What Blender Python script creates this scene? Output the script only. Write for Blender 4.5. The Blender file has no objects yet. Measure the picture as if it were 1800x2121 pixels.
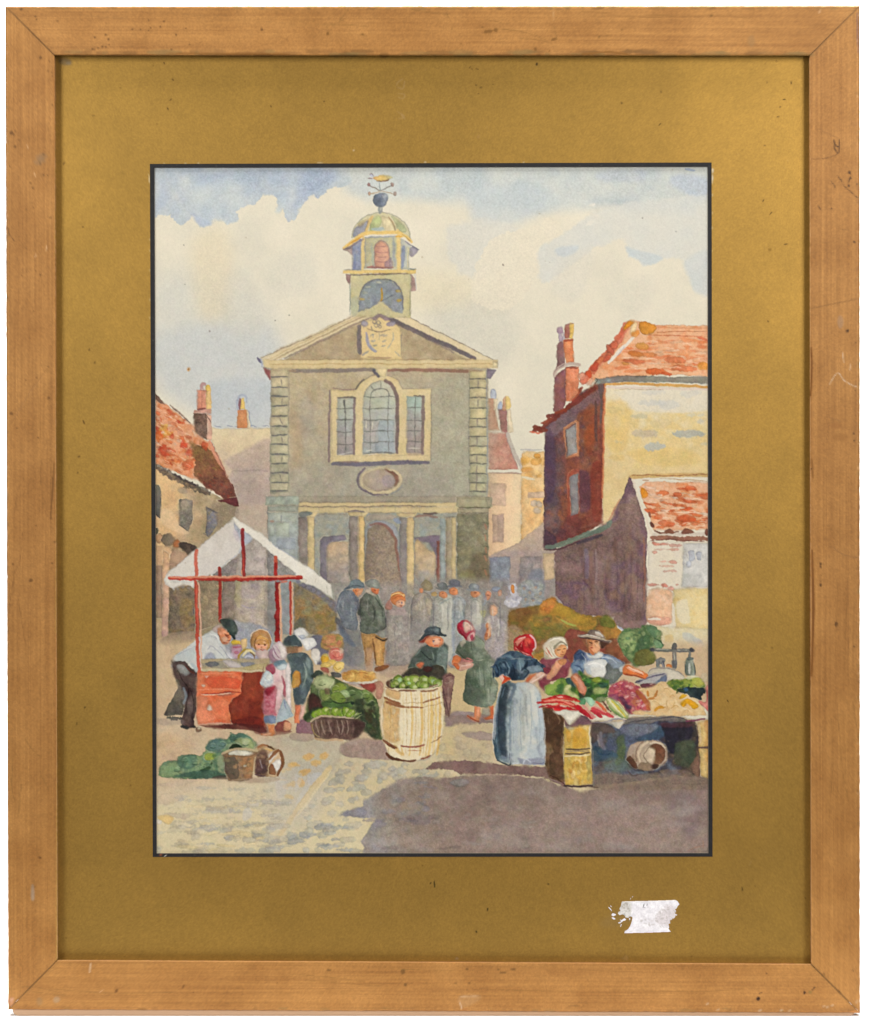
import bpy, math
import numpy as np
C = bpy.context.scene
COL = C.collection
R_ = math.radians
# ------------------------------------------------------------------ camera, world, lamps, exposure
K = 0.0004                      # metres per unit of the picture's own measure
D0 = 3.0                        # lens to the front face of the frame
FACE = -0.013                   # the frame's front face (y), the painted sheet lies at y = 0
ZB = 2105.0                     # the level of the table top
cam = bpy.data.cameras.new('camera'); cam_o = bpy.data.objects.new('camera', cam); COL.objects.link(cam_o)
cam.sensor_fit = 'HORIZONTAL'; cam.sensor_width = 36.0; cam.lens = 36.0*D0/(1800*K)
cam.clip_start = .05; cam.clip_end = 60
cam_o.location = (0, FACE-D0, (ZB-1060.5)*K); cam_o.rotation_euler = (R_(90), 0, 0)
C.camera = cam_o
w = bpy.data.worlds.new('World'); C.world = w; w.use_nodes = True
w.node_tree.nodes['Background'].inputs[0].default_value = (1, 1, 1, 1)
w.node_tree.nodes['Background'].inputs[1].default_value = 0.16
C.view_settings.view_transform = 'Standard'; C.view_settings.look = 'None'
C.view_settings.exposure = 0; C.view_settings.gamma = 1; C.view_settings.use_curve_mapping = False
def lamp(name, loc, at, size, power, col=(1, 1, 1)):
    l = bpy.data.lights.new(name, 'AREA'); l.shape = 'RECTANGLE'; l.size, l.size_y = size; l.energy = power; l.color = col
    o = bpy.data.objects.new(name, l); COL.objects.link(o); o.location = loc
    v = [at[i]-loc[i] for i in range(3)]
    import mathutils
    o.rotation_euler = mathutils.Vector(v).to_track_quat('-Z', 'Y').to_euler()
    return o
lamp('softbox', (.92, -1.45, .98), (0, 0, .40), (.45, .9), 16.5, (1, .97, .93))
lamp('softbox', (-1.05, -1.45, .95), (0, 0, .40), (.45, .9), 14.5, (1, .985, .96))
lamp('overhead_lamp', (0, -.34, 1.95), (0, -.22, 0), (2.2, .5), 38)
lamp('backdrop_fill', (0, .25, 1.9), (0, 1.2, .4), (2.4, .5), 60)  # unseen fill light, added to bring the backdrop up to white
LUM = 1.22                      # how bright a white sheet shows on the picture plane
def lin(c):
    c = np.clip(c, 0, 1); return np.where(c <= .04045, c/12.92, ((c+.055)/1.055)**2.4)
# ---------------------------------------------------------------- watercolour painter (numpy brushes)
import numpy as np
S = 0.86                      # paper cells per millimetre-ish unit
PX0, PY0, PW, PH = 314.0, 339.0, 1160.0, 1436.0
CW, CH = int(PW*S), int(PH*S)
rng = np.random.default_rng(7)
BOOST = 1.0
cv = np.zeros((CH, CW, 3), np.float32)
_nz = {}
def _up(g, h, w):
    gh, gw = g.shape
    y = np.linspace(0, gh-2.001, h); x = np.linspace(0, gw-2.001, w)
    y0 = y.astype(int); x0 = x.astype(int)
    fy = (y-y0); fx = (x-x0); fy = (fy*fy*(3-2*fy))[:, None]; fx = (fx*fx*(3-2*fx))[None]
    a = g[y0][:, x0]; b = g[y0][:, x0+1]; c = g[y0+1][:, x0]; d = g[y0+1][:, x0+1]
    return (a*(1-fx)+b*fx)*(1-fy)+(c*(1-fx)+d*fx)*fy
def noise(sc, h=None, w=None, k=0):
    """smooth noise field, mean .5, feature size sc (picture units)"""
    h = h or CH; w = w or CW
    key = (sc, h, w, k)
    if key not in _nz:
        f = 0; amp = 1.0; s = sc*S
        for i in range(3):
            g = rng.random((int(h/s)+3, int(w/s)+3))
            f = f+amp*(_up(g, h, w)-.5); amp *= .5; s = max(s*.5, 1.0)
        _nz[key] = np.clip(.5+f/(f.std()*4.5), 0, 1).astype(np.float32)
    return _nz[key]
grain = None
_o = [0.0, 0.0, 6.0]
COLS = dict(A=318, B=612, C=906, D=1200); ROWS = [345, 688, 1031, 1374]
def T(n, k=6.0):
    if n == 'g': _o[:] = [0, 0, 1.0]
    else: _o[:] = [COLS[n[0]], ROWS[int(n[1])], k]
def hx(c):
    return np.array([int(c[i:i+2], 16) for i in (0, 2, 4)], np.float32)/255
def _pts(xy):
    a = np.array(xy, np.float64).reshape(-1, 2)
    a[:, 0] = (_o[0]+a[:, 0]/_o[2]-PX0)*S; a[:, 1] = (_o[1]+a[:, 1]/_o[2]-PY0)*S
    return a
def _cr(p, closed, n=4):
    m = len(p)
    if m < 3: return p
    out = []
    tt = np.arange(n)/n
    for i in range(m if closed else m-1):
        if closed: a, b, c, d = p[i-1], p[i], p[(i+1) % m], p[(i+2) % m]
        else: a, b, c, d = p[max(i-1, 0)], p[i], p[i+1], p[min(i+2, m-1)]
        for t in tt:
            out.append(.5*((2*b)+(c-a)*t+(2*a-5*b+4*c-d)*t*t+(3*b-a-3*c+d)*t**3))
    if not closed: out.append(p[-1])
    return np.array(out)
def _box(p, m):
    x0 = max(int(p[:, 0].min()-m), 0); x1 = min(int(p[:, 0].max()+m)+2, CW)
    y0 = max(int(p[:, 1].min()-m), 0); y1 = min(int(p[:, 1].max()+m)+2, CH)
    return x0, x1, y0, y1
def _sdf(p, x0, x1, y0, y1, closed=True):
    X, Y = np.meshgrid(np.arange(x0, x1, dtype=np.float32), np.arange(y0, y1, dtype=np.float32))
    d = np.full(X.shape, 1e9, np.float32); ins = np.zeros(X.shape, bool); tp = np.zeros(X.shape, np.float32)
    n = len(p); E = n if closed else n-1
    for i in range(E):
        ax, ay = p[i]; bx, by = p[(i+1) % n]; ex, ey = bx-ax, by-ay
        q = ex*ex+ey*ey+1e-9
        h = np.clip(((X-ax)*ex+(Y-ay)*ey)/q, 0, 1)
        dd = (X-ax-ex*h)**2+(Y-ay-ey*h)**2
        if closed:
            if ay != by:
                ins ^= ((ay > Y) != (by > Y)) & (X < ex*(Y-ay)/(by-ay)+ax)
            np.minimum(d, dd, out=d)
        else:
            k = dd < d; d = np.where(k, dd, d); tp = np.where(k, (i+h)/E, tp)
    d = np.sqrt(d)
    if closed: d = np.where(ins, -d, d)
    return d, tp, X, Y
def _col(c, ns, gd, X, Y, x0, x1, y0, y1, nz, k):
    if isinstance(c, str): return hx(c)
    cs = np.array([hx(q) for q in c])
    u = noise(ns, k=k)[y0:y1, x0:x1]
    if gd is not None:
        g = _pts(gd); v = g[1]-g[0]
        u = ((X-g[0, 0])*v[0]+(Y-g[0, 1])*v[1])/(v@v)+(u-.5)*nz
    u = np.clip(u, 0, 1)*(len(cs)-1); i = np.minimum(u.astype(int), len(cs)-2); f = (u-i)[..., None]
    return cs[i]*(1-f)+cs[i+1]*f
idm = np.zeros((CH, CW), np.int16); MOTIFS = []; _cur = [0]
def G(name=None, label=None):
    """the brush now works on this painted motif (None: sky or ground)"""
    if name is None: _cur[0] = 0; return
    if (name, label) not in MOTIFS: MOTIFS.append((name, label))
    _cur[0] = MOTIFS.index((name, label))+1
def _put(al, col, x0, x1, y0, y1, m):
    if _cur[0] >= 0: idm[y0:y1, x0:x1][al > .5] = _cur[0]
    t = cv[y0:y1, x0:x1]; al = al[..., None]
    if m: t *= (1-al)+al*col
    else: t += (col-t)*al
def P(c, *xy, a=1.0, s=None, w=3, e=.12, g=.10, v=.12, ns=14, gd=None, nz=.5, cu=1, m=0, k=0, f=.10):
    """a wash: closed shape, soft edge s, wobble w, pigment rim e, granulation g, pooling v"""
    if len(xy) == 1: xy = xy[0]
    p = _pts(xy); p = _cr(p, True) if cu else p
    s = (5*_o[2]/6 if s is None else s); s_ = max(s*S/_o[2], .8); w_ = w*S/6; g *= .6
    x0, x1, y0, y1 = _box(p, s_+w_+2)
    if x1 <= x0 or y1 <= y0: return
    d, _, X, Y = _sdf(p, x0, x1, y0, y1)
    n1 = noise(5)[y0:y1, x0:x1]; n2 = noise(16)[y0:y1, x0:x1]
    d = d+(n1-.5)*w_*2.2+(n2-.5)*w_*1.6
    bw = p[:, 0].max()-p[:, 0].min(); bh = p[:, 1].max()-p[:, 1].min()
    if e and s_ < 3:                       # lost and found edges: crisp here, run together there
        sl = s_*(.7+.5*n2)+min(.3*min(bw, bh), 6.5)*np.clip((noise(20, k=8)[y0:y1, x0:x1]-.45)*3.0, 0, 1)
        al = np.clip(.5-d/sl, 0, 1); al = al*al*(3-2*al)
    else:
        al = np.clip(.5-d/s_, 0, 1)
        if s_ > 3: al = al*al*(3-2*al)
    col = _col(c, ns, gd, X, Y, x0, x1, y0, y1, nz, k)
    gr = grain[y0:y1, x0:x1]
    if f and e and 5 < bw < 75: col = col*(1+f*((X-p[:, 0].min())/bw-.5)+f*.7*(.5-np.exp(np.minimum(d, 0)/(bw*.12+1))))[..., None]
    if e:
        br = noise(12, k=6)[y0:y1, x0:x1]
        col = col*(1-e*(.5+1.5*br)*np.exp(-np.maximum(-d, 0)/1.1))[..., None]
        if a == 1 and 8 < bw < 110 and s_ < 2:      # a sliver of bare paper left between two washes
            h = np.clip(1.3-np.abs(d-.6), 0, 1)*(d > -.3)*np.clip(br*2.2-.75, 0, 1)*.42
            k_ = _cur[0]; _cur[0] = -1; _put(h, np.array([.87, .82, .71], np.float32), x0, x1, y0, y1, 0); _cur[0] = k_
    if g: col = col*(1+g*(gr-.5))[..., None]
    if e and bw < 60: col = col*(1+.15*(noise(11, k=11)[y0:y1, x0:x1]-.5)+.05*(noise(3.5, k=12)[y0:y1, x0:x1]-.5))[..., None]
    al = al*a
    if v: al = al*np.clip(1+v*2*(noise(24, k=3)[y0:y1, x0:x1]-.62), 0, 1.0)
    _put(np.clip(al, 0, 1), col, x0, x1, y0, y1, m)
def L(c, wd, *xy, a=.9, t=.55, s=None, w=2, cu=1, g=.1, dry=0, m=0):
    """a brush or pencil stroke, t = how far it thins towards its ends"""
    p = _pts(xy); p = _cr(p, False, 5) if cu else p
    r = wd*.5*S/_o[2]; s = (4*_o[2]/6 if s is None else s); s_ = max(s*S/_o[2], .8); w_ = w*S/6; g *= .6
    x0, x1, y0, y1 = _box(p, r+s_+w_+2)
    if x1 <= x0 or y1 <= y0: return
    d, tp, X, Y = _sdf(p, x0, x1, y0, y1, False)
    rr = r*(1-t+t*np.sqrt(np.clip(np.sin(np.pi*np.clip(tp*.94+.03, 0, 1)), 0, 1)))
    d = d-rr+(noise(5)[y0:y1, x0:x1]-.5)*w_*2.5
    al = np.clip(.5-d/s_, 0, 1)*min(a*BOOST, 1)
    if r < .5: al = al*min(1, max(r/.5, .45))
    if dry: al = al*np.clip(1-dry*2*(noise(4, k=1)[y0:y1, x0:x1]-.35), 0, 1)
    col = hx(c)*(1+g*(grain[y0:y1, x0:x1]-.5))[..., None]
    _put(al, col, x0, x1, y0, y1, m)
def O(c, cx, cy, rx, ry, rot=0, **kw):
    th = np.arange(10)*2*np.pi/10; r = np.radians(rot)
    x = cx+rx*np.cos(th)*np.cos(r)-ry*np.sin(th)*np.sin(r); y = cy+rx*np.cos(th)*np.sin(r)+ry*np.sin(th)*np.cos(r)
    P(c, *np.stack([x, y], 1).ravel(), **kw)
def R(c, x0, y0, x1, y1, **kw):
    kw.setdefault('cu', 0); P(c, x0, y0, x1, y0, x1, y1, x0, y1, **kw)
def D(cols, n, rx, ry, *xy, rot=0, jr=15, a=.6, js=.5, **kw):
    """n dabs of paint scattered inside a shape"""
    if len(xy) == 1: xy = xy[0]
    q = np.array(xy, float).reshape(-1, 2); lo, hi = q.min(0), q.max(0); k = 0; t = 0
    while k < n and t < n*40:
        t += 1; c = lo+(hi-lo)*rng.random(2); ins = False
        for i in range(len(q)):
            (ax, ay), (bx, by) = q[i-1], q[i]
            if (ay > c[1]) != (by > c[1]) and c[0] < (bx-ax)*(c[1]-ay)/(by-ay)+ax: ins = not ins
        if not ins: continue
        k += 1; f = 1+js*(rng.random(2)*2-1)
        O(cols[rng.integers(len(cols))], c[0], c[1], rx*f[0], ry*f[1], rot+jr*(rng.random()*2-1), a=a*(.7+.5*rng.random()), **kw)
# ---- paper and sky
def paint_sky():
    T('g')
    P(['d6ceb6','dbd2b8','ded4ba','e1d7bd'], 300,330,1490,330,1490,1790,300,1790, cu=0, ns=70, e=0, v=0, g=.03)
    P('c6c6bb', 318,600,420,560,560,640,560,770,318,770, a=.55, s=90, e=0)
    P('c2c3bc', 318,690,560,680,560,850,400,850,318,780, a=.8, s=50, e=0)
    P('b9bdbb', 420,800,562,790,562,885,430,885, a=.8, s=25, e=0)
    P('d9c9a4', 400,500,470,480,480,640,410,650, a=.6, s=50, e=0)
    P('cbc6b2', 470,580,520,560,540,690,470,680, a=.5, s=40, e=0)
    P('cdc8b4', 560,540,640,520,650,600,560,610, a=.5, s=40, e=0)
    P('c9c4b0', 906,620,1020,600,1080,690,1030,760,900,700, a=.6, s=60, e=0)
    P('cdc4ac', 1010,590,1050,580,1060,640,1000,650, a=.5, s=20, e=0)
    P('dccdA6'.lower(), 800,560,960,570,980,620,860,640, a=.5, s=50, e=0)
    P(['a9b5be','b6bec0','c2c7c2'], 314,335,720,335,730,380,705,388,692,385,679,393,659,410,645,405,629,422,619,438,612,455,604,457,598,460,589,448,585,433,580,443,570,440,575,425,573,412,561,403,546,402,540,412,526,423,501,428,491,438,495,452,488,460,468,464,463,458,445,457,435,465,421,471,408,467,406,455,400,448,390,458,375,465,366,462,353,445,336,447,318,450, cu=0, s=1.5, w=12, ns=34, g=.16, e=.03, a=.95)
    P('a4aec2', 340,430,350,400,336,380,322,410,322,440, a=.4, s=25, e=0)
    P('9eabba', 470,352,660,352,690,372,640,392,560,380,400,375, a=.5, s=22, e=0, g=.2)
    P('c3c8c1', 390,395,470,390,500,415,470,435,400,425, a=.55, s=30, e=0)
    P('a6b0c0', 395,440,425,455,440,462,418,470,405,460, a=.6, s=8, e=0)
    P('c4c8c2', 480,420,510,412,535,410,510,425,490,432, a=.5, s=12, e=0)
    P('9aa8bd', 640,352,700,360,680,385,655,400,625,420,612,440,612,400, a=.45, s=18, e=0, g=.25)
    P(['b4bcba','c0c5be','c6c9be'], 700,335,1480,335,1480,420,1400,440,1250,430,1100,440,960,425,850,412,760,415,715,395, cu=0, s=35, ns=40, g=.14, e=0, a=.9)
    P('b4bdbc', 906,345,1000,345,990,400,920,405, a=.5, s=25, e=0, g=.2)
    P('bcc3c1', 990,395,1120,385,1135,430,1060,465,980,455, a=.7, s=30, e=0, g=.12)
    P('abb5c3', 1400,362,1470,372,1470,412,1430,405,1390,380, a=.6, s=16, e=0, g=.25)
    P('aab3c0', 1250,352,1330,352,1330,375,1240,372, a=.4, s=16, e=0, g=.25)
    L('7f93bd', 5, 1420,350,1440,354, a=.5)
    P('d0ccbc', 923,467,1000,452,1080,470,1060,520,1025,575,985,578,962,570,948,565,945,548,930,538,925,500, cu=0, s=14, e=0, a=.8, w=16)
    P('ded3b8', 1000,520,1050,480,1088,473,1119,467,1129,455,1143,452,1163,460,1159,472,1164,487,1153,495,1121,508,1111,528,1116,553,1060,640,980,620, s=4, e=0, a=.9, w=18)
    P(['ccccc1','d3cfbf'], 1121,508,1153,495,1164,487,1230,440,1300,420,1480,400,1480,612,1440,605,1433,595,1420,562,1418,545,1408,535,1372,535,1355,547,1332,550,1320,538,1305,532,1297,512,1293,495,1278,497,1267,505,1237,510,1217,525,1170,560,1156,570,1143,582,1123,585,1114,575,1116,553,1111,528, cu=0, s=9, w=14, e=0, a=.8, ns=50, g=.06)
    P('bcc4c2', 1295,510,1306,532,1322,538,1333,550,1356,546,1372,534,1350,525,1325,520, a=.7, s=8, e=0)
    P('c2c7c3', 1420,540,1470,520,1470,610,1440,600,1425,570, a=.5, s=14, e=0)
    P('b3bdc2', 1150,515,1195,508,1190,525,1160,530, a=.5, s=8, e=0)
    P('d3ccb8', 1170,540,1230,520,1200,620,1140,600, a=.6, s=25, e=0)
    P('cfc8b3', 1290,590,1340,570,1360,600,1330,650,1285,640, a=.4, s=24, e=0)
    for x, y, rx, ry, r in ((1226,424,7,3,-10),(1235,446,6,2,5),(1222,462,9,4,-30)): O('e2dac6', x, y, rx, ry, r, a=.7, s=3, e=0)
    for x, y in ((381,508),(383,588),(1330,452),(1400,480),(570,664),(600,652),(1043,548),(435,685)): O('8a8478', x, y, 1.5, 1.5, a=.7, s=1)
    O('c9924e', 389.5,765,4,4, a=.7, s=4, e=0); O('9a6a3a', 389.5,765,1.6,1.6, a=.8)
# ---- houses left and right of the church, far away
def paint_far():
    G('painted_house', 'pale far house with two small chimneys, left of the church')
    T('A1')
    P(['dac69b','cfb893','b8a28c','b5a28c','aa9a88'], 720,1190,1000,1196,1470,1195,1470,3640,1000,3640,900,1900,780,1500,700,1300, cu=0, gd=(0,1150,0,2700), nz=.25, w=5)
    P('a8938c', 900,1600,1100,1480,1450,1330,1450,1720,1000,1720, a=.55, s=60, e=0, g=.2)
    P('9f8f8e', 960,1750,1440,1720,1440,2100,1000,2100, a=.35, s=60, e=0, g=.2)
    L('8a7a70', 9, 970,1735,1200,1715,1440,1725, a=.7)
    for x in (800,950,1060,1240,1400): L('858b9c', 16, x-40,1165,x+35,1172, a=.8)
    L('9aa3b4', 28, 1050,960,1045,850,1090,790,1150,810,1160,870, a=.7, t=.2)
    P('cd8450', 1045,970,1170,970,1185,1190,1040,1190, cu=0); P('dccaa6', 1160,975,1190,1000,1200,1190,1165,1190, cu=0)
    P('d6b465', 1095,825,1125,825,1145,965,1075,965, cu=0); L('8c5e60', 26, 1078,830,1070,960)
    L('7f8aa4', 10, 1190,980,1205,1180)
    P('b9958c', 585,640,640,630,650,720,580,720); O('ddd2bb', 630,690,20,24); P('d9b55e', 640,690,690,660,712,740,660,780, s=8)
    P(['c9876c','c48468'], 545,720,655,720,660,960,540,960, cu=0); P('dcb878', 650,730,712,720,718,1010,655,990, cu=0)
    L('a86a58', 14, 600,760,598,940, a=.5); P('c49480', 510,965,720,960,720,1020,500,1015, cu=0); L('7a4644', 22, 550,955,640,955)
    P('d0a286', 655,1020,720,1030,722,1340,660,1330, cu=0)
    P(['6a5142','7d6252','5d463c'], 500,1010,650,1020,672,1100,662,1330,600,1310,515,1240,500,1150, cu=0, g=.3, ns=6)
    L('6a5248', 8, 650,1020,725,1130)
    G('painted_house', 'far house with a steep pink roof, right of the church')
    T('C1')
    P('a9b1bf', 670,710,720,710,722,820,668,820); P('9aa6bd', 760,870,800,860,806,965,756,965)
    P('c08a6c', 630,820,700,820,765,1220,625,1225, cu=0); P('d9c29a', 690,825,745,820,740,970,700,970, cu=0, a=.8)
    P(['97685e','8a5c56'], 762,960,868,960,872,1265,790,1240, cu=0); P('c4916c', 818,840,850,805,860,960,815,962); P('d9bd76', 850,800,905,830,915,950,855,962)
    P('d8c5a2', 868,965,915,970,945,1250,875,1260, cu=0)
    P(['c3917a','b97e6a','c08b72'], 628,1250,850,1255,1012,1702,635,1705, cu=0, g=.15)
    L('b5a898', 46, 872,1270,960,1500,1085,1750, t=.1); L('9a8c88', 8, 850,1290,1000,1690)
    P(['dcb68c','dfbe94','e0c698'], 630,1740,1090,1760,1040,1790,1035,3250,625,3250, cu=0, gd=(630,0,1050,0)); L('a98f7a', 20, 650,1740,1090,1757)
    P('c2a48a', 660,1870,845,1880,845,2160,650,2160, cu=0, a=.9)
    P(['dba868','deb478','dbba84'], 1045,1500,1100,1480,1340,1490,1345,2580,1040,2580,1040,1800, cu=0, ns=20, w=6); O('d89a4a', 1240,1540,45,35, s=8); D(['d9953f','dca44c'],10,60,40,1060,1560,1330,1560,1330,1900,1060,1900, a=.5, s=20)
    L('b3afa4', 20, 1040,1462,1300,1462); L('d9cba8', 30, 1050,1800,1210,1830); P('c3ac98', 1120,1990,1330,1980,1330,2060,1120,2060, cu=0, a=.7)
    T('C2')
    P('b89d86', 680,205,830,200,825,550,690,555, cu=0, a=.85); P('a8907f', 740,220,825,215,815,545,750,550, cu=0, a=.5)
    for x, y in ((1200,75),(1265,80),(1240,160)): O('bfae98', x, y, 45, 42, a=.8, s=10)
    P(['b6a08a','a8958a','9c9088'], 640,720,1000,560,1335,285,1340,620,1560,640,1600,1500,640,1500, cu=0, gd=(0,500,0,1100), g=.18, w=6)
    P(['868c96','7b8290','8f9490'], 640,740,900,735,900,1100,640,1100, cu=0, s=30, g=.2); P(['9a8c84','857f80'], 1040,740,1290,735,1290,1150,1000,1150, cu=0, s=40, g=.25)
    P('ccb084', 1310,690,1450,690,1460,1000,1330,1020, cu=0, a=.85, s=20); P('737a88', 1150,930,1290,900,1330,1150,1150,1150, s=60, a=.7, e=0)
# ---- the church
def paint_church():
    G('painted_church', 'grey church with columns, pediment and a domed clock tower')
    T('g')
    P(['b4a27c','b1a183','aca186','a49c86'], 562,756,1012,756,1010,1200,1010,1380,560,1380,562,1000, cu=0, gd=(620,760,760,1060), nz=.4, g=.16, w=2)
    P('a9a58c', 880,800,1010,800,1010,1020,900,1020, a=.55, s=60, e=0, g=.2)
    P('9a9488', 620,960,900,960,900,1040,620,1040, a=.3, s=50, e=0)
    P('9a968c', 620,830,650,840,650,900,625,900, a=.35, s=20, e=0)
    P('b99b74', 606,860,625,880,622,960,606,960, a=.4, s=20, e=0)
    P(['b09c78','a89472'], 788,646,585,747,985,747, cu=0, g=.15)
    P('d4c096', 788,627,541,741,548,758,788,654, cu=0, s=3); P('d6c398', 788,627,1031,749,1031,762,975,748,788,654, cu=0, s=3)
    L('8d7c66', 1.6, 540,741,660,690,788,627); L('9b8564', 3, 552,752,680,690,775,646, a=.7); L('bfa676', 2.5, 548,748,680,684,780,640, a=.7)
    L('7c7064', 1.6, 788,627,900,683,1031,749); L('8a7868', 5, 590,742,690,694,770,656, a=.75)
    L('655c60', 10, 792,648,840,676,910,708,984,743, a=.9, t=.45); L('7d6e68', 5, 800,662,860,688,940,730, a=.6)
    P(['d4be8c','d0b884'], 546,745,1031,745,1031,763,548,763, cu=0, s=2, g=.06); L('b0945f', 2, 560,754,780,754,1020,754, a=.8); L('9a8260', 1.6, 580,745,985,744)
    L('83766c', 8, 606,768,700,767,776,766, t=.2); L('8f6a58', 7, 806,767,900,767,1000,770, t=.3); L('a58c70', 5, 560,768,612,768)
    T('A1'); L('5f5870', 36, 1295,320,1330,375); L('8f95b0', 22, 1335,330,1350,420, a=.6); P('8a4e4c', 1370,445,1468,470,1470,560,1445,600,1400,530, cu=0, g=.25); L('8e8a84', 8, 1340,430,1480,460)
    T('C1'); P('857a82', 620,460,740,462,660,580,620,570, cu=0); P('cdbd92', 690,368,750,378,750,432,690,440, cu=0); L('8a806c', 8, 690,360,752,380,752,430)
    # quoins
    T('A1'); P(['b3a582','a8a184','a09b82'], 1460,470,1685,470,1685,2000,1450,2000, cu=0, gd=(0,470,0,2000), e=.05)
    for i, y in enumerate((560,680,795,915,1045,1165,1280,1395,1515,1630,1745,1865,1975)):
        P(['d0bf92','bfb288','a8a284','d6c496'][(i*7) % 4], 1470,y-95,1670,y-98,1672,y-12,1468,y-10, cu=0, a=.38, s=10)
        L('62615f', 20, 1465,y,1570,y-2,1665,y+(i % 3-1)*6, dry=.15)
        if i % 2: L('736d64', 13, 1600-i % 3*15,y-95,1596,y-25, a=.7)
    L('8a8272', 7, 1685,480,1683,1200,1668,1980, a=.8); L('83806f', 7, 1455,600,1448,1990, a=.8)
    T('C1'); P(['c2b386','b3a984','a5a286'], 400,480,612,480,615,2030,395,2030, cu=0, gd=(0,470,0,2000), e=.05)
    for i, y in enumerate((580,700,818,945,1072,1185,1300,1418,1525,1635,1760,1875,1980)):
        P(['d3c08a','b5a984','cbbb88','a8a488'][(i*5) % 4], 415,y-100,600,y-100,600,y-12,412,y-10, cu=0, a=.4, s=10)
        L('585853', 15, 398,y,520,y-4,612,y, dry=.3)
        if i % 2 == 1 or i > 8: L('857a70', 20, 510-i*2,y-105,508-i*2,y-15, a=.75, dry=.3)
    L('7a776c', 8, 398,500,392,1300,396,2000, a=.8); L('858b90', 12, 612,480,615,1300,622,2020, a=.7)
    # tower
    T('B0')
    P(['bfb58c','c3b681'], 680,1335,1435,1330,1430,1880,690,1860, cu=0); L('80887a', 12, 672,1350,680,1840); L('8a8a70', 12, 1428,1340,1420,1850)
    P('a9b09a', 690,1650,780,1620,770,1830,700,1840, a=.5, s=30, e=0)
    P(['878b8a','8f9494','80858c'], 785,1800,795,1600,850,1480,955,1412,1065,1395,1185,1415,1285,1490,1330,1620,1335,1830,1200,1800,1060,1660,940,1760, g=.2, cu=0, w=6)
    L('66666e', 14, 795,1620,850,1480,955,1412,1065,1395,1185,1415,1285,1490,1330,1620,1335,1780, t=.2)
    for x, y, c in ((1030,1440,'c6c2a6'),(900,1500,'b3b3a0'),(830,1650,'c3a860'),(1275,1545,'b79c58'),(1285,1660,'c0a04a'),(870,1570,'a9a996')): O(c, x, y, 34, 18, a=.85, s=8)
    L('b4882f', 26, 1066,1515,1070,1590,1060,1665); L('63656c', 8, 1060,1670,1250,1585)
    P('9a7c74', 610,1340,690,1345,670,1480,640,1440, cu=0); P('a98a80', 1435,1320,1480,1395,1495,1540,1430,1545, cu=0); L('a9aabb', 12, 1485,1320,1500,1530, a=.5)
    P('dcbc72', 585,1290,1500,1280,1500,1325,585,1335, cu=0); L('7d8078', 12, 600,1285,830,1280); L('5f6e72', 16, 1420,1270,1500,1275); L('6e6058', 15, 690,1348,1000,1340,1400,1332)
    P(['868ca0','7f889e','92929a'], 695,930,825,890,825,1280,705,1285, cu=0, g=.2); L('7580a0', 30, 740,1090,735,1270, a=.6); L('b9b09a', 24, 700,1100,700,1275, a=.5)
    P(['b3b094','bdb488','a7a890'], 845,875,1270,865,1275,1270,850,1275, cu=0)
    P(['b0ad98','a5a69a'], 1300,890,1420,960,1415,1285,1305,1280, cu=0); L('7c84a0', 44, 1345,990,1330,1250, a=.7); L('d3c08c', 14, 1395,1000,1400,1270, a=.7)
    L('8d93a0', 18, 870,880,1250,870, a=.7); L('8e9199', 40, 1220,900,1230,1240, a=.5); L('95a09a', 30, 950,960,960,1230, a=.4)
    P(['cf9c7c','c6947c'], 980,1250,985,1000,1010,950,1070,925,1130,950,1160,1020,1170,1255, cu=0); L('8d7a78', 10, 980,1240,985,1000,1020,945,1080,925,1140,960,1165,1060,1175,1240, t=.1)
    for y in (990,1060,1115,1180): L('a87c70', 10, 995,y,1070,y+8,1150,y)
    P('85707c', 1110,1190,1190,1120,1200,1255,1120,1262, a=.7, s=14); L('93605c', 20, 890,1255,1050,1262,1210,1252); L('a05a58', 16, 900,1250,960,1245, a=.6)
    L('d6bb7a', 42, 842,880,836,1270, t=.1); L('dabd78', 50, 1283,870,1283,1275, t=.1); L('8a8a90', 10, 868,890,866,1260, a=.6)
    P(['c6be9a','cfc596'], 695,890,715,790,800,670,905,600,1050,570,1185,592,1310,655,1395,760,1432,920,1330,850,1000,815,850,840)
    P(['8b8f98','9a99a0'], 705,870,760,750,905,672,880,770,860,815,760,870, s=10); P('b7a478', 790,700,900,640,880,690,800,745, a=.7, s=12)
    P(['a4b074','b0b480'], 925,800,950,660,1010,610,1065,620,1075,700,1000,790, s=12, a=.9); L('a2b0aa', 44, 960,785,1120,765, a=.8)
    P('dbcb9e', 1075,620,1160,640,1215,720,1235,805,1130,800,1090,740, s=10); P(['aeb486','b9b68c'], 1190,610,1300,680,1385,800,1290,800,1240,700, s=10)
    L('d0b070', 40, 950,615,905,720,880,820, a=.9); L('8e8468', 10, 905,680,865,800); L('9c8462', 14, 1150,620,1215,700,1245,810); L('d8b878', 36, 1270,780,1290,830)
    L('8a8a7c', 9, 695,890,715,790,800,670,905,600,1050,570,1185,592,1310,655,1395,760,1432,910, a=.7, t=.1)
    L('dfbb6c', 46, 605,1005,720,925,850,840,1000,822,1260,822,1345,850,1440,930, t=.1); L('c98f3c', 14, 640,985,740,915,840,862); L('cf9e40', 26, 1250,870,1320,870); L('8c6e50', 8, 1330,840,1430,930)
    L('857676', 26, 650,1025,740,960,840,900, a=.75); P('a08880', 590,1020,700,985,700,1090,640,1050, a=.9); L('55525c', 20, 620,1015,690,1010, a=.6)
    P('92898f', 1420,1000,1525,1030,1470,1120,1425,1110, s=10); L('6e6c78', 14, 1360,930,1450,985,1530,1035)
    L('8a8d88', 50, 1058,480,1056,565, t=.1); L('b5b2a0', 14, 1066,500,1064,550)
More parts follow.
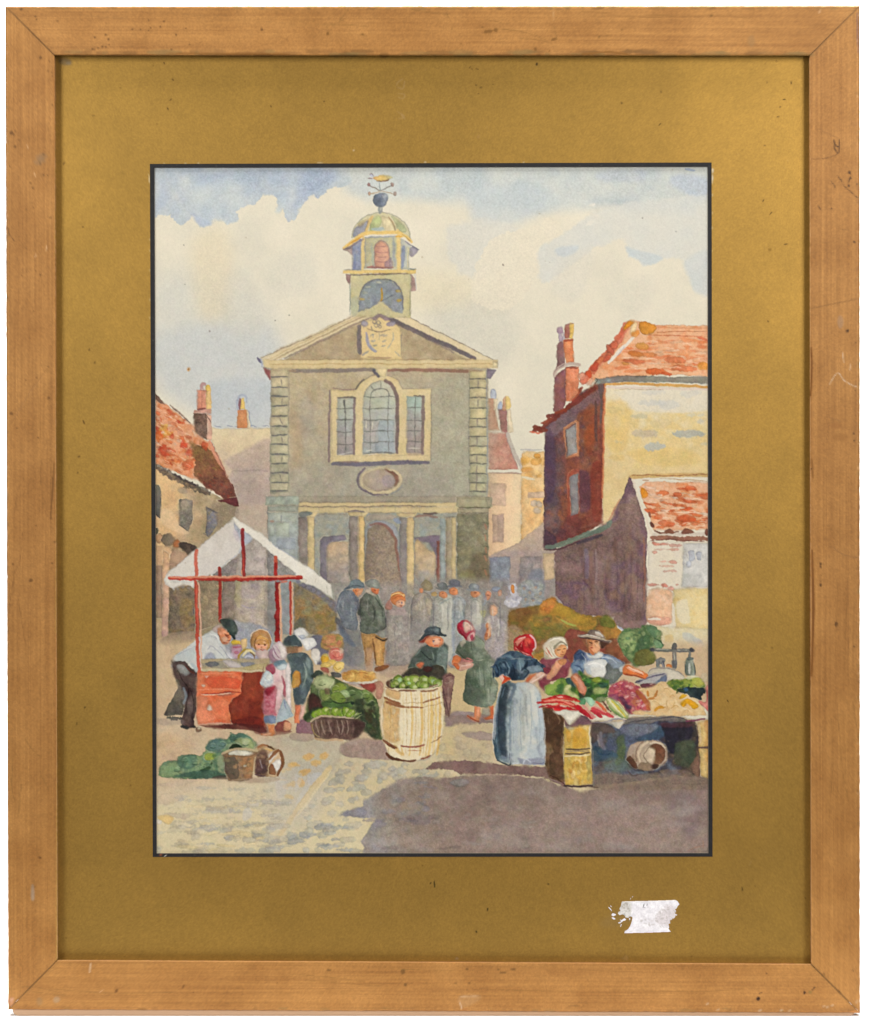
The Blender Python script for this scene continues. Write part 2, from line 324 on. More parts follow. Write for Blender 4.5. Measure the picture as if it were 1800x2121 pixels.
    O(['66717f','7a848e'], 1060,410,92,88, ns=10); O('a9afb0', 1105,370,36,30, a=.9, s=10); O('97a0a6', 1115,430,26,40, a=.6); L('5a636c', 10, 1000,345,975,410,1000,480,1060,498,1120,480, a=.8)
    for a_, c in (((900,225,1060,298),'85796f'),((1060,298,1210,225),'86807a'),((915,350,1060,300),'b39a7c'),((1070,302,1245,358),'a8937c'),((1050,200,1056,300),'8c9490')): L(c, 16, *a_, cu=0, t=.2)
    for x, y, c in ((908,222,'93706a'),(1198,222,'a08478'),(920,335,'b3957c'),(1238,340,'a08c7c')): O(c, x, y, 22, 26, a=.9)
    P(['d9ac70','d8b96e','b9b684'], 960,135,1050,110,1160,105,1215,135,1150,165,1050,182,990,165, gd=(960,0,1220,0), nz=.2); L('7d6048', 14, 1010,178,1080,185,1170,155); O('c3c6d2', 950,105,28,22); O('ad9598', 925,148,30,12); L('8d7f78', 9, 920,100,950,85,975,125)
    # pediment shield
    P('dabf86', 830,1960,960,1890,1060,1850,1160,1900,1300,2000,1330,2390,1350,2400,800,2390,800,2000, cu=0, s=14)
    P('8d7880', 950,1880,1050,1820,1180,1890,1120,1910,1050,1870,1000,1910, a=.8, s=16)
    O('979099', 860,1955,46,42, a=.9); O('988f98', 1190,1950,60,34, a=.85)
    for x, y, r in ((980,1925,26),(1030,1935,26),(1000,1975,22),(1045,1985,18)): L('7f7470', 9, x-r,y,x,y-r,x+r,y,x,y+r,x-r,y, t=0)
    L('7f7260', 12, 900,2010,950,2040,1050,2050,1180,2025); L('7a7270', 10, 945,1990,950,2040)
    L('776c6a', 56, 790,1990,795,2150,800,2320, a=.9, t=.25)
    T('B1')
    L('9997a2', 38, 885,0,895,120,940,200,1000,240); L('a8a490', 12, 1215,0,1215,80,1150,200); L('9b937e', 9, 1040,0,1040,90); L('98948c', 14, 930,50,960,30,960,70)
    for x, y in ((960,105),(1105,105),(1100,170),(990,165),(1120,40),(1080,30)): O('a5a090', x, y, 32, 12, -15, a=.8)
    L('8f8f8c', 30, 830,290,900,240, a=.7); L('a9a08a', 16, 1240,240,1300,300); L('a98c6a', 18, 900,310,1040,320,1190,312); L('8a8172', 9, 1315,0,1318,290)
    # palladian window
    P(['d1ba86','d5c090'], 432,724,748,724,780,660,850,590,960,545,1060,525,1180,545,1270,600,1330,690,1370,700,1690,700,1682,1600,1360,1605,440,1622, cu=0)
    P('d4bf8e', 1015,445,1145,445,1120,560,1040,560, cu=0)
    P(['b9b79e','aab09f','a1a39c','9a8f8c','948a88'], 520,820,740,815,735,1520,520,1525, cu=0, gd=(0,800,0,1520), nz=.3)
    P(['bdb89c','b6b8a0','a9ada4','a59f98','a0a8a8'], 835,1515,843,820,868,740,940,650,1060,603,1165,622,1245,710,1265,820,1268,1500, cu=0, gd=(0,620,0,1500), nz=.3)
    P('93a3aa', 1050,1100,1220,1090,1220,1500,985,1505,1000,1260, cu=0, a=.75, s=12); P('afb69a', 950,820,1150,815,1145,940,950,945, cu=0, a=.6, s=10); P('a89c94', 850,1100,1040,1100,1030,1360,850,1360, cu=0, a=.5, s=12)
    P(['9cb3a2','a3ada0','a09a92','94867f','8f8078'], 1380,800,1605,795,1590,1510,1385,1505, cu=0, gd=(0,800,0,1510), nz=.3)
    P('aaa695', 520,820,740,815,735,1520,520,1525, cu=0, a=.3, e=0); P('b0ab98', 843,820,940,650,1165,622,1265,820,1268,1500,835,1515, cu=0, a=.3, e=0); P('a5a292', 1380,800,1605,795,1590,1510,1385,1505, cu=0, a=.3, e=0)
    L('77645f', 46, 1120,610,1200,660,1250,770,1262,900,1262,1490, t=.25); L('83706c', 30, 735,825,728,1000,726,1515, t=.1); L('826e66', 38, 1590,800,1584,1100,1578,1510, t=.1)
    L('716760', 20, 530,815,640,808,742,812, t=.2); L('6d6058', 18, 1470,790,1605,796)
    for y in (800,945,1090,1225,1365,1500): L('67685f', 11, 848,y,940,y+5,1050,y-2,1228,y, dry=.25)
    for x in (932,1155): L('6f6a64', 11, x,800,x-5,1100,x+3,1500, dry=.35)
    L('66645e', 11, 938,800,955,735,1000,708,1062,700,1130,715,1158,760,1160,800, t=.2); L('6d6a62', 10, 1065,608,1066,700); L('6d6a62', 10, 940,680,975,722); L('8a8478', 10, 850,790,875,735,945,650,1060,603)
    for y in (945,1085,1235,1390): L('66645f', 12, 512,y,600,y+6,715,y, dry=.25)
    L('65625e', 13, 618,840,620,1100,622,1510, dry=.25); L('5d5a56', 22, 605,850,620,930)
    for y in (940,1095,1225,1360): L('66645f', 11, 1388,y,1480,y,1570,y+2, dry=.25)
    L('65625e', 11, 1492,815,1486,1200,1482,1500, dry=.25)
    for x in (880,960): L('ddd3b4', 12, x,1110,x-8,1195)
    L('d9d3bd', 12, 540,1520,700,1490, a=.7); L('ded6c0', 12, 880,1470,950,1465); L('dcd0ba', 9, 1410,1440,1560,1440, a=.7); L('d2c8b8', 10, 905,1522,1000,1520); L('6a6560', 16, 1095,1500,1200,1492)
    L('83706c', 26, 425,725,420,1100,418,1600, t=.1); L('6c6570', 54, 460,1635,700,1640,1050,1632,1400,1612,1650,1628, t=.5, a=.9); L('85706a', 24, 540,1615,780,1612, a=.7)
    L('8a6f68', 12, 470,695,620,710,750,705); L('6d635c', 24, 755,705,800,630,850,588, t=.4); L('5a555c', 40, 975,470,1000,510,1035,555, t=.3); L('6d655c', 10, 800,640,950,540,1040,540, a=.7); L('8a8070', 8, 1150,540,1270,595,1330,690,1370,698,1680,690); L('80786a', 9, 1690,700,1682,1590); L('9a8a70', 7, 440,1540,1670,1530, a=.5); L('8d8272', 8, 442,730,462,1600, a=.5); L('a89878', 9, 1380,1525,1580,1520)
    # oval
    L('6d6068', 34, 860,1690,790,1780,785,1880,850,1965,980,2012,1150,2012, t=.45)
    O('cebb92', 1065,1845,268,170, w=5); O(['b5a48a','a8988a','a8957c'], 1058,1838,222,136, gd=(860,1900,1250,1800), nz=.6)
    P('84604e', 1110,1702,1210,1725,1285,1800,1290,1870,1235,1920,1240,1840,1190,1760, s=8); O('9c8f92', 1160,1850,80,80, a=.6, s=30, e=0); L('8a7a6c', 9, 835,1880,900,1950,1060,1975,1200,1930, a=.7); L('7f8288', 18, 1330,1900,1280,1960,1180,2005, a=.6)
    # ground storey
    T('B2')
    P(['98998c','a09c88','8f9690'], 30,170,1764,170,2400,190,2400,1400,30,1400, cu=0, g=.15)
    R('a29780', -300,-20,2420,55, g=.15); R('cfb886', 40,60,2000,112); L('887b66', 10, 40,60,900,58,1764,62, a=.7); L('7d705f', 12, 40,108,600,112,1280,100,1764,110)
    R('cdb785', 40,118,2050,190, a=.95); L('8f7f68', 9, 260,225,420,200,660,215, a=.8); L('857a68', 8, 600,180,900,178,1230,190,1520,185)
    for x in (290,600,930,1230,1540): L('94866c', 8, x,120,x+8,175, a=.7)
    P('c9b484', 40,170,290,170,240,240,50,240, cu=0); P('7f837c', 55,185,215,178,170,225,70,250, s=10); R('877c72', 35,245,150,900); R(['cdb680','c4ad7c'], 150,240,237,900); L('6a6258', 9, 30,260,26,740); L('7a746a', 8, 240,240,235,900)
    P('cbb584', 640,180,915,180,870,236,670,236, cu=0); L('7c6f6c', 22, 650,170,760,160,860,172); R(['837970','8c8074'], 672,236,772,1060); R('ac987c', 765,236,790,1060, s=12); R(['d6b87e','d3b274'], 785,236,860,1070); L('5f5952', 10, 672,240,668,960, dry=.2); L('6d675c', 9, 862,240,860,1040)
    P('cfb988', 1245,190,1515,190,1480,236,1290,236, cu=0); R(['8a8078','847b76'], 1293,240,1385,1230); R(['d0b57e','ccb07a'], 1385,240,1472,1230); L('7c746c', 9, 1478,245,1482,1180, a=.8); L('77787c', 9, 1296,260,1292,1180)
    P(['837a82','7a7278'], 305,1020,305,540,340,485,620,462,640,520,500,560,400,640,390,1040, cu=0, s=12); P(['bfa480','ab9a86','9c9088'], 395,1060,395,610,430,560,660,548,665,1060, cu=0, gd=(0,560,0,1080), s=12, g=.2)
    P('9a9c9c', 865,1050,862,420,905,320,1000,285,1120,285,1230,330,1290,430,1290,1100, cu=0, a=.9)
    P(['8a7868','98866f','85756c'], 885,1200,890,480,930,380,1000,340,1090,345,1180,400,1240,520,1280,800,1288,1220, g=.35, ns=6)
    L('87594c', 40, 930,345,1030,325,1120,350,1200,430,1245,540,1270,720,1282,900, t=.7, a=.7); L('8795b0', 60, 1235,265,1295,300, a=.8); P('ad9a86', 900,210,1040,195,1230,215,1250,260,1000,280,880,290, a=.6, s=14)
    L('8d6a5c', 34, 1500,235,1600,220,1764,240, a=.7); L('665450', 24, 1590,195,1700,200,1764,188)
    P('7d6f78', 1480,490,1764,470,1900,480,1900,1000,1735,950,1730,680,1650,560,1490,545, cu=0, s=14); P(['c8aa7c','b9a280','a0968a'], 1492,540,1570,560,1660,660,1728,690,1745,950,1640,1040,1500,1000, gd=(0,560,0,1050), s=12)
    T('C2')
    R('88574a', -10,540,30,1050); R(['9ba098','8f9890'], 30,250,100,1060); R(['9c8f76','a89878'], 105,245,180,1070); R('bfaa7c', 175,245,235,1070); L('6f685a', 10, 90,240,260,236); R('979a8a', 235,240,265,1070)
    R(['8f8a6c','7d7860','857e62','8f8666'], 245,190,632,1120, ns=10, g=.25, w=6); P('6a5a46', 430,760,630,700,630,1080,380,1080, a=.6, s=60, e=0); P('948b5c', 290,930,420,900,500,1080,300,1080, a=.6, s=40, e=0)
    for y in (330,470,620,720,900): L('a8765a', 24, 590,y,610,y+60, a=.7, t=.3); L('4f4a3c', 9, 560,y-20,625,y-16, a=.7)
    R(['b0a680','a39c7c'], 240,-10,680,120); P('958f78', 600,-10,680,0,670,100,620,110, a=.7, s=16); L('57523f', 15, 265,125,480,122,655,128); L('847c62', 10, 250,10,640,20, a=.7); R('a69c7c', 250,135,632,190); L('6f6858', 9, 330,190,630,188); L('cdb98a', 40, 0,110,240,115, a=.6)
    L('a39c84', 22, 480,520,475,600, a=.6)
    T('A2')
    R(['a3a890','9aa092'], 1390,-20,1800,90); L('77776c', 10, 1420,98,1764,100); R('9da08e', 1420,105,1800,180); L('857e72', 12, 1425,165,1764,170, a=.7)
    P(['a6aa98','9a9f98','92968f','8c8e8c'], 1420,185,1800,185,1800,1700,1420,1700, cu=0, gd=(0,180,0,1000), nz=.3)
    R('aeb49c', 1520,310,1690,480, a=.7, s=10); R('a9ae9c', 1440,320,1500,470, a=.6, s=10); R('929aa0', 1530,500,1764,640, a=.6, s=16); L('7a7c80', 14, 1585,220,1585,290, a=.6); L('98948c', 9, 1420,300,1764,305); L('a87c64', 26, 1450,290,1490,300, a=.6); L('7b7468', 9, 1420,100,1416,480); R('8a8078', 1380,1100,1520,1720, a=.5, s=20)
def paint_left():
    G('painted_house', 'old house with an orange tiled roof at the left edge')
    T('A2')
    P(['dcb680','d3ac78','bd9f78','a3906c','958566'], 20,-400,200,-300,560,-130,1060,100,1020,130,1005,260,700,1000,1050,1000,1060,1700,600,1780,300,2058,20,2058, cu=0, gd=(20,0,900,250), nz=.3, g=.15)
    P('e0c094', 60,180,200,150,330,330,420,440,300,430,120,330, a=.6, s=30, e=0); P('8a7a68', 750,60,1040,110,1010,300,800,380,700,200, a=.5, s=50, e=0, g=.3)
    P(['8c8172','7a7268','979080'], 310,20,400,10,480,40,492,270,430,415,320,340, cu=0, ns=8, g=.3); P('b9a888', 330,40,400,30,440,120,350,160, a=.5, s=20); L('57504a', 10, 320,340,430,415)
    P(['7d7767','68645c'], 20,-160,75,-150,100,-60,98,100,80,250,55,235,20,190, cu=0); L('4f4b44', 14, 30,200,80,245)
    P(['867b6c','75737a','8b7f70'], 650,110,790,185,795,330,740,420,690,490,640,440,665,300, cu=0, ns=8, g=.3, s=14); L('5f5a58', 18, 660,120,790,190, a=.7); L('6a6460', 12, 620,450,690,490)
    T('A1'); L('5a4f47', 84, -10,1640,150,1740,300,1830,450,1900,600,1960,690,2000, t=.2, w=16, a=.85, dry=.35); L('463c3c', 30, 230,1760,400,1850,520,1900, a=.7, w=8); P('8e847a', 300,1950,400,1930,420,1990,330,2010, a=.5, s=20)
    roof = [20,760,140,880,450,1130,500,1165,520,1250,650,1340,720,1370,800,1530,880,1700,980,1900,1062,2150,880,2080,560,1850,300,1750,20,1640]
    P(['d68a5a','dd9c72','cf7c4a'], *roof, cu=0, w=6, ns=10)
    D(['c4532c','cf6a3c','d9824e','b8442a'], 46, 46, 24, 20,860,460,1150,520,1260,650,1380,520,1700,300,1720,20,1600, rot=35, jr=25, a=.7, s=6)
    D(['e6b898','e2c0a0','e3a878'], 26, 40, 15, 20,830,460,1140,600,1380,500,1680,20,1500, rot=35, jr=30, a=.8, s=6)
    for x, y, rx, ry, c in ((130,1180,45,70,'dbb04c'),(170,1260,40,60,'d9a040'),(130,1470,70,90,'bd3a20'),(60,1300,60,60,'cf6026'),(370,1400,55,50,'c8402c'),(440,1490,40,70,'c44430'),(230,1150,60,30,'c98a66'),(340,1240,50,34,'d69a78'),(270,1600,60,60,'d6743a'),(430,1650,60,80,'c45a34'),(280,1640,60,26,'e0b48c')): O(c, x, y, rx, ry*.8, 35+(x % 40), a=.62, s=20, w=22, e=.05)
    P(['8c6a42','7d5638','6f4438','6a4036'], 440,1335,520,1390,590,1420,640,1400,720,1470,830,1640,980,1900,1065,2145,900,2085,560,1850,500,1780,520,1600,470,1440, cu=0, gd=(520,1400,900,2058), nz=.5, g=.4, w=8, s=10)
    D(['a05038','8a3c30','5f3a36'], 24, 22, 14, 560,1750,900,1760,1050,2100,900,2060,600,1860, rot=40, a=.5); D(['9a7a48','8f7046'], 14, 26, 16, 520,1440,700,1500,780,1700,560,1700, rot=40, a=.5)
    P('c8502c', 610,1350,680,1390,660,1470,600,1420, a=.7, s=10); L('cf8f70', 40, 700,1360,780,1550,870,1700, a=.8, t=.3); L('7d5a54', 9, 720,1370,870,1690,1040,2070, a=.7)
    P('7a5d50', 20,755,70,800,142,880,135,897,70,870,20,820, cu=0); L('a58d7a', 24, 205,905,330,1010,455,1130, a=.85); L('6d5a50', 8, 200,895,450,1125)
    T('A2'); P(['6a3434','5a2e34'], 780,30,1040,-10,1070,105,1000,110,900,60, cu=0, g=.3, s=10)
    # beam of dark stones, lower wall, doors
    P('d0a87c', 30,590,210,610,260,700,190,900,40,850, cu=0, s=12); P(['b09074','9c8068'], 240,620,420,700,460,720,200,930,190,820, cu=0, s=12)
    for x, y, rx, ry, c in ((65,500,70,60,'b48c66'),(25,415,35,40,'5f5a48'),(180,520,78,80,'7b6b58'),(285,575,50,56,'a5683f'),(415,615,110,58,'4d4238'),(450,672,70,36,'5c5044'),(500,620,40,30,'4a3f38')): O(c, x, y, rx, ry, 20, s=6, w=8, e=.25)
    P(['a08268','8f7a66'], 30,850,115,850,110,1480,35,1490, cu=0); L('85705e', 9, 100,860,95,1480); P(['d0a67a','c79f80','c09888'], 118,650,195,700,188,1700,100,1760,112,1400, cu=0, gd=(0,700,0,1700))
    P(['6b5e50','7d6c58','85704e','6a6060'], 190,1120,300,1090,510,1100,510,1660,190,1690, cu=0, ns=16, g=.4, s=10); P('8f7648', 340,1300,450,1280,470,1560,360,1600, a=.5, s=40, e=0, g=.4)
    P(['968468','8a7a62','a08c6a'], 560,1040,830,1030,830,1560,560,1650, cu=0, ns=16, g=.35, s=10); P(['8c7c70','857668'], 860,1030,1015,1030,1010,1560,850,1560, cu=0, g=.35, s=10); P('857b76', 850,870,960,780,1040,750,1030,970,720,972, cu=0, g=.4)
    P(['b3a48a','aea08c','a89a90'], 1015,1040,1390,1040,1380,1660,1010,1600, cu=0, g=.25, s=10); P('a090a0', 1080,1100,1300,1080,1300,1230,1100,1250, a=.25, s=50, e=0); L('8f8598', 14, 1090,1340,1180,1365,1280,1350, a=.5); P('b8ae6a', 1020,1060,1090,1060,1080,1350,1020,1330, a=.3, s=40, e=0)
    P(['b89e78','c0a47c'], 20,1740,300,1700,600,1650,620,2058,20,2058, cu=0, s=30); P('8a7868', 180,1700,520,1660,480,1780,60,1840, a=.6, s=30, e=0)
def paint_right():
    G('painted_house', 'tall house with yellow side wall and dark red gable')
    T('D1')
    P(['dccda8','dcc794','dabf80','d8bd84'], 310,680,1640,680,1640,1800,640,1800,500,2300,290,2400, cu=0, gd=(0,700,0,1700), nz=.6)
    P('dad0b8', 500,720,1640,720,1640,960,1100,1000,640,960,520,820, a=.8, s=40, e=0); P('d9b567', 330,900,600,880,640,1200,520,1500,340,1400, a=.5, s=70, e=0); P('d6b464', 600,1480,1300,1450,1500,1620,900,1660, a=.4, s=60, e=0); P('cdb98c', 900,1100,1150,1080,1050,1200,900,1180, a=.6, s=30, e=0)
    for x, y, rx, ry, c, a in ((1355,1262,195,50,'9da4a2',.95),(930,1425,128,52,'a2aaaa',.95),(815,1265,150,48,'b5a894',.85),(900,885,180,40,'c3c0b4',.8),(1100,900,150,60,'c6c3b8',.7),(1370,765,140,34,'c5c1b4',.7),(740,1045,110,34,'bab394',.8),(480,1355,85,17,'c1b188',.8),(1510,1100,55,38,'b9b6a6',.8),(1440,1030,120,20,'c8c2aa',.8),(440,960,90,44,'c2b07c',.6),(1540,1385,60,20,'c4ba9a',.8),(920,750,160,26,'cbc6b8',.8),(470,1560,90,40,'d3ac60',.5)): O(c, x, y, rx, ry, a=a*.75, s=20, w=14, e=0)
    # tall gable in shade
    P(['5d4a52','674c4a','6e4844','85503a','7d4436'], -425,1165,-200,960,0,755,200,640,320,640,305,1200,290,2058,285,2380,0,2540,-294,2685,-434,2655,-440,2100, cu=0, gd=(-440,1000,290,1100), nz=.7, g=.3, w=3)
    T('C1'); P('7b6468', 1350,1260,1480,1060,1764,850,2060,690,2000,900,1764,1000,1700,1150,1560,1200,1440,1300, a=.75, s=50, e=0, g=.3); P('544058', 1350,1280,1440,1270,1480,1600,1440,2058,1345,2058, a=.6, s=50, e=0); P('8f4a38', 1580,1560,1764,1520,1764,2058,1640,2058, a=.5, s=60, e=0)
    T('D1'); P('96502e', 60,1000,180,900,230,1300,100,1500, a=.55, s=50, e=0); P('a5522f', 90,1180,180,1160,170,1380,60,1400, a=.6, s=40, e=0); P('5a3c50', -60,1780,120,1750,130,2200,-80,2200, a=.6, s=50, e=0); P('8a3a2c', 150,1700,280,1640,280,2300,170,2300, a=.55, s=30, e=0)
    L('6b5854', 64, 265,660,275,740,272,790, t=.2); L('6a5650', 34, 270,780,275,950,270,1130, t=.6); L('63463e', 40, 200,850,205,1050,215,1350, t=.6, a=.85); L('cc8054', 24, 322,650,305,1200,288,2060, a=.9, t=.2); L('a0583c', 10, 298,700,280,2050)
    T('C1'); P('c08058', 1565,1190,1735,1095,1764,1100,1764,1540,1600,1570, cu=0, a=.8); P(['94908a','86847e'], 1600,1210,1720,1130,1735,1490,1612,1550, cu=0, s=8); L('5d4844', 12, 1600,1220,1615,1550); L('c88a60', 14, 1570,1190,1735,1095); L('7a564c', 16, 1605,1205,1720,1140)
    P('a4523c', 1610,1770,1700,1700,1764,1700,1764,2420,1610,2400, cu=0, a=.7, s=12); P(['8f8a84','7d7a7a'], 1640,1800,1720,1760,1750,1760,1750,2260,1660,2290, cu=0, s=8); L('b06a50', 12, 1620,2060,1620,1780,1700,1705)
    T('C2'); P('5e3038', 1590,250,1764,220,1764,460,1480,560, a=.5, s=60, e=0); P('4a3844', 1330,400,1480,500,1470,640,1350,640,1325,590, a=.8, s=20)
    T('C1')
    L('74382e', 62, 1200,1225,1330,1170,1480,1040,1640,930,1800,800,1960,690, a=.9, t=.35, w=8)
    for q in ((1150,1240,1300,1245,'c0644a',26),(1200,1180,1350,1215,'7a3a2c',76),(1300,1120,1420,1080,'84402e',44),(1380,1040,1500,1020,'6f342c',50),(1480,1000,1640,930,'8a3f2c',50),(1600,930,1764,800,'7d3a30',46),(1640,850,1764,740,'9c4c34',40),(1740,740,1800,690,'8a4432',44)): L(q[5-1] if isinstance(q[4], str) else '7a3a2c', q[5], q[0],q[1],(q[0]+q[2])/2,(q[1]+q[3])/2+8,q[2],q[3], t=.4, w=8)
    P(['8a625c','7a585c'], 1480,160,1530,110,1580,110,1590,400,1480,480, cu=0); P(['d48450','cf7a4c','d98e5c'], 1560,90,1690,80,1695,380,1600,390, cu=0); L('9a4e38', 26, 1580,108,1690,100, t=.3)
    P(['8f5c50','80525a'], 1450,560,1590,440,1590,880,1560,960,1450,990, cu=0); P(['d07a50','cf8460','c9704a'], 1585,430,1760,425,1760,740,1650,850,1590,860, cu=0, ns=8); L('94503c', 26, 1600,445,1740,450); L('bca594', 44, 1450,545,1480,480,1585,400,1765,405, t=.1); L('8d7a74', 8, 1440,545,1480,470,1590,385); L('8d786c', 8, 1590,432,1760,436); L('6f4444', 8, 1585,440,1585,870)
    P('a6949a', 1500,0,1545,-10,1560,110,1510,110, cu=0); P('9a5c4c', 1580,-60,1640,-60,1640,75,1580,80, cu=0); P('dcb864', 1640,-80,1685,-80,1692,85,1640,80, cu=0); P('b5a8a4', 1555,0,1582,0,1582,90,1558,100, cu=0)
    T('C0'); P('a08490', 1490,2010,1550,2000,1560,2070,1490,2070); P('a5685a', 1590,1970,1640,1950,1640,2070,1590,2070, cu=0); P('d9b25e', 1640,1940,1690,1950,1695,2070,1640,2070, cu=0); L('8f6a64', 10, 1590,1975,1690,1950)
    # upper tiled roof
    T('D1'); roof = [500,0,545,-110,620,-145,720,-130,850,-128,950,-92,1640,-85,1640,550,1200,535,700,545,300,575,120,640,0,600,100,520,150,400,310,290,330,230,380,150,430,160]
    P(['df9f6e','e3ac80','d98c5a'], *roof, cu=0, w=6, ns=16)
    D(['d9753f','d46838','dd8450','cf5f34'], 46, 80, 16, 400,350,640,120,800,40,1600,60,1600,520,500,530, rot=0, jr=6, a=.5, s=24, e=0)
    D(['e8c09c','e9c8a4','e4b48a'], 30, 70, 12, 560,200,760,60,1600,60,1600,480,600,420, jr=8, a=.6, s=8)
    for x, y, rx, ry, c in ((780,178,84,40,'cc8c3c'),(700,268,100,36,'cf7a34'),(860,275,110,30,'d28048'),(570,388,60,26,'d28e48'),(1540,420,70,50,'d38a34'),(950,490,130,42,'cf5c2a'),(1200,350,140,40,'d97a4c'),(680,360,150,30,'d8744a'),(1300,450,160,36,'d8784a'),(1080,520,70,24,'c9562c')): O(c, x, y, rx, ry, 3, a=.85, s=8, w=8)
    L('b8603c', 12, 800,30,1100,40,1600,60, a=.6); L('c98a60', 16, 960,-60,1600,-50, a=.6); L('cf6a48', 30, 1480,70,1600,100, a=.8); L('a5603c', 10, 980,0,1300,-10,1590,-5, a=.7)
    L('dfd3bd', 46, 370,370,470,260,600,140,700,40, a=.95, t=.3); L('a9a4ae', 7, 480,290,570,180); L('c8654a', 60, 480,110,560,-20,600,-80, t=.5, a=.8)
    L('cc6a4c', 95, 590,-90,470,110,360,260,200,430,60,600, a=.9, t=.2, w=8); L('d98a6c', 30, 620,-60,500,120,380,290,240,440, a=.6)
    for x, y, rx, ry, c in ((380,220,44,70,'c8664c'),(340,330,60,40,'c85a40'),(260,360,80,36,'cc7048'),(190,430,60,40,'bf4c34'),(120,520,46,56,'c4502c'),(60,590,60,40,'cf7a5c'),(30,540,40,40,'d68a6a'),(440,160,60,50,'cf6a4a'),(130,620,60,30,'d9a588')): O(c, x, y, rx, ry, -45, a=.85, s=6, w=10, e=.2)
    P('d98a28', 545,-60,600,-130,640,-140,680,-110,620,-60,570,-20, s=8); P('cf8a34', 740,-110,850,-125,945,-80,950,-20,840,30,760,10, s=8, e=.2); P('e3cf9a', 650,-100,720,-110,700,-20,640,30, a=.8); P('da8c34', 650,0,740,-20,720,60,660,60, a=.8)
    P(['8aa09c','857d72','7f766c','8a8476'], 195,585,420,555,900,545,1200,560,1640,550,1640,640,1200,620,700,610,230,640, cu=0, gd=(200,0,900,0), nz=.5); L('5f5850', 12, 200,640,230,600,210,570); L('63594f', 12, 330,560,430,545,500,550,660,545,900,550, a=.8); L('6f7068', 10, 350,625,900,615,1600,640, a=.7)
    L('ca954c', 34, 330,650,700,640,1200,660,1640,680, t=.1); L('d6c2ae', 26, 330,690,700,690,1000,700,1640,710, t=.1); L('b39c84', 8, 500,710,1060,715)
    G('painted_house', 'low cottage with a dark gable and orange tiles')
    # low building at the front
    P(['8a6c66','7a605c','7d645a','705660','85665a'], 630,1775,690,1880,720,2058,840,2440,845,2510,835,2800,850,3600,800,3680,560,3700,440,3620,430,3550,0,3520,-160,3440,-290,3270,-310,2740,-270,2700,0,2560,250,2420,380,2350,520,2058, cu=0, ns=40, g=.35, w=4)
    T('D2'); D(['624a54','6f524c','8a6a58','64483f','8f7060'], 46, 26, 120, 0,640,380,500,600,100,780,500,820,1500,450,1480,0,1300, rot=0, jr=4, a=.4, s=30, e=0)
    P('b09080', 590,-20,700,-20,770,300,700,500,600,300, a=.35, s=60, e=0, g=.4); P('9a7a74', 560,1560,840,1520,800,1610,600,1640, a=.6, s=30, e=0); L('a06a52', 22, 800,500,815,1000,800,1300, a=.6); L('b3765c', 20, 500,20,420,180,360,280, a=.6)
    L('96807c', 28, 200,640,215,850,208,1050, a=.6, s=12); L('756880', 60, 80,650,100,800,90,980, a=.5, s=20); L('54384a', 30, 30,1000,150,1150, a=.4, s=20); L('8a6e68', 40, 20,1180,130,1190, a=.5, s=14)
    L('6c7a6a', 62, -400,610,-250,590,0,490,180,420,330,370,390,300, t=.4, w=6); L('453c4a', 46, -30,570,120,520,280,460, a=.7, s=16); L('8a5a4c', 20, 0,380,180,330,300,300, a=.5); L('50343a', 16, -440,640,-250,640,0,540)
    roof = [-0+740,-130,830,-200,1000,-200,1640,-190,1640,400,1300,405,920,395,880,250,820,100,780,0]
    P(['de9a6c','e2b088','d98a58'], *roof, cu=0, w=5, ns=10)
    D(['d0643a','cc5a30','d8794a','d9703f'], 60, 62, 22, 800,-130,1620,-130,1620,370,930,370,840,60, rot=6, jr=12, a=.75, s=6)
    D(['e8c4a4','e6bc94','ecd0b0'], 34, 55, 11, 800,-130,1620,-130,1620,380,930,380,840,60, rot=6, jr=14, a=.8, s=6)
    P('dd8a22', 760,-120,830,-90,860,-30,800,10,770,-40, a=.9, s=10); O('cf5a30', 1330,260,120,46, 5, a=.85, s=8); O('cc6238', 1080,320,110,40, 5, a=.7, s=8); L('e8cba8', 12, 1180,180,1500,185)
    L('d9cab0', 30, 655,-230,700,-120,760,60,830,250,880,400,905,540, t=.1, w=5); L('6f5a60', 9, 720,0,800,260,840,430); L('c9a468', 52, 650,-265,900,-275,1640,-285, t=.1); L('8f5c3c', 10, 650,-280,850,-290,1100,-270,1590,-295); L('9a6a48', 16, 790,-225,860,-215, a=.7); L('9c6f44', 10, 1000,-240,1590,-205, a=.6)
    L('c9b9a4', 40, 920,450,1640,450, t=.1); L('80503e', 20, 930,410,1000,435,1100,435,1240,420, t=.3); L('6a4234', 16, 930,400,1000,440,1060,430); P('8a5842', 1050,425,1120,380,1190,430,1120,445); P('7d4a38', 1270,440,1320,385,1420,425,1330,460); O('7d5040', 1590,430,28,40); O('8a5a4a', 875,215,18,40,-20); O('7a4a3e', 905,330,22,42,-25)
    L('8c5c48', 58, 900,500,1100,500,1300,510,1450,500,1640,510, t=.2, w=6); L('6a4038', 9, 870,540,1100,520,1320,525,1560,540)
    P(['dacfb8','d9ccb0'], 860,545,1640,545,1640,1150,850,1150, cu=0); P(['c9c5ba','c3c0b6'], 1290,560,1640,560,1640,1110,1280,1115, cu=0, s=12); O('adb0b4', 1390,720,55,70, a=.9); O('b0b2b6', 1490,720,45,55, a=.9); L('ddd6c4', 12, 1440,680,1460,800); L('ddd6c4', 10, 1340,660,1350,800); L('ddd6c4', 10, 1525,690,1520,800); O('b3b6ba', 1360,820,34,40, a=.8)
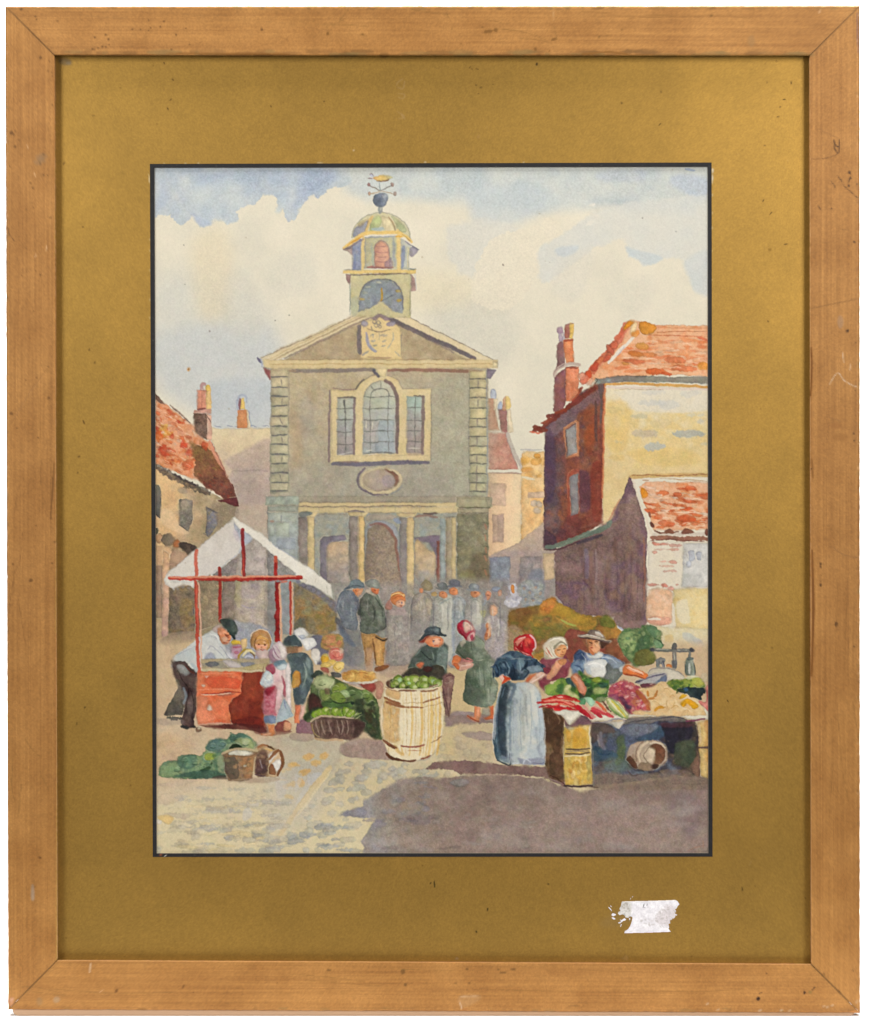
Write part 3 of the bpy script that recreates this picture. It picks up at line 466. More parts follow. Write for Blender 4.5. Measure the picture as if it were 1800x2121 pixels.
    for x, y, rx, ry, a in ((955,572,50,18,.9),(1060,578,55,20,.9),(1190,590,75,26,.9),(1170,640,70,18,.7),(1020,640,90,16,.5),(935,675,40,22,1),(1050,795,60,10,.6),(1170,797,45,18,.9),(1080,850,110,9,.5),(1130,912,80,14,.7),(930,1085,80,18,.9),(1060,1090,44,20,.9),(1145,1130,42,32,.95),(1220,1080,20,14,1)): O(['cf917c','c87f6a','d19c88'][int(x) % 3], x, y, rx, ry, 2, a=a, s=6, w=8)
    P(['ddb48e','d9ab84','dcb896'], 860,1170,1110,1140,1165,1260,1150,1480,1100,1570,860,1560, s=12, w=8); P('d69a80', 870,1490,1110,1480,1100,1570,880,1565, a=.7, s=10); L('ddd2bc', 30, 865,1505,1000,1512)
    P(['dac080','dbc68e','d6ba78'], 1165,1140,1640,1120,1640,1640,1180,1640, cu=0, s=20); P('dfd3b2', 1200,1330,1330,1260,1360,1400,1380,1560,1250,1540, a=.8, s=30, e=0); L('ded2b8', 40, 1170,1320,1175,1640, a=.8)
    P(['d8cca6','d6c698','d9cfb0'], 840,1580,1640,1640,1640,2100,860,2100, cu=0, s=20); P('b3b8b4', 1270,1690,1400,1700,1560,1820,1500,1860,1350,1800, a=.7, s=30, e=0); P('a9b3bb', 1400,1760,1520,1780,1480,1830, a=.6, s=20, e=0); P('d3b06c', 1060,1720,1150,1700,1160,1780,1080,1800, a=.6, s=30, e=0); P('d6a994', 1400,1910,1640,1900,1640,2200,1380,2200, a=.8, s=20)
def paint_ground():
    G()
    T('g')
    P(['c6ab84','c8b18c','c5b692','cab88e','cfbd8c'], 300,1330,1490,1330,1490,1790,300,1790, cu=0, gd=(0,1450,0,1700), nz=.5, s=30, g=.04, e=0)
    P('c3a07c', 318,1440,560,1500,560,1600,318,1640, a=.6, s=40, e=0); P('c89a64', 318,1530,360,1520,400,1560,330,1600, a=.4, s=20, e=0)
    P('b0a894', 540,1530,700,1530,690,1600,600,1640,540,1600, a=.6, s=20, e=0, g=.1); P('b3aca0', 560,1610,680,1580,650,1700,560,1720, a=.5, s=30, e=0)
    P('c8b27c', 906,1390,1030,1390,1030,1560,906,1560, a=.6, s=30, e=0); P('bba98a', 950,1500,1030,1500,1030,1570,950,1575, a=.6, s=16, e=0)
    # strokes of paving, left
    T('A3')
    for x, y, rx, ry, c, a in ((250,1150,150,50,'c09a80',.4),(150,1000,120,40,'c9a070',.4),(300,1480,260,40,'b79a84',.5),(200,1680,160,70,'c0a084',.5)): O(c, x, y, rx, ry, -8, a=a, s=14, w=10)
    for i in range(6): L('b0957c', 8, 100+i*60,1060+i*18-(i%2)*60,330+i*30,1010+i*30-(i%2)*60,560,1000+i*20, a=.35)
    st = [(640,1545,260,34,'9d988e'),(1040,1570,210,36,'a29d90'),(1420,1580,140,34,'a9a290'),(390,1700,170,26,'a8a296'),(680,1690,180,46,'a09a8e'),(920,1690,150,40,'a39d92'),(1420,1720,130,40,'9b9ca4'),(1620,1730,200,46,'aaa9a4'),(820,1815,330,90,'9f998c'),(1010,1830,130,50,'949492'),(1300,1790,260,46,'b0a78c'),(1440,1890,280,50,'aaa49a'),(300,1890,360,70,'b09e86'),(460,2010,190,50,'93948e'),(240,1985,220,50,'ab9f80'),(1120,2000,300,60,'aca084'),(720,2060,160,60,'8f918c'),(1280,1660,200,30,'b0a68e')]
    for x, y, w_, h, c in st: P(c, x-w_/2,y-h*.2,x-w_*.3,y-h*.5,x,y-h*.35,x+w_*.35,y-h*.5,x+w_/2,y,x+w_*.3,y+h*.5,x-w_*.1,y+h*.45,x-w_*.4,y+h*.3, a=.65, w=14, s=10, e=.1)
    D(['a9a390','b5aa8c','b0a79a'], 46, 90, 15, 320,1640,1500,1600,1764,1700,1764,2058,60,2058, jr=6, a=.55, w=12, s=10)
    D(['d9c494','d8bf84','dfcb9c'], 26, 90, 12, 320,1700,1400,1640,1500,2058,40,2058, jr=6, a=.6, w=12, s=12)
    D(['d6a85c','d9b070'], 10, 50, 26, 1540,1250,1764,1200,1764,1700,1600,1700, a=.55, s=24, e=0); P('b5b2b0', 1520,1460,1640,1420,1640,1640,1540,1660, a=.5, s=40, e=0); P('bcb8b8', 1120,1820,1200,1800,1220,1900,1120,1960, a=.6, s=24, e=0)
    P('dba848', 40,1900,170,1880,250,1930,200,2000,100,1960, a=.7, s=8); P('ddd3c2', 40,1940,100,1960,90,2000,40,1990, a=.9)
    T('B3')
    for x, y, rx, ry in ((160,1160,70,46),(360,1150,60,44),(60,1480,44,60),(250,1240,60,36),(110,1350,90,40)): O('d3a050', x, y, rx, ry, -20, a=.65, s=20, w=10, e=0)
    P('bab8b2', 150,1400,300,1350,330,1420,180,1520, a=.7, s=24, e=0); P('bdb9b0', 0,1380,80,1370,60,1480,0,1600, a=.5, s=24, e=0); P('b9b6b0', 100,1560,180,1520,60,1700,0,1740, a=.6, s=20, e=0)
    L('d3b984', 70, 0,1840,130,1680,260,1500,360,1380,430,1300, a=.85, t=.4, s=20); L('d9c596', 24, 20,1900,200,1660,330,1480,440,1340, a=.8); L('b89a68', 14, 0,1800,120,1640,250,1470, a=.5); L('c3a878', 60, -280,2230,-120,2030,0,1850, a=.8, t=.3, s=20)
    cob = [(670,1250,60,30),(990,1260,150,56),(1090,1390,70,60),(890,1350,60,40),(590,1350,100,36),(820,1430,90,34),(740,1480,50,30),(1050,1460,40,40),(500,1470,90,50),(560,1440,60,60),(430,1580,70,40),(540,1560,70,34),(760,1550,130,40),(880,1600,60,44),(400,1700,90,44),(380,1740,60,30),(720,1690,70,34),(540,1740,50,40),(200,1770,36,26),(145,1820,30,20),(460,1860,70,50),(150,1920,50,30),(620,1940,40,26),(240,2000,120,44),(1280,1350,130,50),(1360,1260,50,30),(1200,1310,50,30),(700,2020,130,50),(600,1860,40,22),(250,1690,26,20),(1300,1420,80,30),(1560,1340,100,34),(1650,1400,130,36)]
    for x, y, rx, ry in cob: O(['a3a092','a8a08c','9ea09a','aca48e'][int(x+y) % 4], x, y, rx, ry, -8, a=.58, w=14, s=8, e=.12)
    T('C3')
    for x, y, rx, ry in ((60,1040,50,40),(110,1160,110,30),(360,1110,50,60),(480,1110,70,80),(300,1020,80,50),(120,1370,40,40),(250,940,60,30),(580,1160,80,40),(620,1020,60,40)): O('b3a78c', x, y, rx, ry, 0, a=.45, w=14, s=8, e=.1)
    P('9f8a84', 300,870,450,850,700,870,700,960,460,945, a=.75, s=8); P(['85706c','8f7a74'], 90,660,200,600,440,610,720,650,720,740,500,745,260,760,100,785, cu=0, s=8, w=8); P('a3918c', 170,620,300,590,430,610,430,640,200,650, a=.7)
    T('g'); P('d2c7ac', 318,1640,560,1610,700,1650,760,1700,740,1768,318,1768, a=.38, s=40, e=0, v=.3); P('cdc0a4', 318,1480,560,1540,560,1640,318,1640, a=.25, s=40, e=0)
    # shadow across the foreground
    T('g')
    P(['94908f','92877d','8f7d70','917e71','8c786e'], 703,1689,718,1679,752,1671,755,1659,772,1648,799,1631,832,1614,880,1608,910,1612,975,1606,1025,1602,1090,1610,1122,1612,1170,1630,1200,1640,1480,1600,1480,1790,740,1790,755,1755,748,1743,760,1725,777,1697,735,1693, cu=0, gd=(740,0,950,0), nz=.5, s=3, g=.22, ns=30, w=6, e=.06)
    P('7d6a60', 960,1620,1160,1640,1200,1700,1000,1700,930,1660, a=.4, s=50, e=0, g=.3); P('a08c80', 1000,1700,1250,1660,1460,1700,1460,1770,1000,1770, a=.45, s=60, e=0, g=.2); P('74646a', 1380,1650,1440,1640,1450,1700,1430,1740,1390,1700, a=.35, s=30, e=0)
    T('B3'); D(['837f84','8a848a','787a84','968c82'], 16, 90, 30, 1040,1620,1400,1460,1764,1500,1764,2000,900,2058, jr=8, a=.5, w=12, s=10); P('9c8a74', 1300,1780,1460,1720,1600,1800,1400,1900, a=.5, s=40, e=0); P('756a70', 1380,1900,1560,1860,1680,1980,1480,2010, a=.5, s=30, e=0); P('7d7c8c', 620,1860,760,1800,880,1830,860,1900,640,1895, a=.5, s=12)
    T('g'); D(['8f857c','7a6a66','978a80'], 22, 14, 4, 780,1700,1000,1680,1120,1700,1100,1760,760,1760, jr=5, a=.45, w=10, s=3); D(['77645c','92806f','80706c','9a8676'], 60, 22, 7, 960,1630,1460,1640,1460,1765,960,1765, jr=20, a=.28, s=10, e=0)
    T('g'); D(['9aa0a0','8d9298','a5a294'], 30, 15, 5, 610,1720,700,1700,750,1740,740,1766,520,1766, jr=4, a=.55, w=12, s=2, e=.1); D(['a9a392','b3a98e','9fa09a'], 40, 17, 5.5, 322,1715,600,1700,560,1766,322,1766, jr=5, a=.5, w=12, s=2, e=.08); D(['d6c08a','dbc898'], 12, 16, 4, 322,1725,560,1715,540,1766,322,1766, a=.6, s=3)
    T('g'); D(['a4968a','a19286','9a8f8a'], 46, 26, 8, 790,1660,1000,1630,1460,1640,1460,1766,770,1766, jr=14, a=.3, s=12, e=0)
    T('C3'); P(['7b5f58','806660'], -150,1310,-60,1240,20,1225,150,1205,500,1212,800,1255,1340,1290,1560,1470,1600,1540,1300,1412,1000,1390,600,1375,300,1382,200,1330,0,1312, cu=0, s=8, w=8, g=.2); L('b09a84', 14, 420,1385,800,1385,1100,1410, a=.6); O('8e8a86', 280,1480,120,46, a=.7, s=10, e=.2)
def paint_crowd():
    G('painted_crowd', 'hazy crowd of people before the church door')
    T('B2')
    P(['9a9084','8f8880','a0968a'], 480,1060,1500,1060,1764,1010,2670,1010,2700,1400,2650,2058,480,2200, cu=0, s=120, a=.85, e=0, g=.25, ns=20)
    P(['a8937c','b39a80'], 1080,1900,1450,1880,1440,2200,1050,2200, s=60, e=0, a=.8); D(['a5604c','9a6a5c','b07a64'], 14, 50, 22, 1120,1900,1420,1780,1440,2058,1100,2100, a=.5, s=20, e=0); P('a85a48', 1300,1800,1430,1790,1400,1880,1310,1870, a=.6, s=12)
    G('painted_plants', 'hazy heap of hay and plants behind the red stall')
    # flower and hay stall behind the canopy
    P(['6f6a62','83755a','8a7650','97764a','7a7058'], -20,1060,110,1090,230,1110,380,1220,480,1280,520,1440,510,1640,420,1700,330,1720,160,1690,-20,1650, cu=0, ns=22, g=.4, s=20); P('6a6c80', 40,1080,240,1100,400,1240,500,1300,510,1440,400,1320,240,1200, a=.65, s=30, e=0, g=.3)
    D(['9a7440','8a7a40','a88650','7a6a3c'], 26, 36, 24, 120,1430,500,1420,510,1640,330,1720,150,1600, a=.5, s=20, e=0); D(['94946e','9a9a80','7f8464'], 12, 40, 20, 60,1240,400,1240,420,1420,120,1440, a=.4, s=20, e=0); P('55605a', -10,1540,100,1500,120,1620,0,1660, a=.6, s=30, e=0)
    P(['5c5c6a','686674'], 180,1740,330,1720,420,1900,330,2058,250,2058,200,1880, s=24, e=0)
    G('painted_person', 'man in a blue grey hat and coat, back turned')
    # man in a blue-grey hat
    P(['6a6e74','8a857e'], 560,1560,760,1600,800,1700,850,2058,600,2058,540,1700, s=40, e=0, a=.8, gd=(560,0,850,0)); L('4f5f78', 60, 560,1620,650,1750,720,1830, a=.6, s=30)
    P(['656d7a','737a80','5f6a78'], 590,1160,720,1150,790,1250,815,1340,760,1440,775,1560,740,1650,620,1620,555,1500,505,1360,530,1240, ns=14, g=.3, s=10); P('50535e', 500,1480,560,1520,620,1640,560,1620,505,1560, a=.7, s=16); L('596478', 14, 690,1180,760,1280,790,1260)
    P('cf8456', 715,1130,830,1115,835,1170,770,1215,725,1170); P('dba27a', 780,1150,840,1140,820,1200,770,1230, a=.8); P(['5d6f78','748288'], 600,1135,660,1075,690,1030,770,1012,830,1050,855,1105,800,1125,690,1120,620,1150, ns=8); L('4a5860', 14, 610,1130,720,1090,850,1105)
    G('painted_person', 'man in an olive jacket and brown trousers')
    # man in an olive jacket
    P(['a67c46','b88a50','8f6a40'], 810,1670,960,1690,1140,1750,1110,1800,1090,2080,1000,2090,960,1900,930,2090,880,2090,840,1850, cu=0, ns=10, s=8); P('c79a5c', 990,1780,1060,1760,1050,2000,1010,2040, a=.7, s=12); L('6b4a2c', 16, 960,1760,980,1900,1000,2058); P('b49070', 850,1900,960,1900,960,2180,900,2180, a=.7, s=30, e=0)
    P(['5a6152','6b7062','50584c'], 830,1230,900,1165,1000,1180,1070,1290,1110,1450,1125,1600,1060,1640,985,1690,820,1670,795,1560,830,1500,770,1430,800,1300, ns=12, s=8, g=.3); P('878c7a', 1000,1350,1070,1450,1090,1600,1020,1560, a=.6, s=16); L('3f453c', 24, 960,1330,985,1420,960,1540, a=.6); L('3d403a', 20, 1060,1640,1120,1600,1120,1500, a=.7); O('8d8e80', 1080,1690,60,44, a=.8, s=14); L('3f3428', 24, 1000,1730,1090,1770,1140,1750)
    P('c8744a', 925,1110,1030,1120,1040,1190,1000,1205,940,1160); P('c8b69c', 870,1140,930,1120,940,1160,1000,1210,1000,1230,880,1180, a=.8); P(['7b7c74','929688'], 860,1060,915,1020,960,1005,1030,1030,1050,1110,1080,1130,960,1125,900,1100, ns=8)
    T('B3'); P('7d4c2c', 990,55,1080,20,1155,30,1130,65,1010,105); T('B2')
    G('painted_person', 'woman with orange hair in a grey dress')
    # orange-haired woman in grey
    P(['a0978a','958c84','aaa090'], 1130,1430,1240,1380,1380,1400,1440,1500,1440,1880,1420,2058,1130,2058,1150,1700, s=24, g=.25); P('b39a90', 1180,1370,1330,1360,1380,1440,1180,1460, a=.7, s=20, e=0); L('86807c', 20, 1230,1500,1240,1900, a=.4, s=20); P('b0604c', 1120,1330,1200,1240,1200,1370,1130,1390, a=.6, s=16)
    O('cf7f48', 1275,1250,92,90); O('dfae8a', 1300,1310,60,48, a=.9); L('e3b26a', 26, 1200,1220,1270,1185,1350,1220); L('a8562c', 12, 1210,1250,1290,1220,1360,1240); L('b0643c', 9, 1230,1290,1290,1270,1350,1280); O('8a8aa8', 1315,1305,12,10); L('c07a5c', 10, 1250,1340,1290,1355,1330,1340)
    G('painted_person', 'man in a fawn coat seen from behind')
    # man seen from behind in fawn
    P(['9c9080','938a80','a89c86'], 1450,1250,1510,1190,1630,1185,1710,1290,1705,1480,1650,1620,1540,1640,1440,1600,1430,1400, s=10, g=.25); P(['8f8882','9a948a'], 1440,1560,1660,1540,1640,2058,1430,2058, s=30, a=.8, e=0); L('776a62', 10, 1450,1280,1500,1200,1640,1185,1710,1290, a=.6); P('b8a88a', 1630,1250,1700,1300,1690,1460,1630,1420, a=.7, s=16); P('938464', 1575,1085,1640,1030,1690,1070,1690,1150,1580,1140); O('c8825a', 1560,1150,26,30); L('877858', 12, 1560,1080,1620,1030,1680,1060)
    P('a0a4a8', 1690,1400,1764,1350,1764,1600,1680,1600, a=.5, s=30, e=0); O('c9a05c', 1720,1195,36,30, a=.7)
    G('painted_crowd', 'dim row of hatted people to the right of the church door')
    T('C2')
    for q in ((30,1190,'a3a392',1.0),(240,1200,'8f9694',.9),(450,1190,'9b948c',.9)):
        x, y, c, f = q
        P([c,'9c988e'], x-90,y+90,x-40,y+40,x+60,y+30,x+120,y+120,x+120,y+420,x+100,y+860,x-110,y+860,x-120,y+400, s=24, g=.25, ns=14)
    P('bdb9a6', 80,1260,180,1230,190,1500,200,1900,100,2058,60,1700, a=.8, s=24, e=0); L('7f8aa0', 40, 190,1560,200,1900, a=.5, s=24); L('8a9490', 16, 20,1320,80,1280,160,1240, a=.6)
    for hx_, hy, hc, fx, fy, fc in ((60,1095,'71746f',70,1205,'cf8a5e'),(215,1060,'6c6e78',205,1160,'cd8458'),(450,1110,'868a8e',470,1195,'cd8a60')):
        O(fc, fx, fy, 58, 44, 10); O(hc, hx_, hy, 70, 44, 10, s=10); L(hc, 24, hx_-85,hy+30,hx_,hy+44,hx_+85,hy+40)
    O('a8a8a4', 470,1105,40,36, a=.7, s=16); P('b9b49a', 500,1240,560,1240,560,1600,500,1600, a=.6, s=30, e=0); P('a0a060', 540,1400,600,1400,590,1480,550,1480, a=.5, s=20, e=0); O('d0906c', 625,1220,42,60, 15); L('8a94a0', 30, 560,1190,600,1260,580,1330, a=.6, s=14); O('8592a8', 735,1130,56,36, a=.8, s=14); O('c99678', 780,1180,28,44, a=.85)
    P(['8f9494','9a9a90','868c90'], 1020,1080,1290,1040,1330,1340,1240,1380,1040,1360, s=50, e=0, g=.3, ns=10); D(['a8aca8','b0aa98','7f868c','9aa4aa'], 24, 26, 26, 1040,1100,1300,1080,1300,1340,1040,1340, a=.5, s=16, e=0)
    P(['cfcac6','bdb9bc','d3cfc8'], 885,1110,905,1070,950,1058,990,1100,985,1170,1020,1215,1045,1270,1000,1330,940,1370,860,1350,830,1290,890,1240,900,1190, s=14, ns=6, w=10); O('c9813f', 934,1132,26,58, -6); D(['b0b0bc','d8d4d0','a8a4ac'], 14, 26, 14, 850,1240,1030,1230,1010,1340,860,1340, rot=50, jr=40, a=.6, s=8); L('9a98a4', 10, 870,1160,885,1200,850,1260, a=.6)
    P(['a39a8e','9c9290','b0a490'], 600,1490,760,1470,870,1600,880,1900,860,2058,620,2058,590,1750, s=30, g=.25, ns=20); O('8f8478', 695,1380,72,80, a=.85, s=16); O('cf9e7a', 700,1400,54,72); O('d9b090', 690,1420,26,30, a=.6)
    P('85808c', 480,1600,600,1560,600,1760,480,1720, a=.5, s=40, e=0); P('cdcab4', 400,1480,540,1440,560,1600,460,1640, a=.4, s=30, e=0)
    P('d08a5c', 605,1570,650,1560,670,1640,660,1740,610,1780,580,1740,610,1650); L('a0583c', 12, 610,1650,650,1600); O('a8603c', 615,1710,22,26, a=.8); P('cdb9a4', 640,1560,680,1590,670,1720, a=.7)
    G('painted_person', 'barefoot girl in a red bonnet and green coat')
    # girl in a red bonnet and green coat
    P(['76806c','5f6a58','858c78'], 240,1890,300,1780,400,1760,470,1700,580,1790,600,1900,720,2070,430,2070,235,1940, s=10, ns=14, g=.25); P('48523f', 240,1880,330,1790,400,1900,440,2020,280,2000, a=.6, s=30, e=0); P('949c84', 470,1720,570,1790,580,1880,480,1850, a=.6, s=24, e=0)
    P('cdbda4', 280,1810,330,1760,350,1800,300,1850, a=.7); P(['9c2034','a82a3c','8c1828'], 245,1630,270,1550,340,1510,420,1560,465,1660,465,1740,430,1780,370,1770,330,1740,270,1690, ns=8); P('d6b69c', 320,1580,350,1520,440,1590,450,1640,400,1650,350,1680, s=8); P('d9b6a8', 370,1740,440,1660,470,1700,450,1760,400,1790, s=8, a=.9); L('7d1424', 16, 260,1600,300,1700,360,1750); P('a83248', 410,1720,440,1700,450,1750,420,1770, a=.9)
    P('d27644', 190,2080,200,1970,260,1960,300,2010,280,2080); P('b5746c', 290,2010,380,1990,440,2020,430,2080,290,2080)
    T('C3'); P(['4c5a48','5f6a58','6f7a68','818a76'], 430,-20,700,-20,690,150,745,230,735,420,690,510,600,545,440,525,340,470,322,400,340,250,370,110, gd=(340,0,740,0), nz=.9, g=.3, s=8); P('4a5448', 380,300,560,350,560,500,420,480, a=.5, s=40, e=0); P('38443a', 340,340,420,330,400,460,345,450, a=.5, s=30, e=0); P('a4a894', 620,350,720,300,700,480,620,500, a=.4, s=40, e=0)
    P('cb9a84', 200,0,420,-10,430,40,330,90,260,80, s=8); P('c8683c', 200,0,250,-10,270,60,230,70); L('d9b9a4', 18, 300,30,400,20)
    P('cf7f52', 455,540,540,545,545,650,515,720,480,725,370,680,375,650,460,670, cu=0); P('d89a74', 490,550,540,550,530,640,495,700, a=.7); P('c86a40', 640,530,700,520,710,690,600,700,580,680,660,640, cu=0); L('94442c', 16, 375,660,450,700,510,725); L('94503c', 12, 590,690,700,690); P('8a8a86', 560,560,640,560,640,640,570,630, a=.6, s=16)
def paint_stall():
    G('painted_stall', 'red market stall under a white canvas canopy')
    T('A2')
    P(['8f9098','9c9c9c','868a98'], 860,1570,1100,1540,1400,1620,1500,1750,1480,2058,860,2100, s=40, e=0, g=.25, ns=14)
    # canvas canopy
    P('ab9f94', 1120,650,1230,500,1410,640,1415,965,1040,965,1030,740, cu=0, a=.85, g=.2); P('928c86', 1410,650,1500,720,1764,920,1764,970,1412,965, cu=0, g=.3); P(['aa9d94','b3a598'], 1145,640,1400,640,1400,960,1150,960, cu=0, a=.8)
    P(['d6cebf','cfc6b8','d4ccbe'], 1000,240,960,290,500,660,180,930,130,1020,140,1080,230,1130,255,1155,262,1120,350,1085,450,1090,500,1130,520,1050,700,975,860,850,1040,720,1110,650,1235,500,1100,370, cu=0, ns=40, w=5)
    P('d6cebb', 180,930,300,840,500,680,560,640,480,960,300,960, a=.5, s=40, e=0); P('dcd5c2', 130,1010,190,940,230,960,210,1020,260,1050,500,1050,500,1110,380,1080,260,1110,240,1130,150,1080, a=.8, s=16, cu=0)
    P('9ea6b6', 1005,310,1080,385,1235,500,1160,570,1090,520,1020,400, a=.75, s=14); P('b8a8b4', 1000,380,1060,430,1080,560,1000,480, a=.4, s=30, e=0); P('9fa6b6', 1120,560,1220,490,1110,650,1050,690, a=.5, s=20, e=0); L('b0b0b8', 16, 720,960,860,850,1040,700, a=.5)
    P(['e4ddcb','dfd7c3','e8e2d2'], 975,260,1000,232,1050,275,1240,390,1350,450,1500,590,1764,755,1964,885,2206,1085,2226,1250,2140,1200,1984,1100,1824,1040,1764,1000,1764,930,1650,850,1500,720,1350,600,1200,470,1080,390,1020,310, cu=0, ns=30, w=5); L('8a94b4', 12, 1480,580,1600,660,1764,750, a=.4); P('c9bea0', 1780,980,1900,1010,1880,1060,1800,1040, a=.5, s=16); L('b8ac94', 10, 2000,1060,2015,1000, a=.6); L('b0a68e', 8, 2150,1100,2160,1180, a=.6); L('b5ac98', 9, 1060,280,1250,395,1420,490, a=.5); L('a9a294', 9, 950,290,500,655,180,930, a=.5)
    for x, y in ((1800,1010),(1860,1050),(1925,1085),(1985,1118),(2045,1155),(2105,1195),(2165,1228)): O('7c7882', x, y+26, 26, 22, 30, a=.85, s=6, e=0, w=3)
    for x, y in ((300,1120),(370,1098),(440,1108)): O('8a8074', x, y+14, 26, 16, 0, a=.8, s=6, e=0, w=3)
    # red frame
    L('9c2c24', 42, 825,870,830,1200,830,1540, t=.1); L('8a2426', 44, 1105,390,1120,700,1118,965, t=.15); L('c0503a', 14, 1110,640,1120,960, a=.8); L('d68a68', 16, 1095,900,1098,965, a=.8)
    L('c05038', 44, 1515,735,1520,860, t=.1); L('9a2420', 44, 1515,830,1520,970, t=.1); L('c4604a', 46, 532,655,530,820,530,985, t=.1); L('d08a70', 14, 545,670,548,800, a=.7)
    R(['8d1a1a','9a2420'], 1512,1040,1570,1800, w=6); L('dba27e', 26, 1568,1070,1580,1500,1590,1780, t=.2); L('b03a2c', 30, 1700,1050,1708,1690, t=.1); L('d8a884', 20, 1728,1060,1722,1400,1728,1680, t=.2)
    L('b23024', 50, 205,1000,600,1008,1000,1012,1500,998,1830,985, t=.08, w=5); L('d68e6c', 26, 205,990,500,990,1000,985,1300,980,1764,972, t=.2, a=.9); L('8c1a1a', 24, 1250,1010,1500,1005,1840,1000, t=.3); L('c8644c', 22, 1580,1045,1660,1040, a=.8); L('7a2020', 10, 560,1035,900,1030,1200,1035,1500,1025, a=.6)
    L('bc4c38', 42, 525,1050,540,1500,560,2100, t=.05); L('dba88a', 20, 560,1060,585,1600,600,2100, t=.05, a=.9); L('9c3026', 12, 512,1060,525,1500,545,2090, a=.7); L('d9745a', 12, 528,1080,545,1600, a=.5)
    G('painted_person', 'man in a white shirt and dark cap leaning over the red stall')
    # man leaning over the counter
    P(['cbcac0','c1c1b8','d3d0c4'], 235,2058,265,1970,450,1830,540,1745,620,1710,700,1660,790,1640,835,1760,870,1815,960,1950,1060,2110,1090,2100,1000,2110,880,2080,600,2110,560,2170,350,2130,230,2100, ns=18, s=8); L('bc4c38', 40, 535,1700,548,1900,562,2100, t=.05); L('dba88a', 18, 585,1700,595,2100, t=.05, a=.9)
    P('8d92a2', 640,1960,740,1930,800,2040,780,2110,620,2110, a=.85, s=14); P('505c6c', 720,2020,800,2040,780,2100,700,2100, a=.7, s=14); L('8a8a94', 10, 680,1880,720,1840,800,1900,880,1990, a=.7); L('9a9a9c', 12, 620,1710,720,1690,800,1760, a=.6); P('a9b4b0', 300,1960,480,1860,520,1960,400,2080,280,2080, a=.5, s=40, e=0); P('b9a59c', 745,1610,810,1580,850,1630,800,1680,740,1660, s=10, a=.9); P('d8d2c4', 880,1900,960,1960,1060,2100,1000,2100, a=.8)
    P(['d48c62','cf8058','dca27c'], 795,1640,850,1610,920,1650,965,1700,960,1760,925,1815,860,1815,820,1740, ns=8); P('a85a3c', 880,1680,930,1700,950,1740,900,1720, a=.7); L('8a4230', 10, 890,1700,925,1735); P('dab092', 850,1750,900,1720,930,1770,890,1800, a=.7); L('7a3a2c', 9, 870,1790,920,1805)
    P(['2e3834','38443e','46524a'], 820,1545,865,1505,950,1495,1010,1545,1045,1640,1030,1690,1015,1700,1025,1755,990,1740,950,1690,890,1630, ns=8); P('6a7868', 960,1600,1020,1580,1035,1650,980,1660, a=.5, s=16); L('232c2c', 22, 940,1690,990,1720,1020,1755)
    G('painted_goods', 'goods and basket on the counter of the red stall')
    # goods on the counter
    P('cbaa3c', 965,1790,1010,1765,1085,1790,1090,1830,1000,1850, s=8); P('d9b880', 1095,1770,1160,1755,1160,1850,1100,1880, s=10); P('b08a94', 960,1850,1090,1830,1060,1990,980,1980, s=14); L('a04a5a', 20, 990,1860,1080,1850, a=.7); O('b3667a', 1030,1920,30,18, a=.8); P('c3bfc4', 900,1880,960,1900,1040,2040,940,2040, a=.6, s=20)
    G('painted_person', 'child with a round straw hat behind the red stall')
    # child in a round straw hat
    O(['b58a58','a87846'], 1340,1775,128,135, ns=8); L('d9c2a0', 14, 1215,1800,1230,1690,1330,1640,1430,1680,1475,1780, t=.1); L('7d5a38', 20, 1225,1860,1215,1780,1235,1720); P('c89048', 1265,1790,1290,1720,1350,1710,1420,1760,1430,1840,1270,1850); O('dfa680', 1335,1830,78,70); O('d88a68', 1360,1860,30,22, a=.6, s=10); O('d88a68', 1300,1850,24,20, a=.5, s=10); P('c08a48', 1270,1800,1330,1760,1420,1790,1400,1815,1300,1820, a=.8); L('8a4c34', 8, 1300,1825,1320,1825); L('8a4c34', 8, 1370,1820,1390,1825); L('a84a3c', 9, 1330,1885,1365,1880); P(['c2ada0','b89c94'], 1270,1910,1420,1890,1450,2058,1440,2100,1260,2100, s=12)
    G('painted_goods', 'goods and basket on the counter of the red stall')
    L('a3822e', 30, 1050,2058,1060,1960,1120,1900,1190,1890,1240,1930, t=.3); L('e0cf9a', 34, 1110,1970,1160,1905,1220,1910,1260,1970, t=.3); P('9a9cae', 1070,2058,1130,1960,1200,1930,1290,1970,1290,2058, a=.85, s=14); L('c8c8cc', 20, 1110,2040,1160,1970,1250,2000, a=.7); L('7a5c30', 16, 1200,1920,1245,1960,1250,2000)
    G('painted_person', 'child in a pink bonnet and pinafore before the red stall')
    # child in a pink bonnet
    P(['c6b4b0','bca8a8','d0c2b8'], 1440,1890,1490,1825,1580,1785,1650,1860,1665,1970,1610,2040,1560,2058,1460,2020,1435,1950, ns=10); P('8d6878', 1440,1900,1480,1870,1500,1980,1560,2040,1480,2058,1435,1990, a=.75, s=12); L('8a6474', 12, 1480,1850,1530,1950,1570,2000); L('a08090', 10, 1520,1840,1580,1930); P('ddd4c6', 1560,1800,1640,1870,1640,1970,1600,2000,1570,1900, a=.8, s=12)
    G('painted_person', 'child in a dark cap and green coat with a basket')
    # child in a dark green cap
    P(['4c5a5c','3c4a4e'], 1615,1810,1640,1740,1700,1710,1800,1720,1840,1790,1840,1850,1764,1850,1650,1845); P(['8a6a4c','7a5a44'], 1660,1850,1830,1850,1820,1920,1764,1950,1670,1940); P('c89a70', 1790,1870,1830,1850,1850,1900,1800,1930, a=.8)
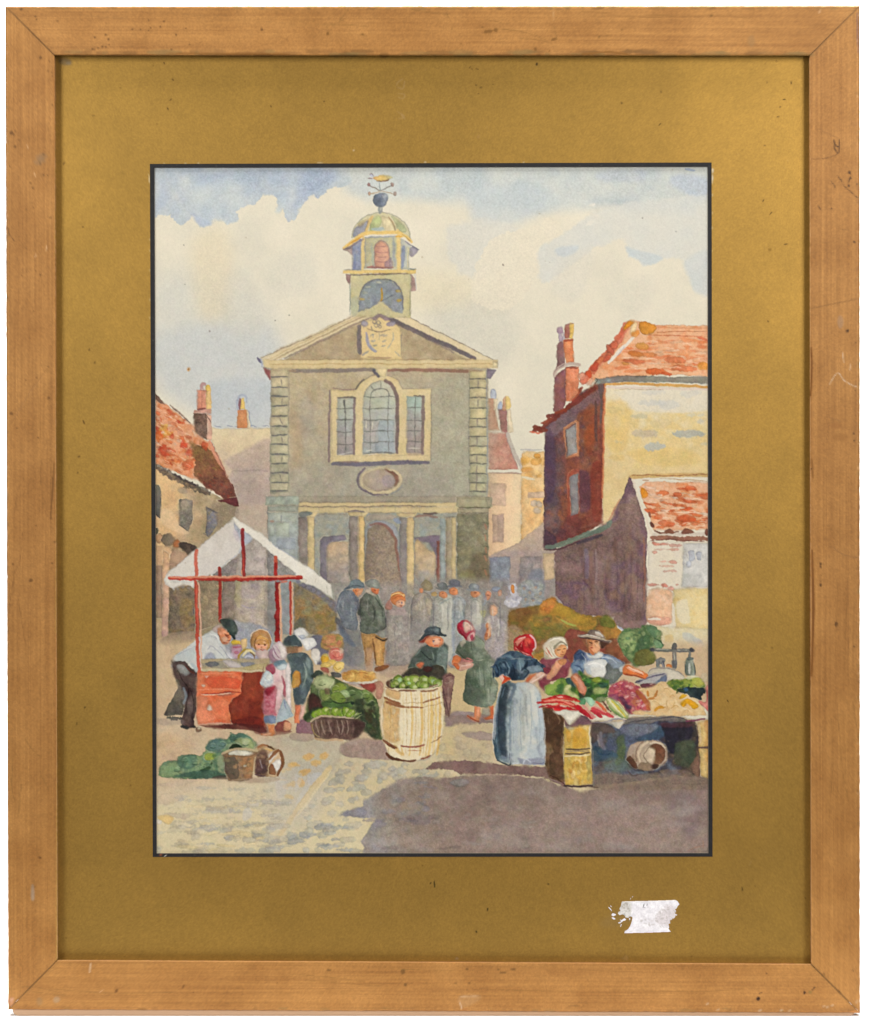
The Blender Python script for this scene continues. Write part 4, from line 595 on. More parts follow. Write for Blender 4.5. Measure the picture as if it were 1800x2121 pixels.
    P(['55686a','46585c','6a7c78'], 1660,1950,1764,1930,1880,1930,1960,2020,2000,2200,1990,2260,1860,2560,1764,2590,1720,2300,1680,2100, ns=14, g=.2); P('8fa09a', 1900,1960,1950,2040,1940,2140,1890,2060, a=.6, s=16); L('a3ac9c', 20, 1870,2060,1900,2200,1850,2350, a=.6, s=10); P('3c4c58', 1740,2300,1850,2400,1850,2540,1764,2560, a=.6, s=30, e=0); P('6a7a80', 1800,2400,1880,2300,1900,2450,1840,2500, a=.5, s=16)
    G('painted_bonnets', 'white bonnets behind the child in the dark cap')
    # white bonnets
    P(['d6d2c8','dedace','c3c2be'], 1740,1640,1764,1640,1844,1610,1924,1690,1884,1750,1974,1740,2029,1830,1954,1880,1894,1900,1844,1800,1784,1740, ns=8); L('8a8ca8', 16, 1800,1720,1850,1760,1900,1740, a=.7); P('a9b0bc', 1810,1720,1880,1710,1850,1770, a=.7); O('d9d0be', 2013,1960,60,88); P('cfcabc', 1980,2030,2030,2020,2015,2080); L('9a9cb0', 12, 1880,1900,1940,1890, a=.6)
    G('painted_flowers', 'pink and yellow flowers behind the cabbage heap')
    # flowers
    T('B2'); P(['a8864a','b88e54','8f7c44'], 320,1840,350,1720,450,1690,560,1700,600,1800,560,1900,420,1910, ns=10, s=14, g=.3); D(['c8805c','d09060','8a8a48','b87a58'], 14, 36, 24, 340,1720,580,1710,580,1860,360,1880, a=.6, s=10); O('cf8a68', 420,1780,50,40, a=.6, s=14)
    O(['d2705f','d88a74'], 505,1945,94,90, ns=6); L('e3b8a0', 12, 440,1930,480,1890,540,1900,560,1960); L('b84a48', 10, 460,1960,500,1990,550,1980); L('c05048', 10, 450,1900,520,1870,570,1910); O('e0c8a8', 575,1900,30,40, a=.7); O('d6a32e', 365,2010,54,66); O('d9b45c', 450,2050,60,40); P('dcc87c', 330,1960,390,1940,400,1980, a=.7)
    T('B3'); O('d9ba66', 380,20,70,36); P(['dcc47c','d8b45e'], 460,40,520,-20,600,-10,600,60,540,110,480,80); L('b08a3c', 10, 480,40,520,70,580,50); P('a85848', 320,50,400,60,410,120,350,110, a=.85); P('5f5c54', 440,120,540,110,570,160,480,180, s=10); P('3a463c', 200,160,260,90,330,100,340,150,250,180, s=10)
    G('painted_stall', 'red market stall under a white canvas canopy')
    # counter
    T('A3'); R(['b09c74','a89a78'], 590,-60,1440,110, s=12); P(['8f8a7c','a39a80'], 600,0,1000,-40,1100,30,900,60,640,40, s=16, a=.8); P('565c64', 640,0,760,-30,820,20,700,40, a=.7, s=14); P('bcb0a8', 860,-40,1000,-30,1090,40,960,55, s=10); P('787c90', 1080,0,1200,-20,1260,0,1140,50, a=.8, s=14); P('b3a270', 1130,40,1300,0,1440,20,1420,80,1150,80, a=.8, s=14)
    P(['d5663e','dc7a50','cf5a36'], 545,95,700,90,1110,100,1120,380,980,480,950,720,980,752,760,742,560,765,535,640,530,300, cu=0, ns=20, w=5); P('df8a64', 540,420,680,440,680,580,760,680,620,740,545,720, a=.85, s=6); P('c8482c', 640,170,1050,190,1060,300,900,320,700,300, a=.6, s=20); P('dc7c54', 680,500,940,480,930,690,780,690,690,640, a=.6, s=8)
    P(['86341f','7a2e20','8e3c24'], 1110,100,1400,110,1370,820,970,750,935,520,1000,430,1085,375, cu=0, ns=24, w=5, s=8); P('6a2018', 1000,700,1250,660,1370,720,1370,820,980,745, a=.6, s=20, e=0); P('93462c', 1150,120,1280,120,1260,400,1120,420, a=.5, s=40, e=0)
    L('d9bfa0', 14, 596,385,760,385,960,370, a=.9); L('8c2a20', 12, 600,375,800,372,860,360,1100,360); L('a8624c', 26, 800,400,900,395,1000,380, a=.7); P('e0c0a4', 590,275,640,270,615,305, s=4); P('e0c4aa', 695,515,725,575,668,580, s=4); P('dba088', 640,150,690,160,655,190, s=4); L('c4b58e', 30, 545,82,800,75,1100,95,1440,92, t=.1); L('cf5a40', 40, 555,20,575,120, t=.2); L('dfb49c', 16, 592,0,598,80)
    P('53221e', 590,770,760,765,1000,750,1300,770,1390,820,1380,880,1200,830,800,810, a=.9, s=10); L('cf9a80', 16, 560,760,700,745,980,750, a=.8); O('8a6a54', 560,820,38,30); O('cdbba0', 570,805,20,18, a=.8)
    P('6d3a34', 1250,830,1500,780,1720,850,1500,900,1300,880, a=.6, s=16)
    G('painted_person', 'man in a white shirt and dark cap leaning over the red stall')
    # man's trousers
    P(['3c2826','4a3a38','55453e'], 230,-30,400,-20,470,60,540,110,535,300,530,600,505,700,510,790,440,800,360,790,335,720,360,640,400,420,330,280,285,200,240,110, cu=0, ns=16, g=.3); P(['6c6456','5c544c','4a4840'], 285,200,400,340,400,430,350,640,200,655,125,640,160,560,250,420,300,300, cu=0, ns=14, g=.3); P('a3aaa6', 290,20,380,30,450,100,400,150,320,110, a=.7, s=20); L('8fa4b0', 34, 380,300,410,400,380,500, a=.6, s=14); L('a9b4b4', 50, 470,0,520,60,530,100, a=.8, s=14); L('5a2c24', 24, 400,30,450,90,500,120, a=.8); P('7a6a66', 410,480,500,400,500,560,440,640, a=.5, s=30, e=0); L('33342f', 40, 170,670,250,690,350,680, a=.85, w=8); L('2a2c2c', 40, 350,790,430,800, t=.3); L('35332f', 30, 470,785,520,790, t=.3); P('8d8078', 40,680,340,690,360,760,60,760, a=.4, s=30, e=0)
    G('painted_person', 'child in a pink bonnet and pinafore before the red stall')
    # pink pinafore
    P(['d6b8ae','cfaaa6','dccabf'], 1380,60,1480,20,1680,0,1705,100,1700,420,1715,575,1660,560,1615,420,1590,560,1520,690,1380,640,1355,560,1385,330, gd=(1350,0,1720,0), nz=.5, cu=0); P(['9a4050','a85a64'], 1385,60,1440,10,1500,30,1510,120,1440,140, s=8); P(['a8505c','b87078','9a3a4a'], 1385,320,1520,290,1510,560,1520,650,1385,640,1355,560, s=10, ns=10); P('8a1828', 1385,320,1510,270,1480,340,1430,400, a=.8, s=8); P('a04452', 1600,150,1640,260,1640,410,1615,410,1610,260, a=.85); L('b89a9a', 9, 1490,220,1600,205,1610,60, a=.6); P('d9cfc6', 1640,20,1690,20,1705,300,1700,560,1660,540,1650,300, a=.7, s=10)
    P(['a9b6b8','c9cfc6','7d94a4'], 1325,235,1375,110,1430,100,1490,160,1480,250,1400,305,1350,285, ns=8); P('d6d6c8', 1400,190,1450,110,1480,180,1450,230, a=.8); P('5f88a0', 1500,-10,1620,-40,1650,20,1580,60,1510,40, s=8, a=.9); P('c3ccc8', 1530,40,1640,10,1640,70,1570,90); P(['5a6c90','6a7c9a'], 1380,655,1520,660,1515,750,1390,745,1375,700, cu=0, w=6); P(['a6b8bc','94a8b0','b9c4c0'], 1510,720,1560,600,1620,410,1680,540,1735,650,1640,690,1560,760, cu=0, w=6); L('6a7aa0', 16, 1620,450,1640,560, a=.7)
    P('cf8350', 1420,760,1500,765,1508,880,1470,905,1330,890,1340,865,1430,860, cu=0); P('d9a884', 1350,870,1440,860,1460,890,1370,895, a=.8); P(['8a4a3c','70383c'], 1520,760,1600,710,1690,720,1700,830,1560,860,1500,820, s=8); P('d09a70', 1620,730,1700,730,1710,810,1620,840, a=.85, s=8)
def paint_mid():
    T('B3')
    G('painted_person', 'child in a dark cap and green coat with a basket')
    # green child's legs, basket
    P('7a5560', 20,690,210,700,215,880,0,870, cu=0, a=.9, s=10); P('9a8074', -40,870,220,880,210,960,-40,960, a=.5, s=20); P(['c98a3c','d6a450'], -20,110,50,105,65,200,50,260,0,300,-40,290, s=8); L('8a5424', 14, 60,120,65,220,30,300); P('cf7a50', -10,510,70,515,50,740,-10,740, cu=0); P('d3a894', 60,520,110,530,95,690,50,700, cu=0); P('c86a4c', 0,520,60,520,40,620,0,620, a=.6)
    G('painted_cabbages', 'heap of green cabbages beside the big barrel')
    # heap of cabbages
    P(['5a6a3c','4a5a34','66744a','3f4c30'], 110,660,150,500,170,380,200,250,280,155,400,150,500,180,600,230,760,300,900,340,990,420,1035,560,1050,760,1075,940,1000,930,860,850,700,760,400,740,130,730, cu=0, ns=22, w=8, s=8, g=.25)
    P(['4c2c26','3a2622'], 160,420,220,370,310,450,350,560,260,640,170,600, s=20, g=.3); P(['34442a','2c3a2a'], 220,560,340,560,330,620,190,680,120,720,120,640, s=16); P(['3a4630','2f3a2c','4a4430'], 740,470,900,420,1000,560,1050,900,960,920,860,840,800,680, s=40, ns=10, a=.8, g=.3); P('44301f', 870,560,960,580,950,740,880,700, a=.6, s=30, e=0)
    P(['a9ae80','98a070'], 220,240,280,155,400,160,490,220,470,300,380,330,300,320, s=6); P(['8a9a3e','77883a'], 450,330,500,260,580,240,640,300,560,350,480,370, s=6); P(['a3b488','8ea468'], 560,350,640,330,690,390,640,430,560,420, s=6); P(['7d9040','6a8038'], 430,400,530,350,620,430,620,480,560,500,470,460, s=6); P(['56733c','4c6638'], 320,470,440,450,560,500,700,470,690,540,540,550,360,560, s=10); P(['6b7a40','7d8a4c'], 300,330,400,330,430,420,360,470,310,430, s=8); P(['7c8c4a','66783c'], 830,330,920,330,970,420,900,480,850,420, s=8); P('5f7448', 640,330,800,320,840,420,740,440, s=10, a=.8); P('77604c', 360,310,420,320,420,380,370,380, a=.7, s=10); L('c9cda0', 9, 430,300,470,240,480,200); L('b9c490', 8, 560,360,640,380); L('2e3c24', 16, 470,470,560,500,690,480); O('26322a', 710,495,26,20); D(['7d8f58','93a06a','4a5c30'], 20, 30, 14, 780,340,1000,460,1040,700,860,600, rot=60, jr=30, a=.45, s=8); D(['5a6c3c','38482a'], 24, 26, 12, 860,500,1040,560,1060,920,900,860, rot=80, jr=40, a=.4, s=10)
    G('painted_pan', 'wide pan of potatoes behind the cabbages')
    # pan of potatoes
    P('8f4038', 780,240,980,240,1000,300,960,360,860,310, s=8); P('b07a64', 980,230,1090,240,1070,420,1010,440,1000,330, s=10, a=.8); O(['d0a256','c89448'], 790,165,215,75); D(['ddb868','b8823c','d9ac5c','c08a48'], 24, 40, 22, 590,120,800,90,990,120,990,210,620,200, a=.75, s=6); L('a0703a', 14, 740,130,830,110,900,130); L('d3ccb6', 22, 600,210,700,238,900,238,1015,215, t=.2); P('a89a90', 620,230,780,240,830,300, a=.7)
    G('painted_basket', 'brown basket of green apples below the cabbages')
    # basket of green apples
    for x, y, r in ((250,640,54),(310,620,56),(375,600,58),(440,620,50),(500,605,60),(570,615,54),(625,600,58),(695,610,50),(660,640,40)): O(['7c9a2c','8faa3c','6a8a28'], x, y, r, r*.95, ns=6, e=.25); O('c9cc88', x+14, y-16, r*.42, r*.4, a=.75, s=14)
    P(['6a5048','5c443c','7a6054'], 195,740,230,690,330,665,700,685,780,690,865,740,850,830,770,930,690,960,400,945,265,965,235,930,205,820, cu=0, ns=10, g=.3, w=5); P(['3f2c28','4a3630'], 730,720,840,740,840,820,760,920,720,900,740,800, s=14, a=.85)
    for x in (270,340,430,530,590,660): L('a38c7c', 16, x-20,710,x,800,x+30-(x > 550)*50,880, a=.75, s=8)
    for x in (310,390,480,560,630,700): L('4a3630', 20, x-10,710,x+5,800,x-5,900, a=.5, s=10)
    L('bfa88a', 24, 195,725,240,690,340,662,500,665,720,680, t=.3); L('56423a', 8, 330,690,500,690,720,690); L('c0a078', 30, 240,930,300,955,480,950,590,960, t=.4); L('7a5838', 14, 200,740,215,830,250,930, a=.8); L('c9b070', 16, 210,760,230,860,290,920, a=.5); L('93a060', 16, 720,670,760,640,820,620); L('c3c690', 9, 700,660,770,620); L('a3a878', 10, 750,690,830,640)
    G()
    P(['98807a','8f766e','a08a84'], 555,1060,600,1000,700,960,850,930,1000,950,1080,960,1130,1060,1190,1160,1290,1205,1000,1195,800,1180,640,1160,565,1120, s=16, g=.2, a=.78)
    G('painted_person', 'boy in a blue grey hat seated behind the big barrel')
    # seated boy behind the barrel
    P(['3f4a42','4c5850','343d38'], 1420,2058-2058,1440,-60,1500,-130,1570,-210,1640,-240,1764,-215,1850,-260,1890,-200,1890,40,1840,180,1700,190,1420,130,1400,60, cu=0, ns=14, g=.2); P(['64746c','75847a','56645c'], 1764,-180,1850,-230,1900,-120,1880,60,1850,170,1764,200, s=14, ns=10); L('2c3430', 18, 1560,-150,1640,-80,1700,-40); L('8a9a8c', 14, 1700,-140,1730,-40, a=.6, s=10); L('76857c', 16, 1480,-90,1560,-170, a=.6, s=10)
    P(['3a342a','454032','2e2c28'], 1310,165,1390,80,1480,50,1620,60,1764,20,1850,60,1840,200,1700,195,1560,175,1420,165, s=8); P('c76a48', 1500,10,1560,-20,1600,0,1570,60,1540,60); P('4a2420', 1600,40,1700,60,1660,110,1590,90, a=.8)
    P(['db8e60','d67f52'], 1580,-300,1640,-330,1764,-340,1830,-300,1820,-230,1764,-200,1680,-210,1630,-240); P('e3b494', 1690,-300,1790,-310,1780,-240,1720,-230, a=.8, s=12); L('6a3020', 9, 1690,-285,1720,-285); L('6a3020', 9, 1770,-290,1800,-288); L('a03c30', 10, 1720,-225,1770,-225); O('7a7a98', 1705,-275,8,7)
    P(['7d2a20','9c4028'], 1530,-270,1570,-320,1640,-350,1680,-350,1620,-300,1590,-260, s=8); P(['4a585e','3a474e','5f7078'], 1532,-280,1560,-330,1600,-370,1600,-410,1650,-450,1720,-465,1790,-440,1820,-380,1880,-350,1860,-335,1764,-350,1660,-350,1590,-310, ns=8); P('7d9090', 1690,-430,1760,-440,1790,-390,1700,-390, a=.6, s=10); L('2c363c', 14, 1535,-280,1600,-330,1700,-358,1870,-340)
    G('painted_basket', 'narrow brown basket right of the big barrel')
    # cone basket
    P(['84625a','75544e','8f7064'], 1830,160,1860,125,1920,110,1975,150,1970,250,1940,480,1915,665,1860,650,1820,300, cu=0, ns=10, g=.25); L('5c3c36', 12, 1850,180,1900,150,1960,160); L('55363a', 10, 1830,300,1880,500,1910,660); L('5f403c', 10, 1970,240,1940,450,1915,650); L('a38478', 22, 1900,300,1905,560, a=.5, s=10); L('b09a88', 10, 1850,240,1890,250,1960,200, a=.6)
    G('painted_barrel', 'big yellow barrel full of green apples')
    # the big barrel
    edge = [1115,270,1130,230,1250,215,1500,230,1764,240,1800,290,1835,450,1848,620,1840,800,1810,960,1764,1060,1700,1145,1560,1205,1400,1212,1270,1195,1180,1140,1120,1030,1075,850,1055,690,1062,560,1095,400]
    P(['ddca9e','dfcea6','e4d6b2','dbc48e'], *edge, cu=0, ns=30, w=4)
    P(['c29050','bb8844','c89a58'], 1100,420,1200,520,1300,560,1285,760,1290,960,1200,990,1110,960,1080,800,1085,560, cu=0, a=.62, s=14, ns=8); P('c08c4c', 1140,310,1300,350,1290,450,1180,430,1120,380, a=.6, s=20); L('ddc8a0', 22, 1075,560,1068,720,1090,880, a=.8)
    D(['ddc498','e0cba0'], 12, 8, 40, 1130,560,1280,560,1280,940,1130,900, a=.7, s=5, jr=5)
    for x, w_, c in ((1445,26,'d6a850'),(1570,34,'d2a048'),(1685,40,'d6aa4c'),(1740,24,'d9b25c'),(1340,14,'d6b878'),(1620,12,'e6d6b0'),(1500,10,'e8dcb8'),(1790,30,'d29c3c'),(1650,14,'cf9a40')):
        L(c, w_, x-8,360,x+6,560,x+6,760,x-10,1000,x-30,1150, a=.55, t=.8, s=8)
    L('dcb060', 20, 1310,1040,1340,1120, a=.6); L('c8923c', 40, 1230,1020,1280,1100,1340,1130, a=.5, s=14); L('e6dcc0', 20, 1480,420,1490,560, a=.7); P('e3d6b4', 1320,600,1420,600,1430,900,1380,1000,1320,900, a=.6, s=30, e=0)
    L('885434', 30, 1105,420,1180,465,1300,500, t=.5); L('8a5838', 36, 1120,480,1220,510,1350,535, t=.5); L('946040', 20, 1330,535,1450,550,1590,550, t=.5); L('8a5a3c', 22, 1590,490,1680,460,1800,425, t=.5); L('a88858', 8, 1340,490,1500,495,1600,480); L('a88a5c', 8, 1600,545,1720,520,1830,485)
    L('7a4a30', 34, 1095,950,1150,1000,1250,1050, t=.5); L('6b4028', 26, 1140,1010,1230,1060, t=.5); L('8f5244', 24, 1310,1025,1450,1040,1600,1018, t=.5); L('a06a44', 10, 1390,1085,1560,1085); L('8a6a48', 12, 1690,990,1764,950,1820,900)
    L('54301e', 40, 1140,1120,1210,1180,1320,1205, t=.5); L('5c3828', 26, 1280,1195,1400,1215,1490,1205, t=.5); L('7d4c38', 22, 1560,1195,1680,1150); L('8c8880', 10, 1500,1215,1640,1190,1764,1090, a=.6)
    P(['5c4030','6b4c3c'], 1120,240,1180,205,1220,240,1230,310,1160,300); P('3f4a22', 1190,250,1230,190,1764,190,1800,230,1764,300,1500,330,1230,300)
    for x, y, r in ((1280,200,66),(1215,260,44),(1330,270,54),(1400,240,50),(1480,200,70),(1590,205,62),(1470,290,56),(1545,260,50),(1600,275,62),(1700,220,66),(1764,250,54),(1390,190,40),(1240,240,40)): O(['83993a','96ac4c','6f8a30'], x, y, r, r*.85, ns=6, e=.25); O(['c8d098','cfcf90','a8ccA0'.lower()][int(x) % 3], x+16, y+6, r*.5, r*.42, a=.75, s=14)
    L('4a5c1c', 10, 1220,200,1270,160,1340,180); L('d3c8a4', 22, 1230,310,1400,330,1600,325,1780,275, t=.3); L('7a5640', 24, 1290,335,1400,345,1500,345, t=.4); L('8a6448', 20, 1560,350,1700,345,1764,320, t=.4); L('86604a', 16, 1660,300,1764,270, t=.4); L('9c7450', 12, 1120,290,1200,330,1300,345)
    G('painted_greens', 'low heap of leafy greens in the left foreground')
    # man with hat-crate in the left foreground : green stuff, tub and keg
    T('A3')
    P(['6f8a66','5c7a5e','7d9468','4c6c58'], 60,1340,110,1240,190,1200,300,1210,310,1150,420,1130,500,1130,560,1150,640,1100,650,1010,720,960,830,935,900,940,960,870,1080,865,1180,900,1260,980,1300,1040,1280,1100,900,1100,900,1420,700,1425,400,1435,100,1420,55,1390, cu=0, ns=20, w=8, s=6, e=.2, g=.25)
    P(['8a9c6a','7d9468'], 70,1330,200,1220,320,1250,320,1400,120,1410, s=20, a=.8); P(['4a7268','567c74'], 650,1040,720,960,830,940,900,1000,820,1090,700,1090, s=10); P(['3f6854','4c7460'], 940,900,1050,870,1170,900,1240,980,1180,960,1060,920,970,980, s=8); P(['a3ae78','939c6a','aab088'], 1010,960,1090,930,1190,940,1250,1010,1240,1070,1150,1070,1080,1000, s=6); P('26381f', 940,1060,980,1000,1060,1010,1110,1060,1030,1075, s=8); P(['a0a84c','8a983e'], 630,1150,690,1110,770,1130,740,1200,650,1210, s=10); P(['567a64','4a6c58'], 300,1210,400,1130,520,1150,540,1260,420,1310,320,1280, s=14, a=.9); P('2f4a2e', 570,1330,680,1290,740,1200,720,1300,620,1360, a=.8, s=10); P(['355848','3f6050'], 270,1390,420,1350,700,1330,880,1360,880,1420,600,1420,300,1410, s=20, a=.85); P('9a9c78', 800,1180,860,1150,890,1360,820,1340, a=.6, s=24, e=0); P('4a3a34', 740,1410,900,1390,940,1440,760,1440, a=.7, s=14)
    D(['7d9a78','8aa07c','40604c','9aa878'], 30, 34, 18, 120,1240,640,1120,860,960,900,1340,120,1390, jr=40, a=.4, s=12)
    G('painted_keg', 'small keg lying behind the tub')
    P(['b8946c','c2a47c','a8845c'], 1250,1090,1290,1030,1380,1015,1480,1040,1560,1090,1615,1160,1610,1240,1580,1330,1530,1410,1400,1405,1270,1390, ns=12); P(['8a6c54','5c4238','70564a'], 1290,1110,1400,1080,1430,1200,1420,1330,1380,1400,1270,1390,1260,1250, s=14, ns=8); P('dbd3c2', 1430,1130,1500,1110,1540,1130,1470,1220,1440,1240, s=6); P('ddd6c8', 1480,1260,1560,1190,1590,1230,1560,1330,1500,1350, s=6); L('7d5030', 40, 1440,1190,1500,1130,1560,1085, t=.4); L('74482c', 40, 1580,1100,1605,1190,1595,1280,1540,1390, t=.4); P('84583a', 1430,1300,1480,1250,1520,1330,1510,1390,1440,1370, s=6); L('54341f', 26, 1420,1025,1500,1070, t=.4); L('8a5c3c', 26, 1300,1040,1360,1015,1420,1020); L('d9b060', 16, 1390,1060,1480,1090, a=.8); P('443234', 1270,1310,1380,1250,1400,1340,1300,1370, a=.7, s=14); L('a99c98', 20, 1320,1200,1350,1300, a=.6, s=8); L('56404a', 12, 1260,1390,1400,1405, a=.8)
    G('painted_tub', 'round wooden tub in front of the greens')
    P(['8a6a4c','7a6450','9a7450','6a5c48'], 850,1120,1000,1080,1280,1090,1295,1110,1250,1250,1230,1440,1100,1460,930,1450,900,1380,880,1200, cu=0, ns=8, w=5, g=.2); P(['4c4238','585044'], 890,1190,1000,1170,1060,1320,1060,1420,960,1440,900,1340, s=14, a=.8); P(['b88452','a8764a'], 1100,1180,1240,1160,1220,1400,1130,1420, s=14, a=.7); D(['4a4a3c','9c8460','6a5c44','c29a68'], 18, 26, 24, 900,1180,1230,1170,1210,1420,940,1430, a=.5, s=6); O(['cfc8ae','d8d2bc'], 1080,1115,150,34); L('bfa780', 30, 845,1130,950,1075,1120,1065,1285,1085, t=.2); L('7a5c40', 12, 870,1150,1000,1160,1200,1150,1290,1105); L('ccb68c', 18, 1265,1160,1245,1300,1230,1420, a=.7); L('54402e', 14, 930,1455,1100,1460,1200,1445); O('b9b9a0', 1135,1270,22,14, a=.8)
    G()
    P('a89078', 900,1460,1300,1420,1560,1420,1500,1470,1200,1490, a=.6, s=20, e=0)
def paint_table():
    G('painted_hay', 'golden brown heap behind the vegetable table')
    # heap of hay and bushes behind the stall
    T('C2')
    P(['8f7430','a87c34','7a6c34','8c5e38','b0823c'], 880,1415,980,1375,1180,1350,1270,1330,1310,1270,1430,1230,1500,1285,1620,1350,1764,1440,1964,1480,2100,1460,2194,1530,2234,1620,2324,1700,2330,2070,1300,2070,1000,2070,880,1900, cu=0, ns=26, w=8, s=10, g=.3)
    P(['7d5a30','74522c'], 885,1420,1000,1380,1240,1360,1260,1440,1140,1500,1080,1640,890,1700, s=60, a=.75, e=0); P(['c07c38','c98a44'], 1280,1340,1330,1280,1440,1235,1480,1290,1420,1400,1310,1440, s=50, e=0); D(['cf8a44','b8702c','c87a3c'], 10, 30, 26, 1280,1280,1460,1250,1440,1420,1290,1430, a=.7, s=6); P(['bd9438','b08c34'], 1440,1390,1560,1340,1764,1460,1900,1520,1764,1560,1560,1480, s=70, a=.7, e=0); P(['77702f','6a6a34'], 1180,1620,1400,1560,1600,1600,1560,1740,1300,1760,1200,1760, s=90, a=.7, e=0); L('a9b058', 26, 1530,1510,1620,1560,1700,1590, a=.8); L('9aa04c', 20, 1640,1560,1720,1590, a=.7); P('a8987c', 840,1650,1000,1600,1120,1800,1200,1960,900,2040, a=.6, s=50, e=0, g=.3); D(['a8843c','8a6a34','6a6c34','b58a48'], 40, 40, 16, 900,1500,1250,1420,1764,1500,1700,1700,1200,1740,900,1700, rot=20, jr=40, a=.4, s=14)
    P(['8f4f40','854438','7a5038'], 1590,1680,1764,1640,2060,1760,2330,1850,2330,2070,1600,2070, s=24, ns=16)
    T('D2'); P(['6a6a2c','5c6430'], 260,1500,340,1460,420,1530,440,1600,360,1660,280,1600, s=16); P(['b8843c','a8763a','8f5c34'], 200,1600,420,1620,520,1680,480,1760,560,1960,420,1900,330,1760, s=24, a=.85); P(['7d4a34','8a5a3c'], 330,1780,480,1750,580,1960,640,2058,480,2058,340,1920, s=24)
    G('painted_bush', 'green bush behind the scales')
    P(['63784c','7c8f5c','4c6840','8a9c66'], 470,1760,560,1640,680,1620,760,1630,800,1590,850,1572,960,1605,1025,1680,1000,1760,1050,1830,1000,1880,900,1870,930,1960,940,2058,700,2100,640,2058,560,1960,500,1850, cu=0, ns=14, w=10, s=8, e=.2, g=.25)
    P(['9aa870','8a9c60'], 500,1760,640,1660,720,1740,680,1900,560,1860, s=24, a=.8); P(['3c5a3c','4a6444'], 780,1700,860,1720,880,1860,760,1900,700,1860, s=20, a=.8); P(['6f8c60','5a7c58'], 840,1600,940,1600,1000,1680,940,1740,860,1680, s=10); P(['64845c','7d9870'], 920,1760,1000,1770,1040,1840,960,1870, s=8); P(['747038','626030'], 700,1920,860,1890,940,1960,920,2058,700,2080, s=14); L('3a5036', 12, 930,1740,1000,1780,1040,1840); D(['a8b480','44603c','55785a'], 22, 24, 20, 520,1680,1000,1640,900,1900,560,1880, a=.5, s=10); L('7d86b8', 26, 480,1600,540,1640, a=.6, s=12)
    G('painted_scales', 'iron weighing scales with a pan on the table')
    # wall light and scales
    L('61625f', 44, 905,1890,1100,1895,1300,1898,1410,1900, t=.1); L('c3bd9f', 10, 940,1880,1130,1885, a=.8); L('bdb79c', 9, 1220,1892,1380,1894, a=.8); O('47484e', 905,1890,24,22); O('47474c', 1395,1890,22,26); P(['4e4e54','6c6a66'], 1150,1860,1165,1810,1190,1800,1215,1830,1215,1880,1180,1900); L('77776e', 50, 1185,1900,1188,2000,1185,2110, t=.05); L('c9c4a8', 12, 1180,1930,1182,2050, a=.7); L('45464c', 10, 1160,1910,1165,2060); L('6f706a', 30, 1378,1920,1380,2060, t=.1); L('484a50', 9, 1365,1930,1365,2050); P(['63646a','7a7870'], 960,2020,1010,1985,1070,2010,1050,2060,980,2080)
    T('D3')
    P(['8a8880','6a6a68'], 945,-40,1000,-60,1000,60,950,60, cu=0, w=5); L('54555c', 34, 1045,-20,1045,140, t=.1); L('bdb8a8', 10, 1040,0,1040,90, a=.8); P(['6c6c70','54545a'], 1150,-30,1210,-40,1220,50,1160,60, cu=0, w=5); P('c8743c', 1085,20,1140,15,1150,50,1085,50); P(['5c665f','77806f','a8ac9c'], 1320,-20,1340,-60,1420,-60,1425,20,1445,140,1400,165,1325,160,1315,80, cu=0, gd=(1310,0,1450,0), nz=.3); L('cfcdbc', 26, 1370,0,1375,130, a=.8, s=8); L('3a4244', 12, 1425,0,1440,140); O('5f6a66', 1380,-60,40,22)
    P(['bdb29c','c9c0a8'], 850,120,900,70,1010,45,1150,60,1250,110,1310,190,1250,220,1080,220,900,200, ns=10); L('8a8078', 12, 850,115,930,65,1080,60,1220,95,1300,160); P(['a3a09e','b3aea6'], 700,240,760,190,880,140,1060,115,1085,200,960,250,800,270, s=6); P('5c6c8c', 960,230,1060,140,1085,200,1040,260,900,280, s=8); L('54506a', 16, 700,240,800,200,1000,140,1060,125); L('4a4658', 18, 700,245,760,220, a=.8)
    P(['6a3a44','5a3040'], 760,260,900,250,960,270,920,300,800,310, s=8)
    G('painted_person', 'woman in a white headscarf and maroon dress, hand to her chin')
    # three women behind the table
    T('C3')
    P(['80343f','74303c','8f4a50'], 1230,60,1310,-40,1400,-60,1600,-100,1640,0,1625,160,1560,205,1420,225,1330,340,1280,300,1240,200, cu=0, ns=14, g=.2)
    T('C2'); P(['8a4650','a06468'], 1260,2100,1320,1990,1480,2000,1600,2000,1660,2100, s=12); P(['dacfb4','d2c6aa'], 1312,1840,1370,1765,1480,1728,1580,1735,1620,1830,1600,1900,1560,1970,1500,1990,1420,2010,1340,1990,1330,1900); P('c0b292', 1320,1850,1350,1960,1420,2000,1340,1990, a=.6, s=14); L('b8604c', 14, 1360,1870,1400,1940,1430,1980); L('c07a60', 10, 1340,1900,1390,1980); P(['dca068','d4905c'], 1455,1900,1490,1850,1560,1820,1600,1850,1600,1910,1570,1970,1520,1985,1470,1950, ns=8); L('8a8068', 26, 1450,1880,1480,1830,1550,1790,1605,1830, t=.3); L('5c3424', 10, 1490,1885,1530,1880); L('5c3424', 10, 1560,1880,1590,1878); L('a8583c', 9, 1530,1950,1570,1945); P('e0b48a', 1480,1900,1530,1900,1520,1950, a=.6)
    T('C3'); P(['dba27a','d0905f'], 1358,150,1400,90,1480,-20,1560,-40,1570,0,1520,80,1450,170,1400,195,1365,180); P('cf8a58', 1500,-30,1600,-60,1600,0,1540,20)
    G('painted_person', 'woman in a red headscarf and long blue skirt, hands on hips')
    # woman in blue, arms akimbo
    T('C2'); P(['24405c','34546e','1c3450'], 690,2080,760,2000,850,1935,930,1900,1060,1930,1160,1970,1260,2050,1300,2120,700,2120, ns=10)
